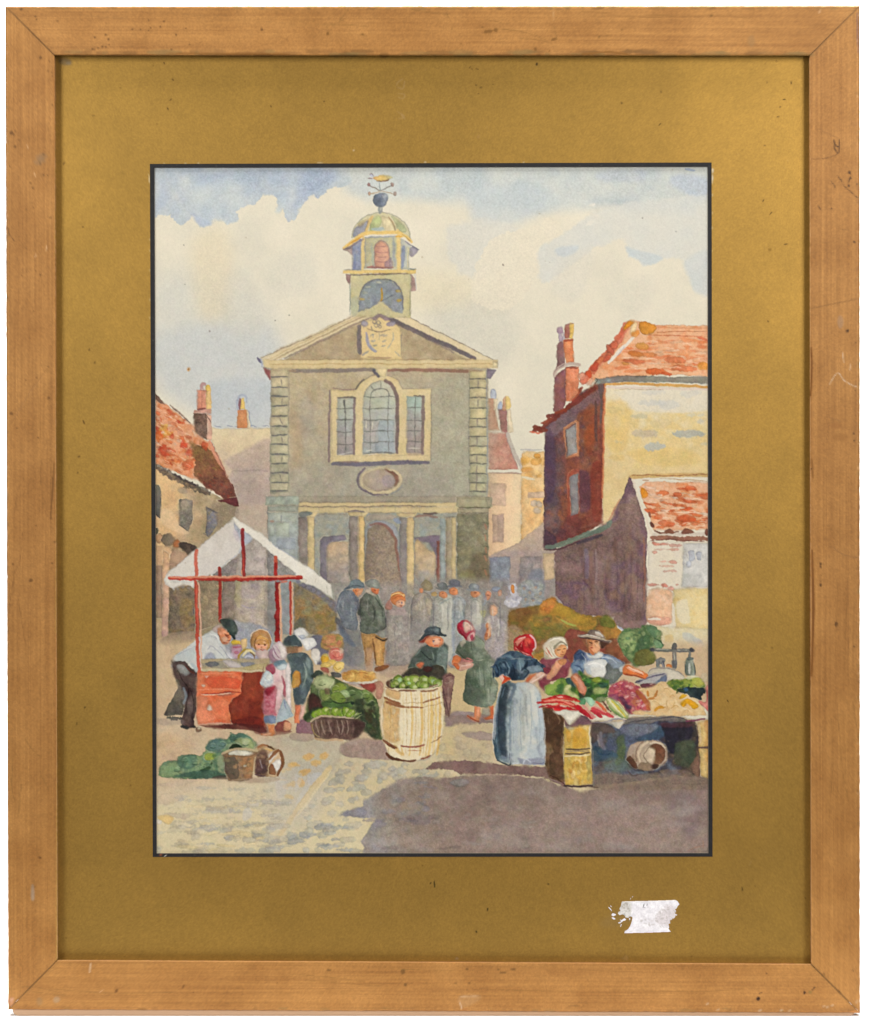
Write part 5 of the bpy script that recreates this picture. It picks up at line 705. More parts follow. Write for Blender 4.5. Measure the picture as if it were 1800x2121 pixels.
    T('C3'); P(['22405e','365872','183048','4f7082'], 680,40,740,-60,1240,-40,1310,70,1320,120,1240,110,1140,130,1080,205,930,212,860,150,760,165,690,175,680,110, cu=0, ns=12, s=6, g=.2); P('7d98a4', 1000,-60,1080,-40,1060,120,980,60, a=.65, s=20); P('90a8b0', 1120,40,1260,30,1300,90,1150,110, a=.7, s=14); L('0f2236', 30, 1040,80,1100,30,1120,-20, a=.7, s=14); L('10243c', 26, 700,100,760,150, a=.6, s=14); L('5a7a8c', 20, 780,-20,860,60, a=.6, s=14); P('14283f', 860,80,960,100,1000,190,900,190, a=.6, s=20, e=0); T('C2'); L('6f90a0', 34, 800,1990,880,1960,950,2000, a=.5, s=14); T('C3')
    P('d8a892', 765,160,800,140,830,150,820,230,780,190); P('c4401f', 820,150,900,180,895,215,830,245,800,255,830,190); P(['d9b49c','d09a7c'], 1090,240,1130,150,1200,120,1300,105,1345,140,1320,170,1200,240,1180,300,1150,310,1100,280, ns=8); P('c05a30', 1085,240,1140,150,1220,125,1160,190,1130,250,1170,300,1140,310,1095,280, a=.8, s=8); L('e3cbb8', 20, 1150,240,1250,180,1320,140, a=.7, s=8); L('8a2c1c', 10, 1090,260,1140,310)
    sk = [800,265,880,215,980,240,1080,235,1190,255,1270,340,1290,460,1318,600,1335,820,1345,1100,1335,1255,1200,1262,1050,1258,910,1255,740,1205,705,1120,690,950,700,750,725,560,760,380]
    P(['22364a','34505f','6f8690','a9b3b2','b3b9b2','c9c8ba','aeb9bb'], *sk, cu=0, gd=(700,0,1330,60), nz=.25, w=4)
    L('9aa4a8', 30, 790,290,745,480,715,700,708,950, a=.85, s=12); L('1f2f40', 110, 850,300,800,600,800,900,830,1150, a=.7, t=.5, s=30); L('3c5470', 46, 900,260,960,290,880,500, a=.6, s=20); L('6a7c90', 30, 900,600,910,900,905,1180, a=.5, s=14); L('9c9f94', 40, 1020,300,1090,420,1060,700,1085,950, a=.55, s=20); L('8a8f8c', 24, 1100,380,1100,560,1110,760, a=.45, s=14); L('d3d1c2', 60, 1180,330,1220,560,1230,760, a=.6, s=30); L('7d8894', 44, 1300,980,1250,1050,1300,1150, a=.5, s=24); L('7f8a94', 30, 1230,800,1240,1000, a=.4, s=20); L('a4aeb4', 50, 960,450,970,800,990,1100, a=.5, s=30); L('5c7c94', 16, 835,300,800,420, a=.7)
    P('6b6f92', 1000,1170,1100,1190,1300,1170,1335,1250,1180,1262,1040,1255, a=.5, s=20, e=0); L('c9cdd0', 20, 1070,1245,1100,1190,1160,1230, a=.7); L('c9cdd0', 14, 920,1240,1010,1245, a=.8); P('6e8498', 790,1140,840,1150,880,1220,800,1200, a=.7, s=10); L('1f2c3a', 14, 740,1200,820,1235,900,1255,900,1120); L('d0d4d0', 8, 905,1080,905,1240, a=.8); L('5a5a80', 12, 1180,1240,1320,1230,1330,1150, a=.6); L('8f94ae', 10, 1000,1170,1040,1220,1020,1260, a=.7)
    T('C2'); P(['c0242c','b01c26','cc3a34'], 955,1770,1010,1715,1100,1690,1170,1700,1220,1760,1225,1840,1185,1900,1160,1970,1080,1945,1010,1900,950,1890, ns=8); P(['8c1018','98161e'], 1000,1800,1060,1820,1080,1900,1150,1930,1060,1930,990,1880, s=8, a=.85); P(['dc8068','e0a088'], 960,1800,1040,1730,1100,1740,1040,1790,990,1850, s=6, a=.85); P('d8644c', 1080,1760,1140,1740,1170,1800,1110,1850, a=.7, s=8); L('e0c0b8', 24, 1150,1705,1210,1760,1220,1840,1190,1890, a=.85, t=.4); L('e3b4a4', 12, 960,1860,1040,1910,1150,1960, a=.7); L('a01820', 16, 1160,1930,1190,1990)
    G('painted_person', 'woman in a straw hat and white apron reaching over the table')
    # woman in a straw hat serving
    T('D2'); P(['2c4c7c','5c7cae','7d98bc','4a6a98'], -90,2070,-60,1960,-10,1890,90,1930,180,1940,250,1920,380,1960,490,2000,560,2060,560,2110,-100,2110, cu=0, ns=10); P('b9c6ce', 300,1960,440,2000,520,2070,420,2050, a=.7, s=12); P('1e3a66', -60,1940,0,1890,60,1960,40,2058,-50,2058, a=.7, s=16); P('d3d2c8', 90,1930,160,1960,250,1915,300,1960,230,2000,130,1990, s=8); L('5070b0', 14, 300,2000,380,2058, a=.6)
    P(['d68c5c','e0ae80'], 92,1800,110,1765,260,1765,275,1850,240,1910,190,1945,160,1955,110,1890, gd=(90,0,270,0), nz=.5); L('7a3a28', 10, 120,1800,160,1815); L('7a3a28', 9, 190,1800,230,1795); L('a04030', 9, 130,1865,165,1862); P('b8643c', 105,1860,160,1950,190,1945,150,1890, a=.7); P('4c3428', 265,1780,390,1775,330,1840,290,1870,265,1840, s=8); L('6a4030', 10, 150,1790,140,1840)
    P(['6a5850','8a786c'], 95,1700,120,1655,180,1638,245,1660,300,1720,315,1755,200,1730,120,1710); P('cdbfa8', 190,1660,250,1665,300,1730,220,1720, s=8, a=.85); P('c3b49c', 0,1705,120,1700,220,1725,300,1755,400,1775,370,1795,260,1775,130,1745,20,1735, s=6); L('574440', 18, 0,1735,120,1750,260,1778,380,1790); L('5f4c48', 10, 0,1700,110,1700,160,1720)
    T('D3'); P(['44648e','5c7a9c','7490a8'], -110,20,-60,-30,80,-40,70,60,40,130,-20,180,-80,120, ns=8); P(['d8d5c8','cfcfc6'], 50,20,150,-40,335,-40,335,120,260,185,140,150, s=6); P('a9b8c0', 60,40,130,40,150,120,110,140, a=.5, s=14); P(['5d635e','6e7470','4c5450'], 330,20,420,-40,545,20,545,130,480,190,400,275,285,195,330,120, ns=10, s=6, g=.25); P('8fa0b4', 340,-40,500,-40,540,40,420,60, a=.8, s=14); P('c9ccc4', 490,60,560,20,560,110,510,110, s=8)
    P(['dc7a42','d0682f'], 540,55,600,25,690,60,800,110,855,150,820,195,780,190,700,155,600,150,545,140, ns=8); L('e8b490', 40, 600,60,690,90,780,130, a=.75, s=12); L('8f3a1c', 12, 570,150,700,160,800,190); L('a84820', 10, 700,110,790,150)
    G('painted_vegetables', 'leafy greens, red stalks, marrow and cauliflower on the table')
    # vegetables
    T('C3'); P(['476c30','6a8c34','3a5c2c'], 1335,290,1400,260,1450,250,1480,200,1560,190,1620,210,1764,190,2130,200,2130,420,1900,480,1764,470,1560,400,1390,400,1340,360, cu=0, ns=12, w=8); P(['88a646','98b054'], 1345,290,1440,250,1500,200,1530,260,1460,330,1370,390, s=8); P('1f4a54', 1610,190,1700,200,1740,300,1670,290,1610,250, s=14, a=.9); P(['c0c27c','cfc890','a8b860'], 1560,300,1640,260,1660,290,1640,330,1720,380,1764,430,1700,440,1600,400,1560,370, s=6); P('2f5a30', 1480,280,1560,260,1560,380,1500,370, s=14, a=.7)
    T('D3'); P(['34502c','4c7030','2c4428'], -20,100,80,150,170,180,260,170,330,220,360,300,340,440,200,440,0,440, s=14, ns=10); P(['8a9838','76882e'], 150,190,220,165,260,190,240,240,170,230, s=8); P(['50803c','3c6c38'], 80,180,140,220,120,300,60,260, s=10); P(['8fa05c','a8ac70'], 165,340,210,300,300,295,345,320,310,370,200,385, s=6); P('2f5c50', 230,240,340,240,350,280,260,300, a=.7, s=12); P('24382a', 0,260,100,240,160,300,140,420,0,430, a=.6, s=24, e=0); P(['74845c','8a8858'], 210,430,290,410,330,440,300,480,220,470, s=8); L('6fb08a', 50, 30,440,100,460,150,500, a=.8, s=10); P(['8ec09a','a8c8a4'], 60,430,150,430,200,480,150,540,100,500, s=8); P(['5a9c68','48885c'], 0,440,70,440,60,520,0,500, s=8)
    P(['d08458','c8704a'], -100,180,-50,120,0,150,60,260,95,330,70,400,10,370,-50,280, ns=8); L('e0ac90', 40, -60,160,0,220,50,320, a=.6, s=14); P('c98a74', -10,160,40,230,90,330,60,380,0,340, a=.6, s=16); P('4a3a38', 0,370,80,390,40,430,0,420, a=.5, s=16)
    P(['b04450','c4685f','9c3a52','d0867a'], 375,300,430,250,520,205,640,235,760,300,850,460,895,590,760,580,660,640,600,600,520,500,400,420,340,400, cu=0, ns=10, w=10, s=8); D(['d89a8e','c85a5a','a03a54','dca8a0','b84a58'], 34, 32, 20, 400,280,640,250,740,320,860,560,700,560,480,440, a=.7, s=8, jr=60); P('5a3048', 470,420,560,430,620,520,640,640,600,600,540,500, a=.75, s=20); P('3a3a50', 580,500,650,530,640,570,590,550, a=.7, s=10); P('77385a', 380,380,470,400,480,480,360,420, a=.6, s=20)
    G('painted_cloth', 'white cloth edge hanging over the table')
    # cloth
    P(['dcd4bc','d9d0b6'], -300,590,-160,585,0,600,200,640,640,640,860,630,1640,560,1640,705,1350,695,1300,670,1200,655,1000,665,860,660,640,668,575,700,480,690,390,712,160,715,60,700,0,660,-124,770,-200,690,-330,610, cu=0, w=5)
    G('painted_vegetables', 'leafy greens, red stalks, marrow and cauliflower on the table')
    # rhubarb, marrow, cauliflower
    T('C3')
    for q, c, w_ in (((1245,490,1400,470,1600,490,1764,560),'b81c20',46),((1300,450,1450,430,1600,440,1764,470),'c03028',36),((1380,430,1500,400,1640,420,1720,450),'a8181c',30),((1330,560,1480,540,1640,570,1800,600),'a8141c',44),((1260,555,1320,530,1400,520),'9c2430',24),((1420,585,1560,570,1700,590),'c02024',36)): L(c, w_, *q, t=.5, w=6)
    L('dd8a70', 26, 1330,465,1500,460,1690,520, t=.5); L('e0a894', 18, 1480,410,1560,420); L('d8644c', 16, 1460,520,1560,510,1690,550); L('dcc8b0', 14, 1520,530,1600,545); P('8a1018', 1370,560,1430,560,1440,610,1390,615, s=6)
    T('D3')
    for q, c, w_ in (((-20,540,60,600,160,680),'b01a28',50),((40,520,100,580,180,680),'d08a7c',30),((150,590,210,620,270,665),'b82434',46),((160,560,280,600,410,670),'c83c44',50),((180,540,260,570,330,610),'d89080',22),((100,590,160,640,200,670),'d07a70',22),((-10,600,60,630,100,660),'a01424',30),((220,480,270,520,330,590),'d0603c',40),((290,470,340,540,390,600),'5a3c30',22)): L(c, w_, *q, t=.5, w=5)
    P(['9cae68','b4b878','a3b06a'], 325,445,370,425,430,450,560,560,612,625,605,690,560,685,480,640,380,550, s=6, e=.25); L('ddd6a8', 40, 365,450,450,540,560,650, t=.5, a=.85); L('cdbc44', 24, 400,470,500,570,570,660, t=.5); L('6f9050', 20, 370,540,450,620,540,680, t=.5); L('d9d8b0', 12, 440,470,560,580,600,640, t=.5)
    P(['dcbc86','d9b47c','e0c896'], 745,320,850,300,900,295,960,250,1020,225,1085,235,1120,290,1180,300,1225,370,1350,390,1440,430,1480,470,1540,520,1570,600,1590,650,1300,655,1000,650,700,645,650,610,760,580,880,600,870,500,840,420, cu=0, ns=14, w=8); L('a8602c', 60, 720,350,800,440,850,500,860,560, a=.7, t=.5, s=16); L('b87434', 34, 860,440,930,420,960,350, t=.4, a=.85); L('bd7c34', 26, 850,350,850,400, t=.3); L('cf902c', 44, 940,590,990,550,1040,545, t=.4, a=.9); P(['dca318','d8981c'], 1262,510,1310,450,1400,450,1470,510,1465,555,1410,570,1380,530,1340,500,1300,550, s=6); P('d9a424', 1245,430,1270,385,1340,385,1330,410,1270,440, s=6); L('c09a60', 10, 1090,460,1080,510,1120,580); L('c8a068', 9, 1000,520,960,480,900,470); L('c49a5c', 9, 1190,470,1170,530,1140,560); L('e3cfa4', 20, 1180,420,1240,520,1400,600, a=.5, s=14); O('b87838', 700,480,44,60, a=.4, s=20, e=0)
    P(['6c7c30','8a9840','4c6430'], 1090,240,1200,200,1290,200,1380,170,1500,190,1560,250,1540,330,1300,330,1200,350,1130,290, ns=10, w=8); P(['b4b658','a8a848'], 1370,200,1440,165,1530,190,1560,250,1480,300,1400,260, s=10); P('d6d0ae', 1320,180,1420,145,1520,185,1440,180,1360,210, s=8, a=.8); O('c8bc9a', 1560,180,50,60, a=.6, s=14); D(['34582c','9aa84a','547038'], 16, 26, 16, 1110,220,1400,210,1380,310,1180,320, a=.6, s=8)
    P(['1c2c34','26383c','1c3440'], 1230,320,1300,310,1420,300,1550,310,1565,360,1510,400,1500,440,1440,420,1360,390,1270,360, w=12, s=6); O('2c5c8a', 1325,325,30,26, a=.8); L('3a4c28', 26, 1200,370,1240,330,1300,340, a=.7)
    P(['d07a6a','c86a60','d89484'], 1560,300,1640,270,1640,590,1560,560,1500,500,1490,460,1570,470,1580,360, s=10)
    G('painted_shade', 'dark blue space under the vegetable table')
    # shade below the board
    P(['565050','4c5866','4a5474','50607a','3e3c4c','3c3430','5a4c3e'], 150,760,380,740,500,760,700,720,900,690,1200,700,1450,720,1480,1000,1500,1410,1200,1400,900,1430,600,1480,160,1520, cu=0, gd=(150,0,1480,0), nz=.5, s=12, g=.3)
    P(['5d4c46','544840'], 150,740,360,760,450,850,300,880,160,1000, s=24, a=.85); P('7f8494', 560,770,900,750,1000,830,700,900,520,860, a=.6, s=50, e=0, g=.3); P(['2c4a68','34587a'], 900,850,1020,770,1060,900,940,960,700,940, s=40, a=.8); P(['24222e','2c2838','1f1f2a'], 1030,770,1200,760,1400,780,1390,900,1320,980,1220,960,1180,1120,1100,1080,1060,900, s=30, a=.9); P('54343a', 1040,740,1400,735,1400,790,1050,800, a=.7, s=24); P(['5c6c34','4f5c3c'], 470,920,560,900,560,1180,440,1260,470,1060, s=40, a=.75); P(['404c38','4a5440'], 1200,1000,1420,960,1440,1260,1260,1280,1180,1200, s=40, a=.85); P(['33566c','2c4c64'], 170,1040,300,1060,460,1120,440,1200,180,1200, s=30, a=.8); L('8a8694', 50, 260,870,280,1000,320,1060, a=.5, s=24); L('b0a49c', 26, 230,900,250,1020, a=.5, s=14); L('1f4060', 24, 190,1040,260,1120,400,1130, a=.6, s=14); P('64705c', 300,1200,600,1180,640,1320,400,1360, a=.6, s=50, e=0, g=.3)
    P(['7c6a5e','84705e'], 160,1400,400,1360,700,1380,900,1360,1100,1380,1500,1400,1640,1420,1640,1560,160,1560, s=60, a=.9, e=0, g=.25); P('8f7864', 1000,1340,1250,1310,1400,1380,1100,1400, a=.6, s=30, e=0); L('4c3c34', 16, 600,1330,660,1390,760,1380, a=.6); L('6a584c', 14, 1160,1490,1350,1500,1590,1490, a=.4)
    G('painted_cloth', 'white cloth edge hanging over the table')
    P(['6a625c','77706a'], 600,690,860,668,1200,662,1340,700,1300,730,1000,720,860,750,600,760,500,770, s=8, a=.9); L('4c4a4c', 14, 600,740,860,700,1200,670,1340,700); L('7d4058', 26, 1330,715,1450,705,1560,695, t=.4); L('4a3c44', 16, 0,650,100,680,150,740,300,740, a=.7); P('cbc2ae', 300,725,560,720,495,812,420,770, s=8, cu=0); L('8f8890', 18, 160,725,300,735,480,690,570,715, a=.7); P(['5c4044','74545c'], -30,690,60,650,120,690,140,740,40,770,-30,750, s=10)
    G('painted_keg', 'small open keg lying under the vegetable table')
    # small keg below
    P(['ad947a','b8a288','9c8068'], 588,1130,610,1060,650,1010,760,960,880,950,980,965,1060,1020,1095,1110,1085,1220,1000,1280,900,1330,760,1320,660,1290,600,1200, ns=12, s=6); P(['7d543a','6e4832'], 870,1030,950,995,1040,1040,1065,1120,1060,1200,990,1260,930,1250,945,1100, s=6); P('3f2a24', 890,1290,920,1250,990,1260,960,1310,905,1315, s=6); P(['c8b294','d0bc9c'], 800,1060,860,1020,880,1040,940,1080,940,1180,880,1250,830,1230,800,1160, s=8); P(['5c3c2c','6a4834'], 590,1170,640,1150,690,1230,730,1300,660,1290,590,1210, s=10); L('cdb898', 30, 760,1230,735,1120,780,1020,860,970, t=.4); L('8a7460', 14, 710,1220,700,1110,740,1010,800,965); L('7a6450', 9, 860,1240,805,1150,850,1050,880,1030); L('d0bc9e', 26, 880,985,980,985,1060,1050, t=.4, a=.8); P(['8a7058','7a624c'], 740,1250,880,1240,900,1320,760,1330, s=12, a=.7); L('3a2a28', 30, 600,1250,700,1320,800,1340, a=.5, s=14)
    G('painted_crate', 'tall yellow crate holding up the vegetable table')
    # crates that carry the board
    T('C3'); P(['70563e','63482f','7a5c46'], 1310,540,1400,560,1490,610,1575,650,1575,820,1560,1060,1585,1460,1545,1480,1390,1420,1335,1260,1345,900, cu=0, ns=16, s=6, g=.2); P(['46301f','523a28'], 1330,590,1440,600,1540,660,1560,760,1540,900,1530,1100,1490,1140,1440,1090,1420,1000,1340,940, s=10, a=.85); P(['5a4230','4a3424'], 1400,1150,1530,1120,1570,1300,1550,1450,1420,1380, s=16, a=.7); L('8f7458', 16, 1480,620,1520,700,1500,760, a=.6, s=8); L('8a6c50', 10, 1380,660,1375,760, a=.5); L('4a3024', 14, 1400,1390,1500,1440,1580,1510)
    P(['d0ae58','c9a44c','d9bd78'], 1575,800,1764,760,1894,765,1910,1100,1930,1500,1764,1515,1590,1515,1570,1300, cu=0, ns=20, w=4); P(['cf8f1c','c99434'], 1680,860,1764,800,1860,850,1850,1040,1760,1050,1690,1050, s=40, a=.7, e=0); P('d89c34', 1600,840,1660,860,1660,960,1620,980, a=.6, s=16); D(['c08a30','b87c30','dcc890','d9b45c'], 22, 24, 40, 1600,1150,1880,1150,1890,1480,1610,1480, a=.5, s=14); P('a39450', 1860,1180,1900,1180,1910,1450,1870,1440, a=.6, s=16); L('ddd0a8', 20, 1580,1150,1720,1145,1890,1140, a=.8); L('e0d6b4', 14, 1890,780,1905,1100, a=.9); L('57483c', 20, 1600,1072,1740,1075,1890,1062, t=.3); L('57483c', 20, 1595,1122,1740,1125,1890,1110, t=.3); L('8a7a68', 14, 1610,1098,1880,1088, a=.7); P(['7a5860','6a4a50'], 1570,650,1640,760,1700,720,1764,650,1900,720,1900,765,1764,775,1680,790,1600,800, s=12, a=.85); P('d3c6a8', 1540,600,1600,580,1764,600,1764,650,1720,700,1640,770,1600,740,1560,660, s=6, cu=0); P('ddd6c0', 1440,600,1560,580,1764,595,1764,640,1700,690,1640,765,1570,660, cu=0, s=6); P('b9b49c', 1590,790,1650,780,1700,810,1640,830, a=.6, s=10)
    L('7d766c', 22, 1930,1080,1945,1300,1940,1530, a=.7); L('3c2c2c', 26, 1580,1525,1700,1535,1920,1525, t=.3); L('5f4c40', 16, 1930,1540,2000,1540, a=.6)
    G('painted_crate', 'half seen yellow crate at the right edge')
    T('D3'); P(['c29c58','cdb070','b98c4c'], 1470,735,1640,705,1640,1440,1510,1400,1490,1100, cu=0, gd=(1470,0,1620,0), nz=.4); L('cdb890', 30, 1490,760,1505,1000, a=.7, s=8); L('5c4640', 26, 1490,1052,1640,1045, t=.2); L('4c3a30', 10, 1460,740,1480,1000,1500,1390); P(['7a5848','8a6450'], 1380,1290,1440,1180,1480,1100,1500,1380,1440,1390, s=14, a=.8); P('c9874c', 1545,730,1600,720,1640,900,1560,850, a=.4, s=24, e=0)
    G()
    T('g'); L('a8765c', 1.6, 1424,1764,1440,1756,1460,1752, a=.5); L('a87c60', 1.6, 1456,1740,1458,1758, a=.5)
def paint_accents():
    """last small touches with a fine brush"""
    T('A2'); _cur[0] = -1
    for x in (1308,1378): O('5a3020', x, 1822, 11, 7, a=.9, s=4, e=0)
    L('8a4c30', 9, 1342,1838,1332,1858,1350,1862); L('9c3a30', 11, 1325,1886,1350,1892,1372,1884); L('e8c4a4', 12, 1360,1790,1385,1800, a=.7); L('6f4824', 14, 1262,1880,1256,1810,1280,1740, a=.8); L('d8b070', 14, 1300,1740,1360,1725,1410,1760, a=.8)
    L('5f2c20', 9, 895,1700,932,1715); L('6b3424', 8, 925,1770,960,1765); L('4c3a34', 8, 800,1690,830,1740, a=.7); L('8d929c', 9, 300,1960,420,1890,520,1850, a=.6); L('7c8290', 9, 830,1840,900,1930,980,2030, a=.7); L('a3a6aa', 8, 640,1740,720,1720,790,1760, a=.7); L('dedad0', 16, 700,1690,780,1720,820,1800, a=.7)
    L('5c3038', 9, 1360,2090,1350,2200, a=.6)
    T('B2')
    for q in ((745,1150,770,1160),(980,1150,1000,1160)): L('5c2c1c', 9, *q)
    L('4a4f5c', 10, 720,1200,780,1290,800,1400, a=.6); L('343a34', 10, 1000,1250,1060,1350,1090,1480, a=.6); L('343a34', 9, 830,1250,800,1400,830,1560, a=.6); L('b9b8a8', 9, 1040,1230,1090,1360, a=.6); L('a3a8ac', 10, 560,1240,530,1350,580,1500, a=.4); L('6b4424', 10, 860,1760,880,2058, a=.6); L('d3a868', 10, 1050,1800,1040,2040, a=.6)
    L('63443a', 9, 1270,1295,1290,1298); L('63443a', 9, 1310,1298,1330,1300); L('8a4030', 9, 1290,1335,1315,1338); L('e9c58c', 9, 1210,1200,1290,1190,1350,1240, a=.8); L('7a4424', 8, 1200,1240,1250,1200,1340,1200, a=.7)
    for x in (1150,1240,1330,1400): L('7d7672', 9, x,1480,x-10,1700,x+8,1900, a=.4)
    for x, y in ((500,1300),(800,1500),(1120,1500),(1440,1350),(1710,1400)): L('5f5e66', 16, x,y-80,x+6,y+60,x-4,y+260, a=.4, s=14)
    for x, y in ((600,1300),(700,1400),(900,1320),(1560,1300),(1600,1450),(1200,1560),(1330,1520)): L('b9b2a4', 14, x-10,y-50,x,y+10,x-6,y+90, a=.4, s=12)
    T('C2')
    for x, y in ((130,1400),(215,1380),(330,1360),(420,1420),(560,1380),(780,1400)): L('62646c', 14, x,y-90,x+4,y+60,x-4,y+240, a=.45, s=14)
    for x, y in ((60,1380),(170,1330),(280,1330),(500,1340),(640,1600),(760,1560)): L('d3cfbc', 16, x-6,y-60,x+4,y+40,x-4,y+160, a=.5, s=14)
    for x, y in ((1080,1130),(1150,1180),(1220,1110),(1280,1190),(1100,1260),(1190,1280)): O('a88468', x, y, 16, 20, a=.55, s=10, e=0); L('6a7080', 20, x-22,y-18,x,y-28,x+22,y-16, a=.5, s=8)
    T('C2')
    for q in ((60,1190,85,1192),(190,1150,215,1150),(460,1185,485,1185),(615,1210,640,1212)): L('6b4030', 9, *q, a=.8)
    for x, y in ((60,1260),(250,1230),(470,1260),(640,1300)): L('6f716c', 9, x-50,y+40,x-10,y,x+50,y+30, a=.5); L('c9c6b4', 12, x+40,y+60,x+60,y+240, a=.5)
    L('a83040', 10, 290,1560,340,1530,400,1560, a=.7); L('e6cdb8', 12, 360,1560,430,1600, a=.8); L('39432f', 12, 250,1900,330,1990,440,2030, a=.7); L('99a188', 12, 500,1740,570,1800,590,1880, a=.6); L('3f4a3c', 10, 470,1720,420,1800,440,1900, a=.5)
    L('7a0c16', 12, 970,1800,1000,1880,1060,1930, a=.8); L('f0c8b8', 10, 1000,1760,1050,1735,1100,1730, a=.85); L('e8a08c', 9, 1060,1790,1040,1850, a=.8); L('7d1018', 10, 1120,1800,1160,1880, a=.7)
    L('503828', 9, 1490,1888,1535,1880); L('503828', 9, 1555,1880,1592,1876); L('a0603c', 8, 1545,1890,1560,1925); L('96443a', 10, 1525,1950,1565,1948); L('eee4cc', 14, 1380,1790,1470,1750,1560,1760, a=.9); L('9c9078', 10, 1400,1850,1440,1940,1480,1985, a=.7)
    T('C3')
    for x, y, x2, y2 in ((350,240,330,420),(450,80,420,300),(560,60,590,400),(660,120,650,380)): L('3f4c3e', 13, x,y,(x+x2)/2+10,(y+y2)/2,x2,y2, a=.45, s=8)
    for x, y, x2, y2 in ((700,60,720,240),(520,40,540,240),(630,300,640,480)): L('a3a890', 14, x,y,(x+x2)/2,(y+y2)/2,x2,y2, a=.45, s=8)
    L('12233a', 16, 720,20,760,100,740,170, a=.7); L('12233a', 14, 940,20,960,110,930,200, a=.7); L('7f9fb0', 16, 850,-20,900,60,880,140, a=.6); L('8fb0bc', 14, 1010,-30,1030,80, a=.6); L('14283e', 14, 1090,60,1130,100,1080,180, a=.7); L('d9e0e0', 9, 705,560,690,900,700,1120, a=.6); L('dfe2dc', 9, 1320,620,1340,900,1342,1230, a=.6)
    for q in ((960,330,940,600,950,1000),(1040,380,1030,700,1045,1080),(1150,360,1170,700,1160,1000),(1240,420,1270,800,1260,1120)): L('7f909c', 12, *q, a=.45, s=8)
    for q in ((920,340,900,640,905,1000),(760,420,735,800,745,1100)): L('5f8098', 12, *q, a=.55, s=8)
    T('D2'); L('42301f', 9, 118,1800,162,1812); L('42301f', 9, 190,1798,232,1795); L('8c4a30', 9, 165,1810,150,1850); L('97362c', 10, 128,1872,170,1868); L('efd0ac', 12, 200,1820,230,1850, a=.7); L('3d2c2c', 12, 10,1738,130,1760,290,1790, a=.7); L('e6dcc8', 10, 30,1712,140,1712,260,1740, a=.9); L('d9d2c4', 12, 200,1670,260,1690,290,1730, a=.8)
    L('b9cad6', 14, 280,1980,380,2000,460,2050, a=.7); L('1c3868', 14, -40,1960,30,1930,80,1990, a=.7); L('dcdcd4', 12, 20,1940,80,2000,70,2058, a=.5)
    T('D3'); L('1e3a6a', 14, -60,20,0,40,40,110, a=.6); L('f0ece0', 16, 120,10,220,0,310,40, a=.8); L('9aa3a6', 10, 90,60,130,130, a=.7); L('f2d0b4', 12, 610,50,700,85,790,125, a=.8); L('8a3a20', 10, 560,140,690,150,790,185, a=.8)
    for x, y in ((770,360),(900,300),(1000,280),(1080,330),(1150,420),(950,460),(1060,560),(1200,540),(1330,600)): L('b98a4c', 9, x-30,y,x,y-22,x+30,y-4, a=.6); L('ecdab0', 10, x-20,y-34,x+14,y-44, a=.6)
    for x, y in ((440,300),(520,260),(600,300),(500,360),(660,380),(600,430),(720,480),(780,540)): L('e3b8b0', 12, x-20,y-10,x+16,y-16, a=.7); L('7a2a40', 10, x-24,y+18,x+20,y+22, a=.6)
    for x, y in ((60,200),(140,160),(200,260),(120,320),(260,220)): L('9cb45c', 12, x-26,y,x+10,y-16, a=.6); L('1f3420', 12, x-20,y+24,x+30,y+30, a=.6)
    T('B3')
    for x, y in ((330,220),(500,290),(600,390),(700,350),(420,430),(880,380),(940,470)): L('c3cc98', 8, x-40,y+10,x,y-14,x+40,y, a=.6); L('26321e', 10, x-40,y+44,x,y+52,x+44,y+36, a=.6)
    for x in (1180,1390,1500,1610,1720): L('a5783c', 7, x-14,380,x-2,620,x-6,880,x-20,1120, a=.5)
    for x in (1420,1540,1660): L('efe4c4', 12, x,380,x+8,620,x+6,900, a=.55)
    T('A3')
    for q in ((300,80,360,200,440,330,400,560),(460,300,500,480,480,700)): L('241816', 12, *q, a=.55)
    for q in ((560,130,700,120,1000,130),(560,330,800,322,1040,325)): L('e8a07c', 9, *q, a=.6)
    for x, y in ((400,1180),(520,1210),(740,1010),(860,980),(1000,900),(1150,980),(620,1290),(300,1300)): L('a9bc94', 9, x-30,y,x,y-14,x+30,y, a=.55); L('24402e', 11, x-36,y+40,x,y+50,x+36,y+36, a=.55)
    T('A1')
    for x, y in ((60,950),(160,1010),(260,1090),(90,1120),(330,1180),(200,1330),(300,1290),(420,1270),(80,1400),(240,1480),(160,1600),(360,1560),(440,1650),(330,1690)): L('ecc8a4', 9, x-34,y-12,x,y,x+34,y+22, a=.65); L('96402a', 8, x-30,y+26,x+30,y+52, a=.5)
    T('D1')
    for x, y in ((600,320),(900,120),(1100,200),(1350,150),(1500,260),(1200,440),(760,450),(1400,380),(900,330)): L('efcfae', 10, x-70,y,x,y-6,x+70,y+4, a=.6); L('b4522c', 8, x-60,y+26,x+50,y+30, a=.5)
    T('D2')
    for x, y in ((900,60),(1050,0),(1250,70),(1450,20),(1000,180),(1180,140),(1400,170),(1560,230),(1080,250),(1330,320),(1500,350)): L('efd4b4', 9, x-50,y,x,y-8,x+60,y+4, a=.65); L('a8431f', 9, x-50,y+24,x+44,y+28, a=.55)
    for x in (60,190,330,470,560,640,720,790): L('4f3a44', 9, x,680+(x % 90),x+4,1000,x-4,1400, a=.3)
    G()
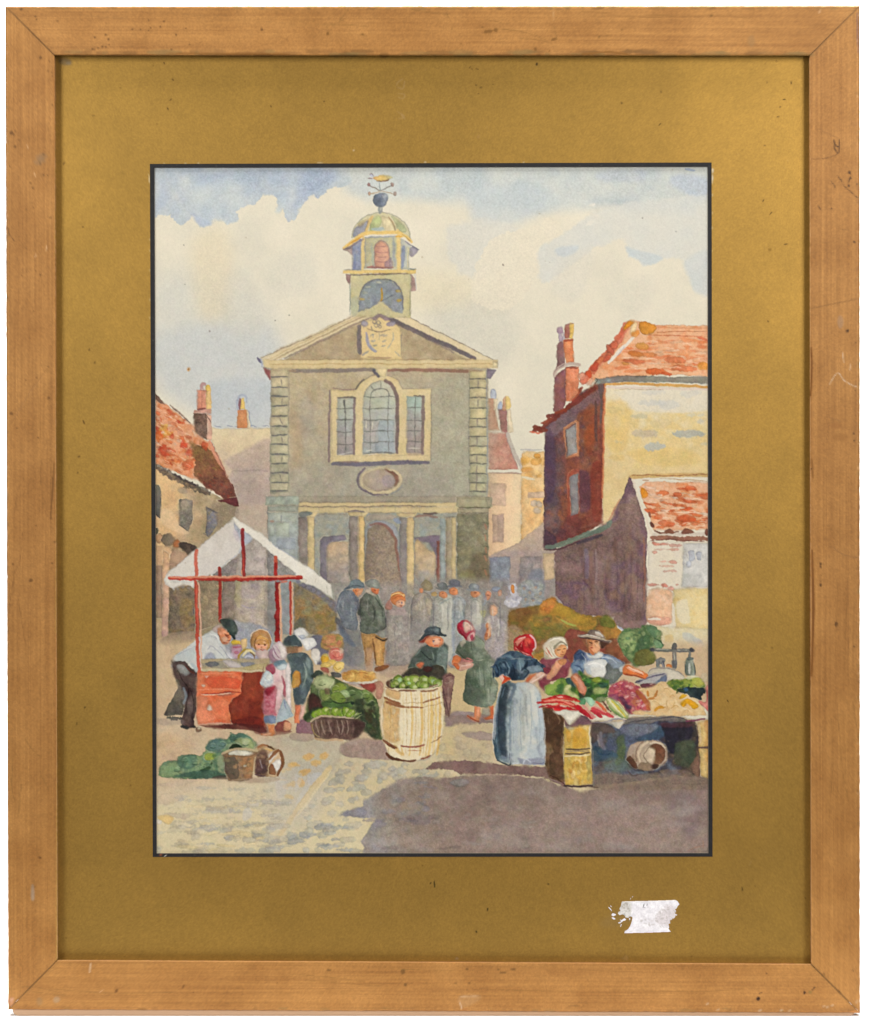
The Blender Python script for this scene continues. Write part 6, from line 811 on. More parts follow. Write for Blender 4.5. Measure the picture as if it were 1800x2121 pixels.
def paint_touches(n=9000):
    """thousands of small touches of the brush: the tone under each is shifted a little and laid along the form"""
    lum = cv.mean(2); b = lum
    for r in (1, 2): b = (np.roll(b, r, 0)+np.roll(b, -r, 0)+np.roll(b, r, 1)+np.roll(b, -r, 1)+b)/5
    gy_, gx_ = np.gradient(b)
    # where the brush was busy: figures, produce, roofs and ground, hardly at all in the sky and on the plain wall
    busy = np.where(idm > 0, 1.0, .10); yy = np.arange(CH)/S+PY0
    busy[yy < 1000] *= np.where(idm[yy < 1000] > 0, .9, 0)
    ch = [k for k, m_ in enumerate(MOTIFS, 1) if m_[0] in ('painted_church', 'painted_house')]
    busy[np.isin(idm, ch)] *= .12
    soft = [k for k, m_ in enumerate(MOTIFS, 1) if m_[0] == 'painted_crowd']; busy[np.isin(idm, soft)] *= .8
    ys = rng.integers(8, CH-9, n*3); xs = rng.integers(8, CW-9, n*3); keep = rng.random(n*3) < busy[ys, xs]
    ys, xs = ys[keep][:n], xs[keep][:n]
    Y0, X0 = np.mgrid[-7:8, -7:8].astype(np.float32)
    for y, x in zip(ys, xs):
        gx, gy = gx_[y, x], gy_[y, x]; m = np.hypot(gx, gy)
        th = np.arctan2(gx, -gy)+rng.normal(0, .25) if m > .004 else rng.normal(0, .5)+(np.pi/2 if rng.random() < .3 else 0)
        a_, b_ = (1.8+3.4*rng.random())*S/.86, (.55+.85*rng.random())*S/.86
        u = X0*np.cos(th)+Y0*np.sin(th); v = -X0*np.sin(th)+Y0*np.cos(th)+.05*u*u*rng.normal(0, 1)
        al = np.clip(1.35-np.sqrt((u/a_)**2+(v/b_)**2), 0, 1)*(.12+.3*rng.random())
        L_ = lum[y, x]
        if L_ > .66: continue
        c = cv[y, x]; r = rng.random()
        k = 1+(.16+.14*(idm[y, x] > 0))*(rng.random()-.55)
        if r < .10 and L_ < .62: k = 1.28
        elif r < .24: k = .74
        c = np.clip(c*k*(1+rng.normal(0, .03, 3)), 0, .95)
        t = cv[y-7:y+8, x-7:x+8]; t += (c-t)*al[..., None]
def finish_paper():
    """paper tooth and faint foxing over the whole sheet"""
    global cv
    # the sheet was never flat while wet: washes creep a little, pigment settles unevenly
    hall = [k for k, m_ in enumerate(MOTIFS, 1) if m_[0] in ('painted_church',)]; b = cv
    for r in (1, 1): b = (np.roll(b, r, 0)+np.roll(b, -r, 0)+np.roll(b, r, 1)+np.roll(b, -r, 1)+b)/5
    mk = (np.isin(idm, hall)*.45)[..., None]; cv = cv*(1-mk)+b*mk
    dx = (noise(16, k=31)-.5)*2.6*S+(noise(4, k=32)-.5)*.9*S; dy = (noise(16, k=33)-.5)*2.6*S+(noise(4, k=34)-.5)*.9*S
    Y, X = np.mgrid[0:CH, 0:CW]
    fx = np.clip(X+dx, 0, CW-1.01); fy = np.clip(Y+dy, 0, CH-1.01); xi = fx.astype(int); yi = fy.astype(int); u = (fx-xi)[..., None]; v = (fy-yi)[..., None]
    cv = (cv[yi, xi]*(1-u)+cv[yi, xi+1]*u)*(1-v)+(cv[yi+1, xi]*(1-u)+cv[yi+1, xi+1]*u)*v
    c2 = cv.copy(); c2[1:-1] = .25*cv[:-2]+.5*cv[1:-1]+.25*cv[2:]; c3 = c2.copy(); c3[:, 1:-1] = .25*c2[:, :-2]+.5*c2[:, 1:-1]+.25*c2[:, 2:]
    cv = .75*cv+.25*c3
    b = cv
    for r in (1, 2, 3):
        b = (np.roll(b, r, 0)+np.roll(b, -r, 0)+np.roll(b, r, 1)+np.roll(b, -r, 1)+b)/5
    cv = np.clip(cv+.25*(cv-b), .02, .96)
    cool = np.clip((cv[..., 2]-cv[..., 0])*3, 0, .3)*np.clip((np.arange(CH)/S-120)/300, .25, 1)[:, None]; gy = cv.mean(2)
    cv = cv+(gy[..., None]*np.array([1.03, 1.0, .93])-cv)*cool[..., None]
    lum = cv.mean(2, keepdims=True); dk = np.clip(1.35-lum*1.6, .06, 1)[..., 0]
    for ch in range(3):
        cv[..., ch] *= 1+dk*(.07*(noise(11, k=41+ch)-.5)+.05*(noise(4, k=44+ch)-.5)+.16*(noise(6, k=47)-.5)+.18*(noise(26, k=48)-.5))
    cv *= (1+(.035+.13*dk)*(noise(1.7, k=21)-.5))[..., None]
    y = np.linspace(0, 1, CH)[:, None]; x = np.linspace(0, 1, CW)[None]
    T('g')
    lu = cv.mean(2, keepdims=True); t_ = np.clip((lu-.42)/.38, 0, 1); t_ = t_*t_*(3-2*t_); d_ = np.clip((.42-lu)/.3, 0, 1)
    cv = np.clip(cv+t_*np.array([.026, .027, .040], np.float32)-d_*.028, .01, .96)
    G(); _keep = idm.copy()
    for i in range(26): O('8a7654', 320+1140*rng.random(), 350+1400*rng.random(), 1+rng.random(), 1+rng.random(), a=.35, s=1.5, e=0)
    idm[:] = _keep
# ---------------------------------------------------------------- bronze paint of frame and mount: wear, knots, specks
def canvas(px0, py0, pw, ph, s):
    global PX0, PY0, S, CW, CH, cv, grain, idm
    PX0, PY0, S = px0, py0, s; CW, CH = int(pw*s), int(ph*s)
    _nz.clear(); cv = np.zeros((CH, CW, 3), np.float32); idm = np.zeros((CH, CW), np.int16); _cur[0] = 0
    grain = noise(2.2, k=9)
def streak(horizontal, lo, w_, k):
    """brush marks and wood grain running along a rail"""
    h, wd = (CH, CW)
    if horizontal: return _up(rng.random((int(h/(w_*S))+3, int(wd/(lo*S))+3)), h, wd)
    return _up(rng.random((int(h/(lo*S))+3, int(wd/(w_*S))+3)), h, wd)
def F(ox, oy, k=2.94): _o[:] = [ox, oy, k]
def paint_bronze():
    global cv, BOOST
    BOOST = 1.45
    Y, X = np.mgrid[0:CH, 0:CW].astype(np.float32)/S
    frame = hx('b07b3f'); mount = hx('b58d42')
    inner = (X > 113+4*Y/2000) & (X < 1676+3*Y/2000) & (Y > 115) & (Y < 1988+8*X/1800)
    cv[:] = frame; cv[inner] = mount
    # rails: brushed copper paint
    u, v = X, Y; horiz = ((v < 115) | (v > 1986)) & (np.minimum(u, 1790-u) > np.where(v < 1000, v, 2103-v))
    sh = streak(1, 220, 3.5, 1)*.3+streak(1, 90, 9, 2)*.15+streak(1, 300, 1.8, 3)*.55; sv = streak(0, 220, 3.5, 4)*.3+streak(0, 90, 9, 5)*.15+streak(0, 300, 1.8, 6)*.55
    g = np.where(horiz, sh, sv)-.5
    warm = noise(60, k=1)-.5; sp = noise(1.8, k=2)-.5
    for i, (a, b, c) in enumerate(((.22, .10, .19), (.27, .13, .20), (.34, .19, .22))):
        cv[..., i] = np.where(inner, cv[..., i]*(1+.15*sp+.06*(noise(90, k=4)-.5)+.03*(noise(9, k=5)-.5)), cv[..., i]*(1+a*g+b*warm+c*sp))
    T('g'); G()
    for q in ((13,14,114,115.5),(1779,14,1676,116.5),(1780,2097,1679,1996.5),(18,2090,119.5,1988)): L('3a2410', 1.2, *q, cu=0, t=0, a=.6, s=1.2, w=1); L('8a6232', 5, *q, cu=0, t=0, a=.25, s=4)
    # edge wear, then light painted along the inner lips
    def wear(c, n, x0, y0, x1, y1, r=2, a=.6, along=0):
        for _ in range(n):
            x = x0+(x1-x0)*rng.random(); y = y0+(y1-y0)*rng.random(); q = r*(.5+rng.random())
            O(c, x, y, q*(1+along*2*rng.random()*(x1-x0 > y1-y0)), q*(1+along*2*rng.random()*(x1-x0 <= y1-y0)), a=a*(.6+.6*rng.random()), s=1.2, e=0, w=4)
    for c in ('7a5528', '8f6434', '8a7040'):
        wear(c, 50, 14, 13, 1778, 18, 2, .5, 2); wear(c, 36, 12, 20, 17, 2080, 1.6, .45, 1); wear(c, 36, 1776, 20, 1781, 2090, 1.6, .45, 1); wear(c, 24, 30, 2088, 1770, 2097, 2, .4, 2)
        wear(c, 30, 120, 106, 1670, 115, 4, .45, 3)
    wear('d0a070', 30, 12, 100, 16, 2000, 2, .7); wear('d8ab78', 40, 1776, 30, 1781, 2080, 2, .6)
    for e in ((114,120,119,1985,1.6,'d9a878'),(1677,120,1680,1992,1.6,'d2a070')): L(e[5], e[4], e[0],e[1],e[2],e[3], cu=0, t=0, a=.75, s=1.2)  # painted highlight: pale lines where the side lips catch the light
    L('c08c58', 1.6, 120,1989,900,1992,1679,1997, t=0, a=.6)  # fainter painted highlight on the bottom lip
    # brown dabs along the inner lips
    L('8a5a22', 3, 345,110,480,111,600,112, a=.6); L('8f5f24', 4, 1205,112,1260,108,1300,112, a=.7); L('7d4c18', 4, 1680,720,1682,760,1679,820, a=.8); L('7d4c18', 5, 1682,1140,1685,1260,1681,1400, a=.85); L('8a5a24', 4, 1681,950,1684,990, a=.8)
    L('7a5020', 3, 112,960,108,1030,105,1070, a=.7)
    # long brush lines and scratches
    F(0, 0)
    for q in ((520,95,650,105,775,112),(900,78,1100,85,1300,95,1450,82),(1150,130,1400,125,1764,140)): L('8f6838', 3, *q, a=.55)
    for x, y, r in ((130,55,10),(215,100,7),(222,118,6),(350,128,6),(578,228,7),(643,212,6),(660,238,7),(563,298,7),(575,302,5),(598,293,6),(623,283,8),(645,285,7),(665,272,4),(905,123,5),(998,130,7),(977,162,6),(918,170,6),(905,185,5),(807,178,6),(855,180,6),(1073,212,7),(1155,270,5),(1043,300,5),(1132,172,5),(1595,180,9),(247,352,10),(300,375,5),(315,440,5),(318,465,6),(293,432,5),(92,893,8),(93,797,5),(114,852,4),(70,810,13),(85,820,6),(59,1012,6),(245,998,7),(265,1066,6),(290,1068,5),(200,1145,6),(187,1115,5),(205,1265,5),(306,1324,5),(320,638,4),(245,1672,7),(160,1648,4),(220,1650,5),(135,1678,4),(46,1812,6),(310,1648,4),(72,1750,4),(205,1895,4),(265,940,6)): O('63401a', x, y, r*.9, r*.9, a=.85, s=3, e=0, w=2)
    for x, y in ((240,960),(255,975),(230,990),(265,950)): O('8f7458', x, y, 26, 16, 20, a=.4, s=16, e=0)
    for q in ((50,1415,90,1472),(45,1380,55,1420)): L('5e3c1c', 4, *q, a=.8, cu=0)
    for q in ((210,1050,215,1075),(285,1495,280,1530),(215,1545,222,1560,210,1562),(165,880,172,905)): L('e0b486', 5, *q, a=.8)
    for i in range(46): O('7d5426', 45+280*rng.random(), 600+1450*rng.random(), 2.5+2*rng.random(), 3+3*rng.random(), a=.5, s=3, e=0)
    for i in range(30): O('7d5426', 60+1690*rng.random(), 50+280*rng.random(), 2.5+3*rng.random(), 2.5+2*rng.random(), a=.45, s=3, e=0)
    F(600, 0)
    for q in ((300,130,330,90,360,60),(270,150,330,120),(740,60,860,75,990,90),(950,75,970,110,980,125),(985,160,990,185),(1250,175,1400,190,1560,240),(1400,235,1500,240,1600,265),(1200,120,1340,150),(1610,160,1630,240),(430,205,470,220),(225,160,230,210),(0,130,160,130),(0,150,330,150,480,160)): L('87602c', 4, *q, a=.6)
    for x, y, rx, ry in ((1215,190,36,12),(1255,185,16,12),(1175,165,8,6),(1495,298,9,9),(1582,310,6,8),(1047,267,6,5),(1610,240,16,8),(230,205,8,10),(440,208,12,5)): O('6e4818', x, y, rx, ry, -10, a=.7, s=5, e=0, w=8)
    L('d9b080', 5, 1606,40,1606,130, a=.5); L('7c5a2c', 8, 360,42,490,40, a=.6)
    F(1200, 0)
    for q in ((0,95,300,100,500,92,640,105),(0,70,200,80),(300,110,800,95,1040,110),(110,222,200,218)): L('93662f', 5, *q, a=.55)
    for x, y, r in ((805,97,8),(170,215,5),(258,180,5),(120,225,5),(1460,60,4)): O('74501f', x, y, r, r, a=.8, s=4, e=0)
    O('a07848', 1048,250,22,36, a=.6, s=14, e=0); L('d9b088', 5, 1465,55,1462,80, a=.6)
    L('3c2410', 7, 1548,850,1558,880,1575,895, a=.95); L('3c2410', 5, 1585,852,1580,930, a=.9); L('3a220e', 6, 1555,880,1555,905,1575,935, a=.9); L('6b4420', 4, 1575,935,1520,960,1415,970, a=.7); L('74502c', 3, 1450,780,1540,825,1575,840, a=.7)
    for q in ((1640,1045,1655,1065),(1650,1075,1640,1110),(1570,1070,1600,1105),(1535,1105,1560,1140),(1605,1125,1700,1210),(1455,1255,1470,1275)): L('55361a', 5, *q, a=.8, cu=0)
    for x, y, r in ((1640,1132,8),(1675,1474,7),(1690,1120,5),(1535,1270,5),(1635,2015,9),(1645,1050,8),(1650,1085,7)): O('402610', x, y, r, r, a=.9, s=3, e=0)
    L('8a6030', 6, 1410,1880,1500,1860,1700,1820, a=.6); L('8a6030', 5, 1590,1395,1640,1400, a=.6); O('a08a80', 1590,1960,18,40, a=.4, s=14, e=0); L('6f4c4c', 14, 1693,80,1698,320, a=.35)
    for i in range(40): L('9a6c34', 3, *(lambda x, y, l: (x, y, x+3*rng.normal(), y+l))(1415+280*rng.random(), 350+1600*rng.random(), 60+160*rng.random()), a=.35, cu=0)
    F(0, 700, 2.97)
    for q in ((75,520,180,340,290,190),(120,900,100,1000,90,1100),(310,1100,325,980,335,740),(140,1200,120,1400),(60,1640,90,1450,110,1400),(110,1600,160,1900),(255,740,250,900),(285,560,290,900),(55,1850,60,1500)): L('86592a', 4, *q, a=.6)
    for q in ((85,500,180,345,280,215),): L('d8a878', 3, *q, a=.4)
    for x, y, r in ((297,174,5),(158,260,5),(226,244,5),(103,556,5),(235,615,5),(278,655,4),(313,1110,6),(222,1154,6),(337,1255,5),(80,1392,8),(300,370,8),(190,1490,12),(320,1386,6),(70,465,12)): O('6a441c', x, y, r, r*.9, a=.8, s=3, e=0)
    for i in range(34): L(['93662f','8a5c2a'][i % 2], 3, *(lambda x, y, l: (x, y, x+5*rng.normal(), y+l))(50+280*rng.random(), 30+1900*rng.random(), 100+260*rng.random()), a=.35, cu=0)
    F(1600, 700, 2.97)
    for q in ((350,285,400,215,440,260,490,290,520,300),(430,90,440,150),(480,160,475,200)): L('d8c0a8', 5, *q, a=.7)
    for q in ((330,480,420,510),(360,1275,430,1330,540,1355)): L('96693a', 5, *q, a=.7)
    O('a06a34', 390,540,34,20, a=.6, s=14, e=0); O('96642e', 420,610,50,24, a=.5, s=20, e=0)
    for x, y, r in ((500,590,6),(503,632,6),(512,30,6),(510,322,5),(297,1390,9),(297,1410,7),(298,1460,5),(296,1495,5),(297,1520,9),(502,1898,6),(238,805,5),(272,65,4),(392,1760,14)): O('4e3012', x, y, r*.8, r, a=.85, s=3, e=0)
    for q in ((460,1480,455,1700,440,2050),(500,1650,495,2050),(400,1500,395,1800),(470,1850,460,2079)): L('8a5c2a', 4, *q, a=.5)
    F(0, 1421)
    for q in ((150,320,200,390,245,430),(80,420,70,600,90,700),(130,600,110,800),(250,540,290,620),(60,1850,200,1830,400,1880),(300,1845,700,1870,1100,1860),(180,1860,420,1890)): L('86602e', 4, *q, a=.55)
    P('d8976a', 52,1905,85,1898,80,1935,60,1950, a=.95, s=4); P('e0b090', 60,1905,85,1900,70,1925, a=.8, s=3)
    L('dcc0a0', 5, 551,1690,547,1745, a=.8); P('b5a79c', 190,1215,205,1215,210,1300,190,1300, a=.6, s=8); O('b0a090', 345,1910,20,20, a=.5, s=8, e=0); O('8f7a60', 240,1920,18,26, a=.4, s=8, e=0); L('dcb490', 4, 608,1865,628,1850, a=.9)
    for x, y, rx, ry in ((1118,1828,6,14),(710,1855,7,12),(1178,1864,6,5),(130,600,5,5),(245,1045,10,8),(1688,1808,5,4)): O('6a431c', x, y, rx, ry, 30, a=.85, s=4, e=0)
    F(600, 1421)
    for x, y, rx, ry in ((690,1740,13,16),(705,1820,9,9),(240,1730,14,6),(1080,1725,9,7),(1270,1727,6,5),(1095,1808,7,5),(1080,1850,4,6),(1010,1810,9,4),(1300,1745,20,6),(1360,1725,18,6)): O('6b4a20', x, y, rx, ry, a=.75, s=5, e=0)
    P('cdb49a', 1030,1890,1150,1880,1160,1910,1050,1960, a=.2, s=20, e=0); L('d9bfa8', 4, 1040,1890,1150,1888, a=.6); L('d9bfa8', 5, 1035,1920,1050,1970, a=.6); L('a0542c', 4, 1050,1970,1080,1965, a=.7); L('6f451f', 3, 1563,1830,1564,1870, a=.8); L('6b4a24', 4, 1700,1950,1764,1945, a=.7)
    for q in ((0,1750,200,1770,450,1800),(100,1790,400,1815,600,1830),(600,1720,1000,1735),(1200,1850,1764,1860),(30,1960,500,1965,900,1955)): L('8f662f', 4, *q, a=.5)
    F(1200, 1421)
    for x, y, rx, ry in ((1090,1905,11,12),(1371,1868,7,10)): O('2a1206', x, y, rx, ry, a=1, s=3, e=0)
    O('8c7038', 1405,1864,12,11, a=.8, s=4, e=0)
    for x, y, r in ((1425,1842,5),(1432,1836,4),(1420,1850,4),(1097,1872,4),(1110,1868,4),(1140,1750,5),(1490,1753,5),(1582,1858,6),(1668,1732,5),(1590,1870,4)): O('55361a', x, y, r, r, a=.9, s=3, e=0)
    for x, y in ((845,1972),(1490,1950),(1510,1955),(1540,1945),(780,1935),(1230,1975),(1280,1978),(1692,1922),(1100,1976)): O('cdb8a4', x, y, 12, 5, -30, a=.7, s=5, e=0)
    for q in ((30,1950,10,1955),(0,1725,300,1740,700,1745),(200,1850,700,1860,1000,1845),(1535,200,1540,500,1520,800),(1570,100,1600,500,1640,700),(1660,50,1700,330),(1620,350,1620,600)): L('8a5f2c', 4, *q, a=.5)
    P('cc8848', 1640,1990,1690,1970,1705,1985,1690,2000, a=.6, s=8, e=0)
    # ---- marks on the bronze mount
    def fleck(c, lst, w_=5, a=.85):
        for x, y, l, r in lst: L(c, w_, x-l*np.cos(np.radians(r)), y-l*np.sin(np.radians(r)), x+l*np.cos(np.radians(r)), y+l*np.sin(np.radians(r)), a=a, cu=0, s=3)
    F(0, 0); fleck('4a3014', ((1053,486,7,45),(567,704,9,-10),(1040,607,7,-45),(1022,662,6,50),(1000,385,5,60),(390,995,8,-50),(505,1382,4,0),(1650,648,5,60)))
    F(600, 0); fleck('3d2810', ((1097,410,7,-50),(1110,420,6,60),(1142,420,9,15),(1135,517,5,10),(1165,533,6,5),(1240,515,4,10),(1150,570,5,20),(1395,572,3,0),(210,617,4,0)), 4); O('2a1c10', 1505,390,7,10, a=.9, s=3, e=0)
    for q in ((690,480,660,500,650,520),(700,495,690,540,655,530),(660,570,700,575,690,600,660,590),(655,680,690,700,700,725,680,700),(660,720,690,722)): L('bf9a62', 7, *q, a=.55)
    O('b58e54', 1150,830,8,10, a=.5, s=5, e=0)
    fleck('dcc49a', ((185,992,16,0),(825,988,5,0),(1425,990,4,0),(390,915,3,0)), 9, .95)
    F(1200, 0); fleck('3d2810', ((498,560,5,60),(1247,606,8,-5),(1290,504,7,80),(1213,710,9,-10),(1143,500,6,70),(1223,652,4,-60),(490,758,9,-45),(1120,1222,8,-60),(1165,1300,10,-50),(1258,1487,9,-10),(1130,886,4,0),(1148,1955,6,60),(1200,372,7,60),(258,627,5,60)))
    O('7d5a20', 1160,1520,9,8, a=.7, s=5, e=0)
    P('efe6d2', 806,1025,815,1025,820,1045,812,1060,816,1080,808,1120,806,1120, cu=0, a=.95, s=3, w=3)
    for y in (1180,1290,1380,1520,1700): L('dcc9a0', 4, 809,y,810,y+14, a=.7)
    F(0, 0); L('efe0c0', 5, 905,1060,911,1085,908,1115, a=.95)
    for y in (1455,1520,1640,1820,1930): L('e0cda6', 5, 912,y,913,y+14, a=.75)
    for x in (1000,1130,1210): L('e6d6b4', 6, x-5,995,x+5,995, a=.8)
    F(0, 700, 2.97); fleck('4a3014', ((515,518,12,70),(550,72,7,100),(583,150,6,100),(487,730,7,-20),(478,830,6,-60)))
    F(0, 1421); fleck('3a2812', ((467,230,8,100),(518,130,5,-60)))
    F(600, 1421); fleck('2e2410', ((882,1205,20,85),(858,1200,5,-50),(1205,1360,8,95),(1137,1496,4,60),(1575,1205,4,0)), 6)
    F(1200, 1421); fleck('4a3418', ((905,93,7,60),(993,1235,10,85),(1376,1290,4,60),(1070,1218,3,0)), 5); fleck('b5935a', ((1040,1080,16,-60),(1160,1200,6,30)), 4, .5)
    for i in range(260):
        T('g'); x = 120+1555*rng.random(); y = 120+1865*rng.random()
        if 312 < x < 1474 and 338 < y < 1776: continue
        O(['c29c5c', 'b89050', '6f5220'][i % 3], x, y, 1.2+.8*rng.random(), 1.2, a=.55, s=1.5, e=0)
    T('g'); O('5c5048', 135,128,14,7, 10, a=.5, s=8, e=0); O('8a8070', 142,131,5,3, a=.5, s=3, e=0); O('b09468', 1300,1895,18,60, 70, a=.25, s=16, e=0)
    P('c8a05c', 1285,1986,1297,1978,1302,1982,1300,1990, a=.8, s=2, cu=0); P('c8a878', 940,1988,946,1982,952,1987, a=.9, s=1.5, cu=0)
def paint_border():
    """black line round the window"""
    cv[:] = hx('1e1d1f'); cv[:] *= (1+.3*(noise(6, k=3)-.5)+.25*(noise(2, k=4)-.5))[..., None]
    T('g')
    for i in range(60):
        s_ = i % 4; t = rng.random()
        x, y = ((311+1164*t, 342+3*rng.random()) if s_ == 0 else (311+1164*t, 1771) if s_ == 1 else (317, 340+1434*t) if s_ == 2 else (1471, 340+1434*t))
        O('6a665e', x, y, 1.5, .8, 0, a=.5, s=1, e=0)
    O('8a4a30', 333,1771,3,2.5, a=.9, s=1.5, e=0); L('ddd6ca', 2, 341,1774,344,1771, a=.95)
# ------------------------------------------------------------------ helpers
def wx(px, py, y):
    """a point of the picture's measure, at depth y, in metres (things nearer the lens stand a hair smaller)"""
    f = (D0+(y-FACE))/D0
    return (px-900)*K*f, (1060.5-py)*K*f+(ZB-1060.5)*K
def mesh_obj(name, verts, faces, mat, parent=None, cols=None, smooth=False):
    """faces: (n, 4) int array or list of tuples"""
    me = bpy.data.meshes.new(name); verts = np.asarray(verts, np.float32)
    if isinstance(faces, np.ndarray):
        n = len(faces); me.vertices.add(len(verts)); me.vertices.foreach_set('co', verts.ravel())
        me.loops.add(n*4); me.loops.foreach_set('vertex_index', faces.astype(np.int32).ravel())
        me.polygons.add(n); me.polygons.foreach_set('loop_start', np.arange(n, dtype=np.int32)*4)
        me.update(calc_edges=True)
    else: me.from_pydata(verts.tolist(), [], faces)
    if cols is not None:
        a = me.color_attributes.new('pigment', 'FLOAT_COLOR', 'POINT')
        a.data.foreach_set('color', np.concatenate([cols, np.ones((len(cols), 1))], 1).astype(np.float32).ravel())
    me.polygons.foreach_set('use_smooth', [smooth]*len(me.polygons))
    me.materials.append(mat); me.update()
    o = bpy.data.objects.new(name, me); COL.objects.link(o)
    if parent: o.parent = parent
    return o
def material(name, col=(.8, .8, .8), rough=.6, metal=0.0, attr=False, bump=None, spec=.5):
    m = bpy.data.materials.new(name); m.use_nodes = True; nt = m.node_tree; b = nt.nodes['Principled BSDF']
    b.inputs['Base Color'].default_value = (*col, 1); b.inputs['Roughness'].default_value = rough; b.inputs['Metallic'].default_value = metal
    b.inputs['Specular IOR Level'].default_value = spec
    if attr:
        a = nt.nodes.new('ShaderNodeAttribute'); a.attribute_name = 'pigment'; nt.links.new(a.outputs['Color'], b.inputs['Base Color'])
    if bump:
        t = nt.nodes.new('ShaderNodeTexCoord'); n = nt.nodes.new('ShaderNodeTexNoise'); n.inputs['Scale'].default_value = bump[0]; n.inputs['Detail'].default_value = 3
        u = nt.nodes.new('ShaderNodeBump'); u.inputs['Strength'].default_value = bump[1]; u.inputs['Distance'].default_value = bump[2]
        nt.links.new(t.outputs['Object'], n.inputs['Vector']); nt.links.new(n.outputs['Fac'], u.inputs['Height']); nt.links.new(u.outputs['Normal'], b.inputs['Normal'])
        if len(bump) > 3:
            r = nt.nodes.new('ShaderNodeMapRange'); r.inputs['To Min'].default_value = rough-bump[3]; r.inputs['To Max'].default_value = rough+bump[3]
            nt.links.new(n.outputs['Fac'], r.inputs['Value']); nt.links.new(r.outputs['Result'], b.inputs['Roughness'])
    return m
def grid_faces(h, w):
    i = np.arange(h*w).reshape(h, w)
    return np.stack([i[:-1, :-1], i[1:, :-1], i[1:, 1:], i[:-1, 1:]], -1).reshape(-1, 4)
def sample(px, py):
    x = np.clip((px-PX0)*S, 0, CW-1.01); y = np.clip((py-PY0)*S, 0, CH-1.01); xi = x.astype(int); yi = y.astype(int); u = (x-xi)[..., None]; v = (y-yi)[..., None]
    return (cv[yi, xi]*(1-u)+cv[yi, xi+1]*u)*(1-v)+(cv[yi+1, xi]*(1-u)+cv[yi+1, xi+1]*u)*v
# ------------------------------------------------------------------ the white table and backdrop
def backdrop():
    prof = [(-.17, -.05), (-.163, -.008), (-.15, 0)]+[(.62+.3*math.sin(a), .3-.3*math.cos(a)) for a in np.linspace(0, math.pi/2, 12)]+[(.92, 2.6)]
    v = [(x, y, z) for y, z in prof for x in (-2.6, 2.6)]
    f = [(2*i, 2*i+1, 2*i+3, 2*i+2) for i in range(len(prof)-1)]
    o = mesh_obj('backdrop', v, f, material('white_paper_roll', (.95, .95, .945), .95, bump=(60, .05, .001), spec=.05), smooth=True); o['kind'] = 'structure'
backdrop()
# ------------------------------------------------------------------ the framed picture
pic = bpy.data.objects.new('framed_picture', None); COL.objects.link(pic); pic.location = (0, 0, 0)
pic['label'] = 'framed watercolour of a market square in a copper gold wooden frame'
pic['category'] = 'picture'
# --- painted sheet, split where one painted motif meets the next
grain = noise(2.2, k=9)
paint_sky(); paint_far(); paint_church(); paint_left(); paint_right(); paint_ground(); paint_crowd(); paint_stall(); paint_mid(); paint_table(); paint_accents(); paint_touches(); finish_paper()
paper = material('painted_paper', rough=.9, attr=True, bump=(900, .12, .0003), spec=.2)
ys, xs = np.mgrid[0:CH, 0:CW]; X, Z = wx(PX0+xs/S, PY0+ys/S, 0.0)
V = np.stack([X, np.zeros_like(X), Z], -1).reshape(-1, 3); Cc = lin(cv).reshape(-1, 3)/(LUM*1.0)
FA = grid_faces(CH, CW); fid = idm[:-1, :-1].ravel()
def piece(name, k, parent):
    f = FA[fid == k]; u, inv = np.unique(f, return_inverse=True)
    return mesh_obj(name, V[u], inv.reshape(-1, 4), paper, parent, Cc[u])
sheet = piece('painting', 0, pic); sheet['label'] = 'watercolour of a church and market stalls under a cloudy sky'
for k, (nm, lb) in enumerate(MOTIFS, 1):
    if (fid == k).sum() > 60:
        o = piece(nm, k, sheet); o['label'] = lb
    else: print('tiny motif', nm, (fid == k).sum())
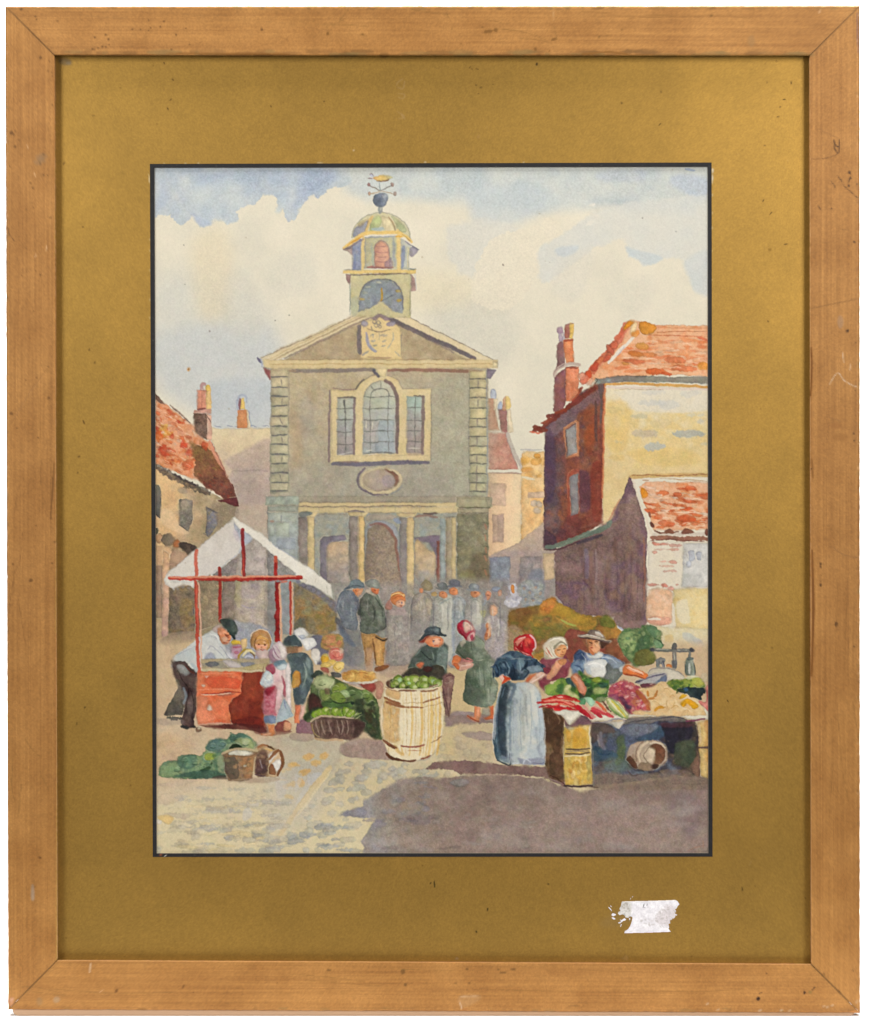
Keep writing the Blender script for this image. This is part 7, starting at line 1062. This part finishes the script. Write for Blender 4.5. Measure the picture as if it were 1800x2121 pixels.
# --- frame and mount
canvas(0, 0, 1800, 2121, .64); paint_bronze()
bronze = material('copper_gold_paint', rough=.48, metal=.14, spec=.3, attr=True, bump=(420, .10, .0004, .08))
gilt = material('bronze_mount_paper', rough=.44, metal=.74, attr=True, bump=(1500, .25, .0002, .06))
OUT = [(11, 13), (1780.5, 12), (1781.5, 2098), (17, 2091)]; INN = [(113.5, 115), (1676, 116), (1679.5, 1996), (119.5, 1988)]
frame = bpy.data.objects.new('frame', None); COL.objects.link(frame); frame.parent = pic
def rail(a, b, gap=.9):
    o0, o1, i0, i1 = np.array(OUT[a], float), np.array(OUT[b], float), np.array(INN[a], float), np.array(INN[b], float)
    n = 760; t = np.linspace(0, 1, n)[:, None]
    # profile: (share of the width from outer to inner, height below the face)
    pr = [(0, .0165), (0, .012), (0, .0022), (.004, .0010), (.012, .0003)]+[(s, 0) for s in np.linspace(.03, .975, 44)]+[(.986, .0002), (.995, .0009), (1, .002), (1, .0075), (1, .0128)]
    rows = []; rc = []
    d = (o1-o0)/np.linalg.norm(o1-o0); rg = np.random.default_rng(a+3)
    wob = np.interp(np.linspace(0, 1, n), np.linspace(0, 1, 240), rg.normal(0, .18, 240))[:, None]
    chip = np.zeros((n, 1))
    for _ in range(26): c = rg.random(); chip += -rg.random()*.45*np.exp(-((np.linspace(0, 1, n)-c)/(.0015+.004*rg.random()))**2)[:, None]
    inward = (i0-o0+i1-o1); inward -= inward@d*d; inward /= np.linalg.norm(inward)
    for s, h in pr:
        e0 = o0+(i0-o0)*s; e1 = o1+(i1-o1)*s
        g = gap/2*min(1, s*1.6); q = e0+d*g+(e1-e0-2*d*g)*t
        q = q+inward*((wob-chip)*max(0, 1-s*12)+wob*.5*max(0, (s-.97)/.03))
        y = FACE+h; X_, Z_ = wx(q[:, 0], q[:, 1], FACE+min(h, .004) if s < .5 else y)
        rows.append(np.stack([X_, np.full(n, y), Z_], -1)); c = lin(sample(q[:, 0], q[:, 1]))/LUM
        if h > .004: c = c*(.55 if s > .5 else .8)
        rc.append(c)
    Vv = np.stack(rows, 1); m = len(pr)
    F_ = grid_faces(n, m)
    if a != 9: pass
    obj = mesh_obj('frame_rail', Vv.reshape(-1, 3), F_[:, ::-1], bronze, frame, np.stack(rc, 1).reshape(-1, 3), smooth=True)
    return obj
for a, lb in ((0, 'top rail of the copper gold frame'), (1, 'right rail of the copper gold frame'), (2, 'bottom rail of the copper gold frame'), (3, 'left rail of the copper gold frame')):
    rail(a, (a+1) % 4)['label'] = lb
# backing rail the picture stands on, set back behind the front face
def slab(name, pts, y0, y1, mat, parent, r=0):
    n = len(pts); v = []
    for y in (y0, y1):
        for p in pts: X_, Z_ = wx(p[0], p[1], y0); v.append((X_, y, Z_))
    f = [tuple(range(n))[::-1], tuple(range(n, 2*n))]+[(i, (i+1) % n, n+(i+1) % n, n+i) for i in range(n)]
    return mesh_obj(name, v, f, mat, parent)
wood = material('worn_wood', (.46, .29, .17), .5, bump=(80, .2, .001, .1))
arc = [(26+14*(1-math.cos(a)), 2104.2-13*(1-math.sin(a))) for a in np.linspace(0, math.pi/2, 6)]; arc2 = [(1776-x+22, y) for x, y in arc][::-1]
slab('backing_board', [(13, 15), (18, 2050), (24, 2070), (1770, 2076), (1778, 2050), (1778, 14)], FACE+.0166, FACE+.0266, wood, frame)['label'] = 'brown wooden back of the frame'
slab('bottom_bead', [(26, 2080)]+arc+arc2+[(1772, 2086)], FACE+.0022, FACE+.016, wood, frame)['label'] = 'paler wooden bead along the underside of the frame'
# mount
WO = [(310.5, 339.5), (1474, 336.5), (1476, 1774.5), (316.5, 1775)]; WI = [(320, 347.5), (1466, 345.5), (1467.5, 1767), (324.5, 1767.5)]
mt = bpy.data.objects.new('mount', None); COL.objects.link(mt); mt.parent = pic
YM = -.0012
def ring(O_, I_, y, na, nc, mat, name, parent, lift=0.0):
    vs, cs, fs = [], [], []; base = 0
    for a in range(4):
        b = (a+1) % 4; s = np.linspace(0, 1, nc)[None, :, None]; t = np.linspace(0, 1, na)[:, None, None]
        o0, o1, i0, i1 = (np.array(q, float) for q in (O_[a], O_[b], I_[a], I_[b]))
        q = (o0+(o1-o0)*t)*(1-s)+(i0+(i1-i0)*t)*s
        X_, Z_ = wx(q[..., 0], q[..., 1], y); vs.append(np.stack([X_, np.full_like(X_, y), Z_], -1).reshape(-1, 3)); cs.append((lin(sample(q[..., 0], q[..., 1]))/LUM).reshape(-1, 3))
        fs.append(grid_faces(na, nc)[:, ::-1]+base); base += na*nc
    return mesh_obj(name, np.concatenate(vs), np.concatenate(fs), mat, parent, np.concatenate(cs))
MO = [(104, 106), (1686, 107), (1690, 2005), (110, 1997)]
o = ring(MO, WO, YM, 1000, 120, gilt, 'mount_board', mt); o['label'] = 'speckled bronze gold paper mount with a few dark flecks'
BOOST = 1.0; canvas(300, 328, 1190, 1460, .8); paint_border()
ink = material('black_line', rough=.6, attr=True, spec=.3)
o = ring(WO, WI, YM-.00015, 700, 6, ink, 'black_border', mt); o['label'] = 'thin black line round the window of the mount'
bevel = material('cut_board_edge', (.3, .26, .2), .8)
def edge_strip(pts, y0, y1, mat, name, parent):
    v = []
    for p in pts:
        for y in (y0, y1): X_, Z_ = wx(p[0], p[1], y0); v.append((X_, y, Z_))
    inn = [(p[0]+(.5 if p[0] < 900 else -.5), p[1]+(.5 if p[1] < 1000 else -.5)) for p in pts]; v = []
    for p, q in zip(pts, inn):
        X_, Z_ = wx(p[0], p[1], y0); v.append((X_, y0, Z_)); X_, Z_ = wx(q[0], q[1], y1); v.append((X_, y1, Z_))
    mesh_obj(name, v, [(2*i, 2*((i+1) % 4), 2*((i+1) % 4)+1, 2*i+1) for i in range(4)], mat, parent)
edge_strip(WI, YM-.00015, -.00005, bevel, 'window_bevel', mt)
# --- torn white sticker
canvas(1240, 1835, 210, 130, 2.0)
cv[:] = hx('e2e0e4'); _o[:] = [1240, 1840, 8.82]
P(['e6e4e6', 'dcd9dd', 'cfccd0'], 0,0,1764,0,1764,1058,0,1058, cu=0, ns=7, e=0, v=0, g=.1)
P(['c0bdba', 'cfccc8', 'b0aca4'], 380,240,590,240,580,500,480,530,360,470, s=20, ns=5, e=0); P(['b8b0b0', 'd0c8ca', 'a8a09a'], 1100,420,1300,300,1440,420,1430,560,1290,680,1180,660,1050,600, s=80, ns=5, e=0, a=.85)
D(['a49c98', 'bcb4b4', 'c9c4c6'], 46, 24, 16, 640,560,1000,520,1290,300,1340,560,1280,720,1000,720, rot=30, jr=60, a=.45, s=14, e=0); D(['9c9488'], 20, 16, 14, 400,260,580,260,560,500,420,480, a=.5, s=10, e=0)
D(['f0eef0', 'eceaee'], 26, 26, 12, 640,260,1280,240,1280,480,1000,520,660,760, rot=0, jr=60, a=.5, s=14, e=0)
L('4c4a4c', 13, 832,285,812,350, cu=0, t=.2); L('5a585a', 7, 805,356,850,350); L('4c4a4c', 12, 892,290,880,318, t=.3); L('6a6868', 8, 870,290,905,280); O('5a5858', 918,285,8,5, a=.9, s=3, e=0)
L('f6eeda', 10, 425,238,900,228,1400,215, t=0, a=.9); L('eadcec', 9, 480,815,900,806,1310,795, t=0, a=.9)
LB = [(425,240),(700,233),(1000,227),(1300,217),(1400,212),(1440,235),(1475,290),(1440,330),(1420,372),(1390,380),(1410,400),(1412,440),(1385,438),(1395,462),(1436,480),(1425,500),(1395,498),(1400,520),(1370,555),(1350,545),(1335,575),(1300,585),(1310,640),(1275,650),(1290,720),(1275,735),(1320,795),(1000,806),(700,815),(470,818),(478,785),(540,745),(580,680),(600,620),(620,540),(612,522),(570,510),(540,540),(490,530),(470,490),(430,475),(385,490),(355,460),(365,425),(400,420),(380,370),(405,330)]
white = material('white_sticker_paper', rough=.75, attr=True, spec=.3)
def flake(name, pts, y, parent, th=.00012):
    from mathutils.geometry import tessellate_polygon
    q = np.array([(1240+x/8.82, 1840+yy/8.82) for x, yy in pts]); n = len(q)
    # dense sheet: cells whose centre lies inside the torn outline, plus the outline itself
    x0, y0 = q.min(0); x1, y1 = q.max(0); st = .55
    gx = np.arange(x0, x1+st, st); gy = np.arange(y0, y1+st, st); A, B = np.meshgrid(gx, gy)
    def inside(a, b):
        r = np.zeros(a.shape, bool)
        for i in range(n):
            (ax, ay), (bx, by) = q[i-1], q[i]
            if ay != by: r ^= ((ay > b) != (by > b)) & (a < (bx-ax)*(b-ay)/(by-ay)+ax)
        return r
    keep = inside(A[:-1, :-1]+st/2, B[:-1, :-1]+st/2).ravel(); F_ = grid_faces(*A.shape)[keep][:, ::-1]
    X_, Z_ = wx(A, B, y); V_ = np.stack([X_, np.full_like(X_, y), Z_], -1).reshape(-1, 3); c = (lin(sample(A, B))/(LUM*.8)).reshape(-1, 3)
    u, inv = np.unique(F_, return_inverse=True); inv = inv.reshape(-1, 4)
    # thickness: border edges go back to the mount
    e = np.concatenate([inv[:, [0, 1]], inv[:, [1, 2]], inv[:, [2, 3]], inv[:, [3, 0]]]); ks = set(map(tuple, e.tolist()))
    bd = np.array([p for p in ks if (p[1], p[0]) not in ks]); m = len(u); Vf = V_[u]; Vb = Vf.copy(); Vb[:, 1] += th
    side = np.stack([bd[:, 1], bd[:, 0], bd[:, 0]+m, bd[:, 1]+m], 1)
    return Vf, Vb, inv, side, c[u]
def flakes(name, shapes, y, parent):
    vs, fs, cs, b = [], [], [], 0
    for s in shapes:
        Vf, Vb, i, sd, c = flake(name, s, y, parent); vs += [Vf, Vb]; fs += [i+b, sd+b]; cs += [c, c]; b += 2*len(Vf)
    return mesh_obj(name, np.concatenate(vs), np.concatenate(fs), white, parent, np.concatenate(cs))
YL = YM-.00014
st = flakes('torn_sticker', [LB], YL, mt); st['label'] = 'torn white sticker with two bits of print near the bottom right corner'
bits = [[(175,340),(200,350),(230,385),(245,420),(215,390),(185,362)],[(212,312),(235,330),(240,345),(220,335)],[(240,470),(260,455),(300,465),(320,485),(290,500),(260,512),(235,490)],[(235,535),(265,530),(305,550),(300,570),(260,565)],[(385,568),(420,580),(470,545),(505,570),(480,590),(450,595),(415,625),(395,615),(412,598)],[(360,625),(400,610),(420,618),(390,640),(355,636)],[(395,700),(410,650),(422,655),(405,705)],[(555,550),(572,540),(578,565),(562,585)],[(575,200),(590,170),(594,175),(580,205)],[(610,160),(628,140),(632,145),(615,165)]]
flakes('sticker_residue', bits, YL, st)['label'] = 'scraps of torn white paper left of the sticker'
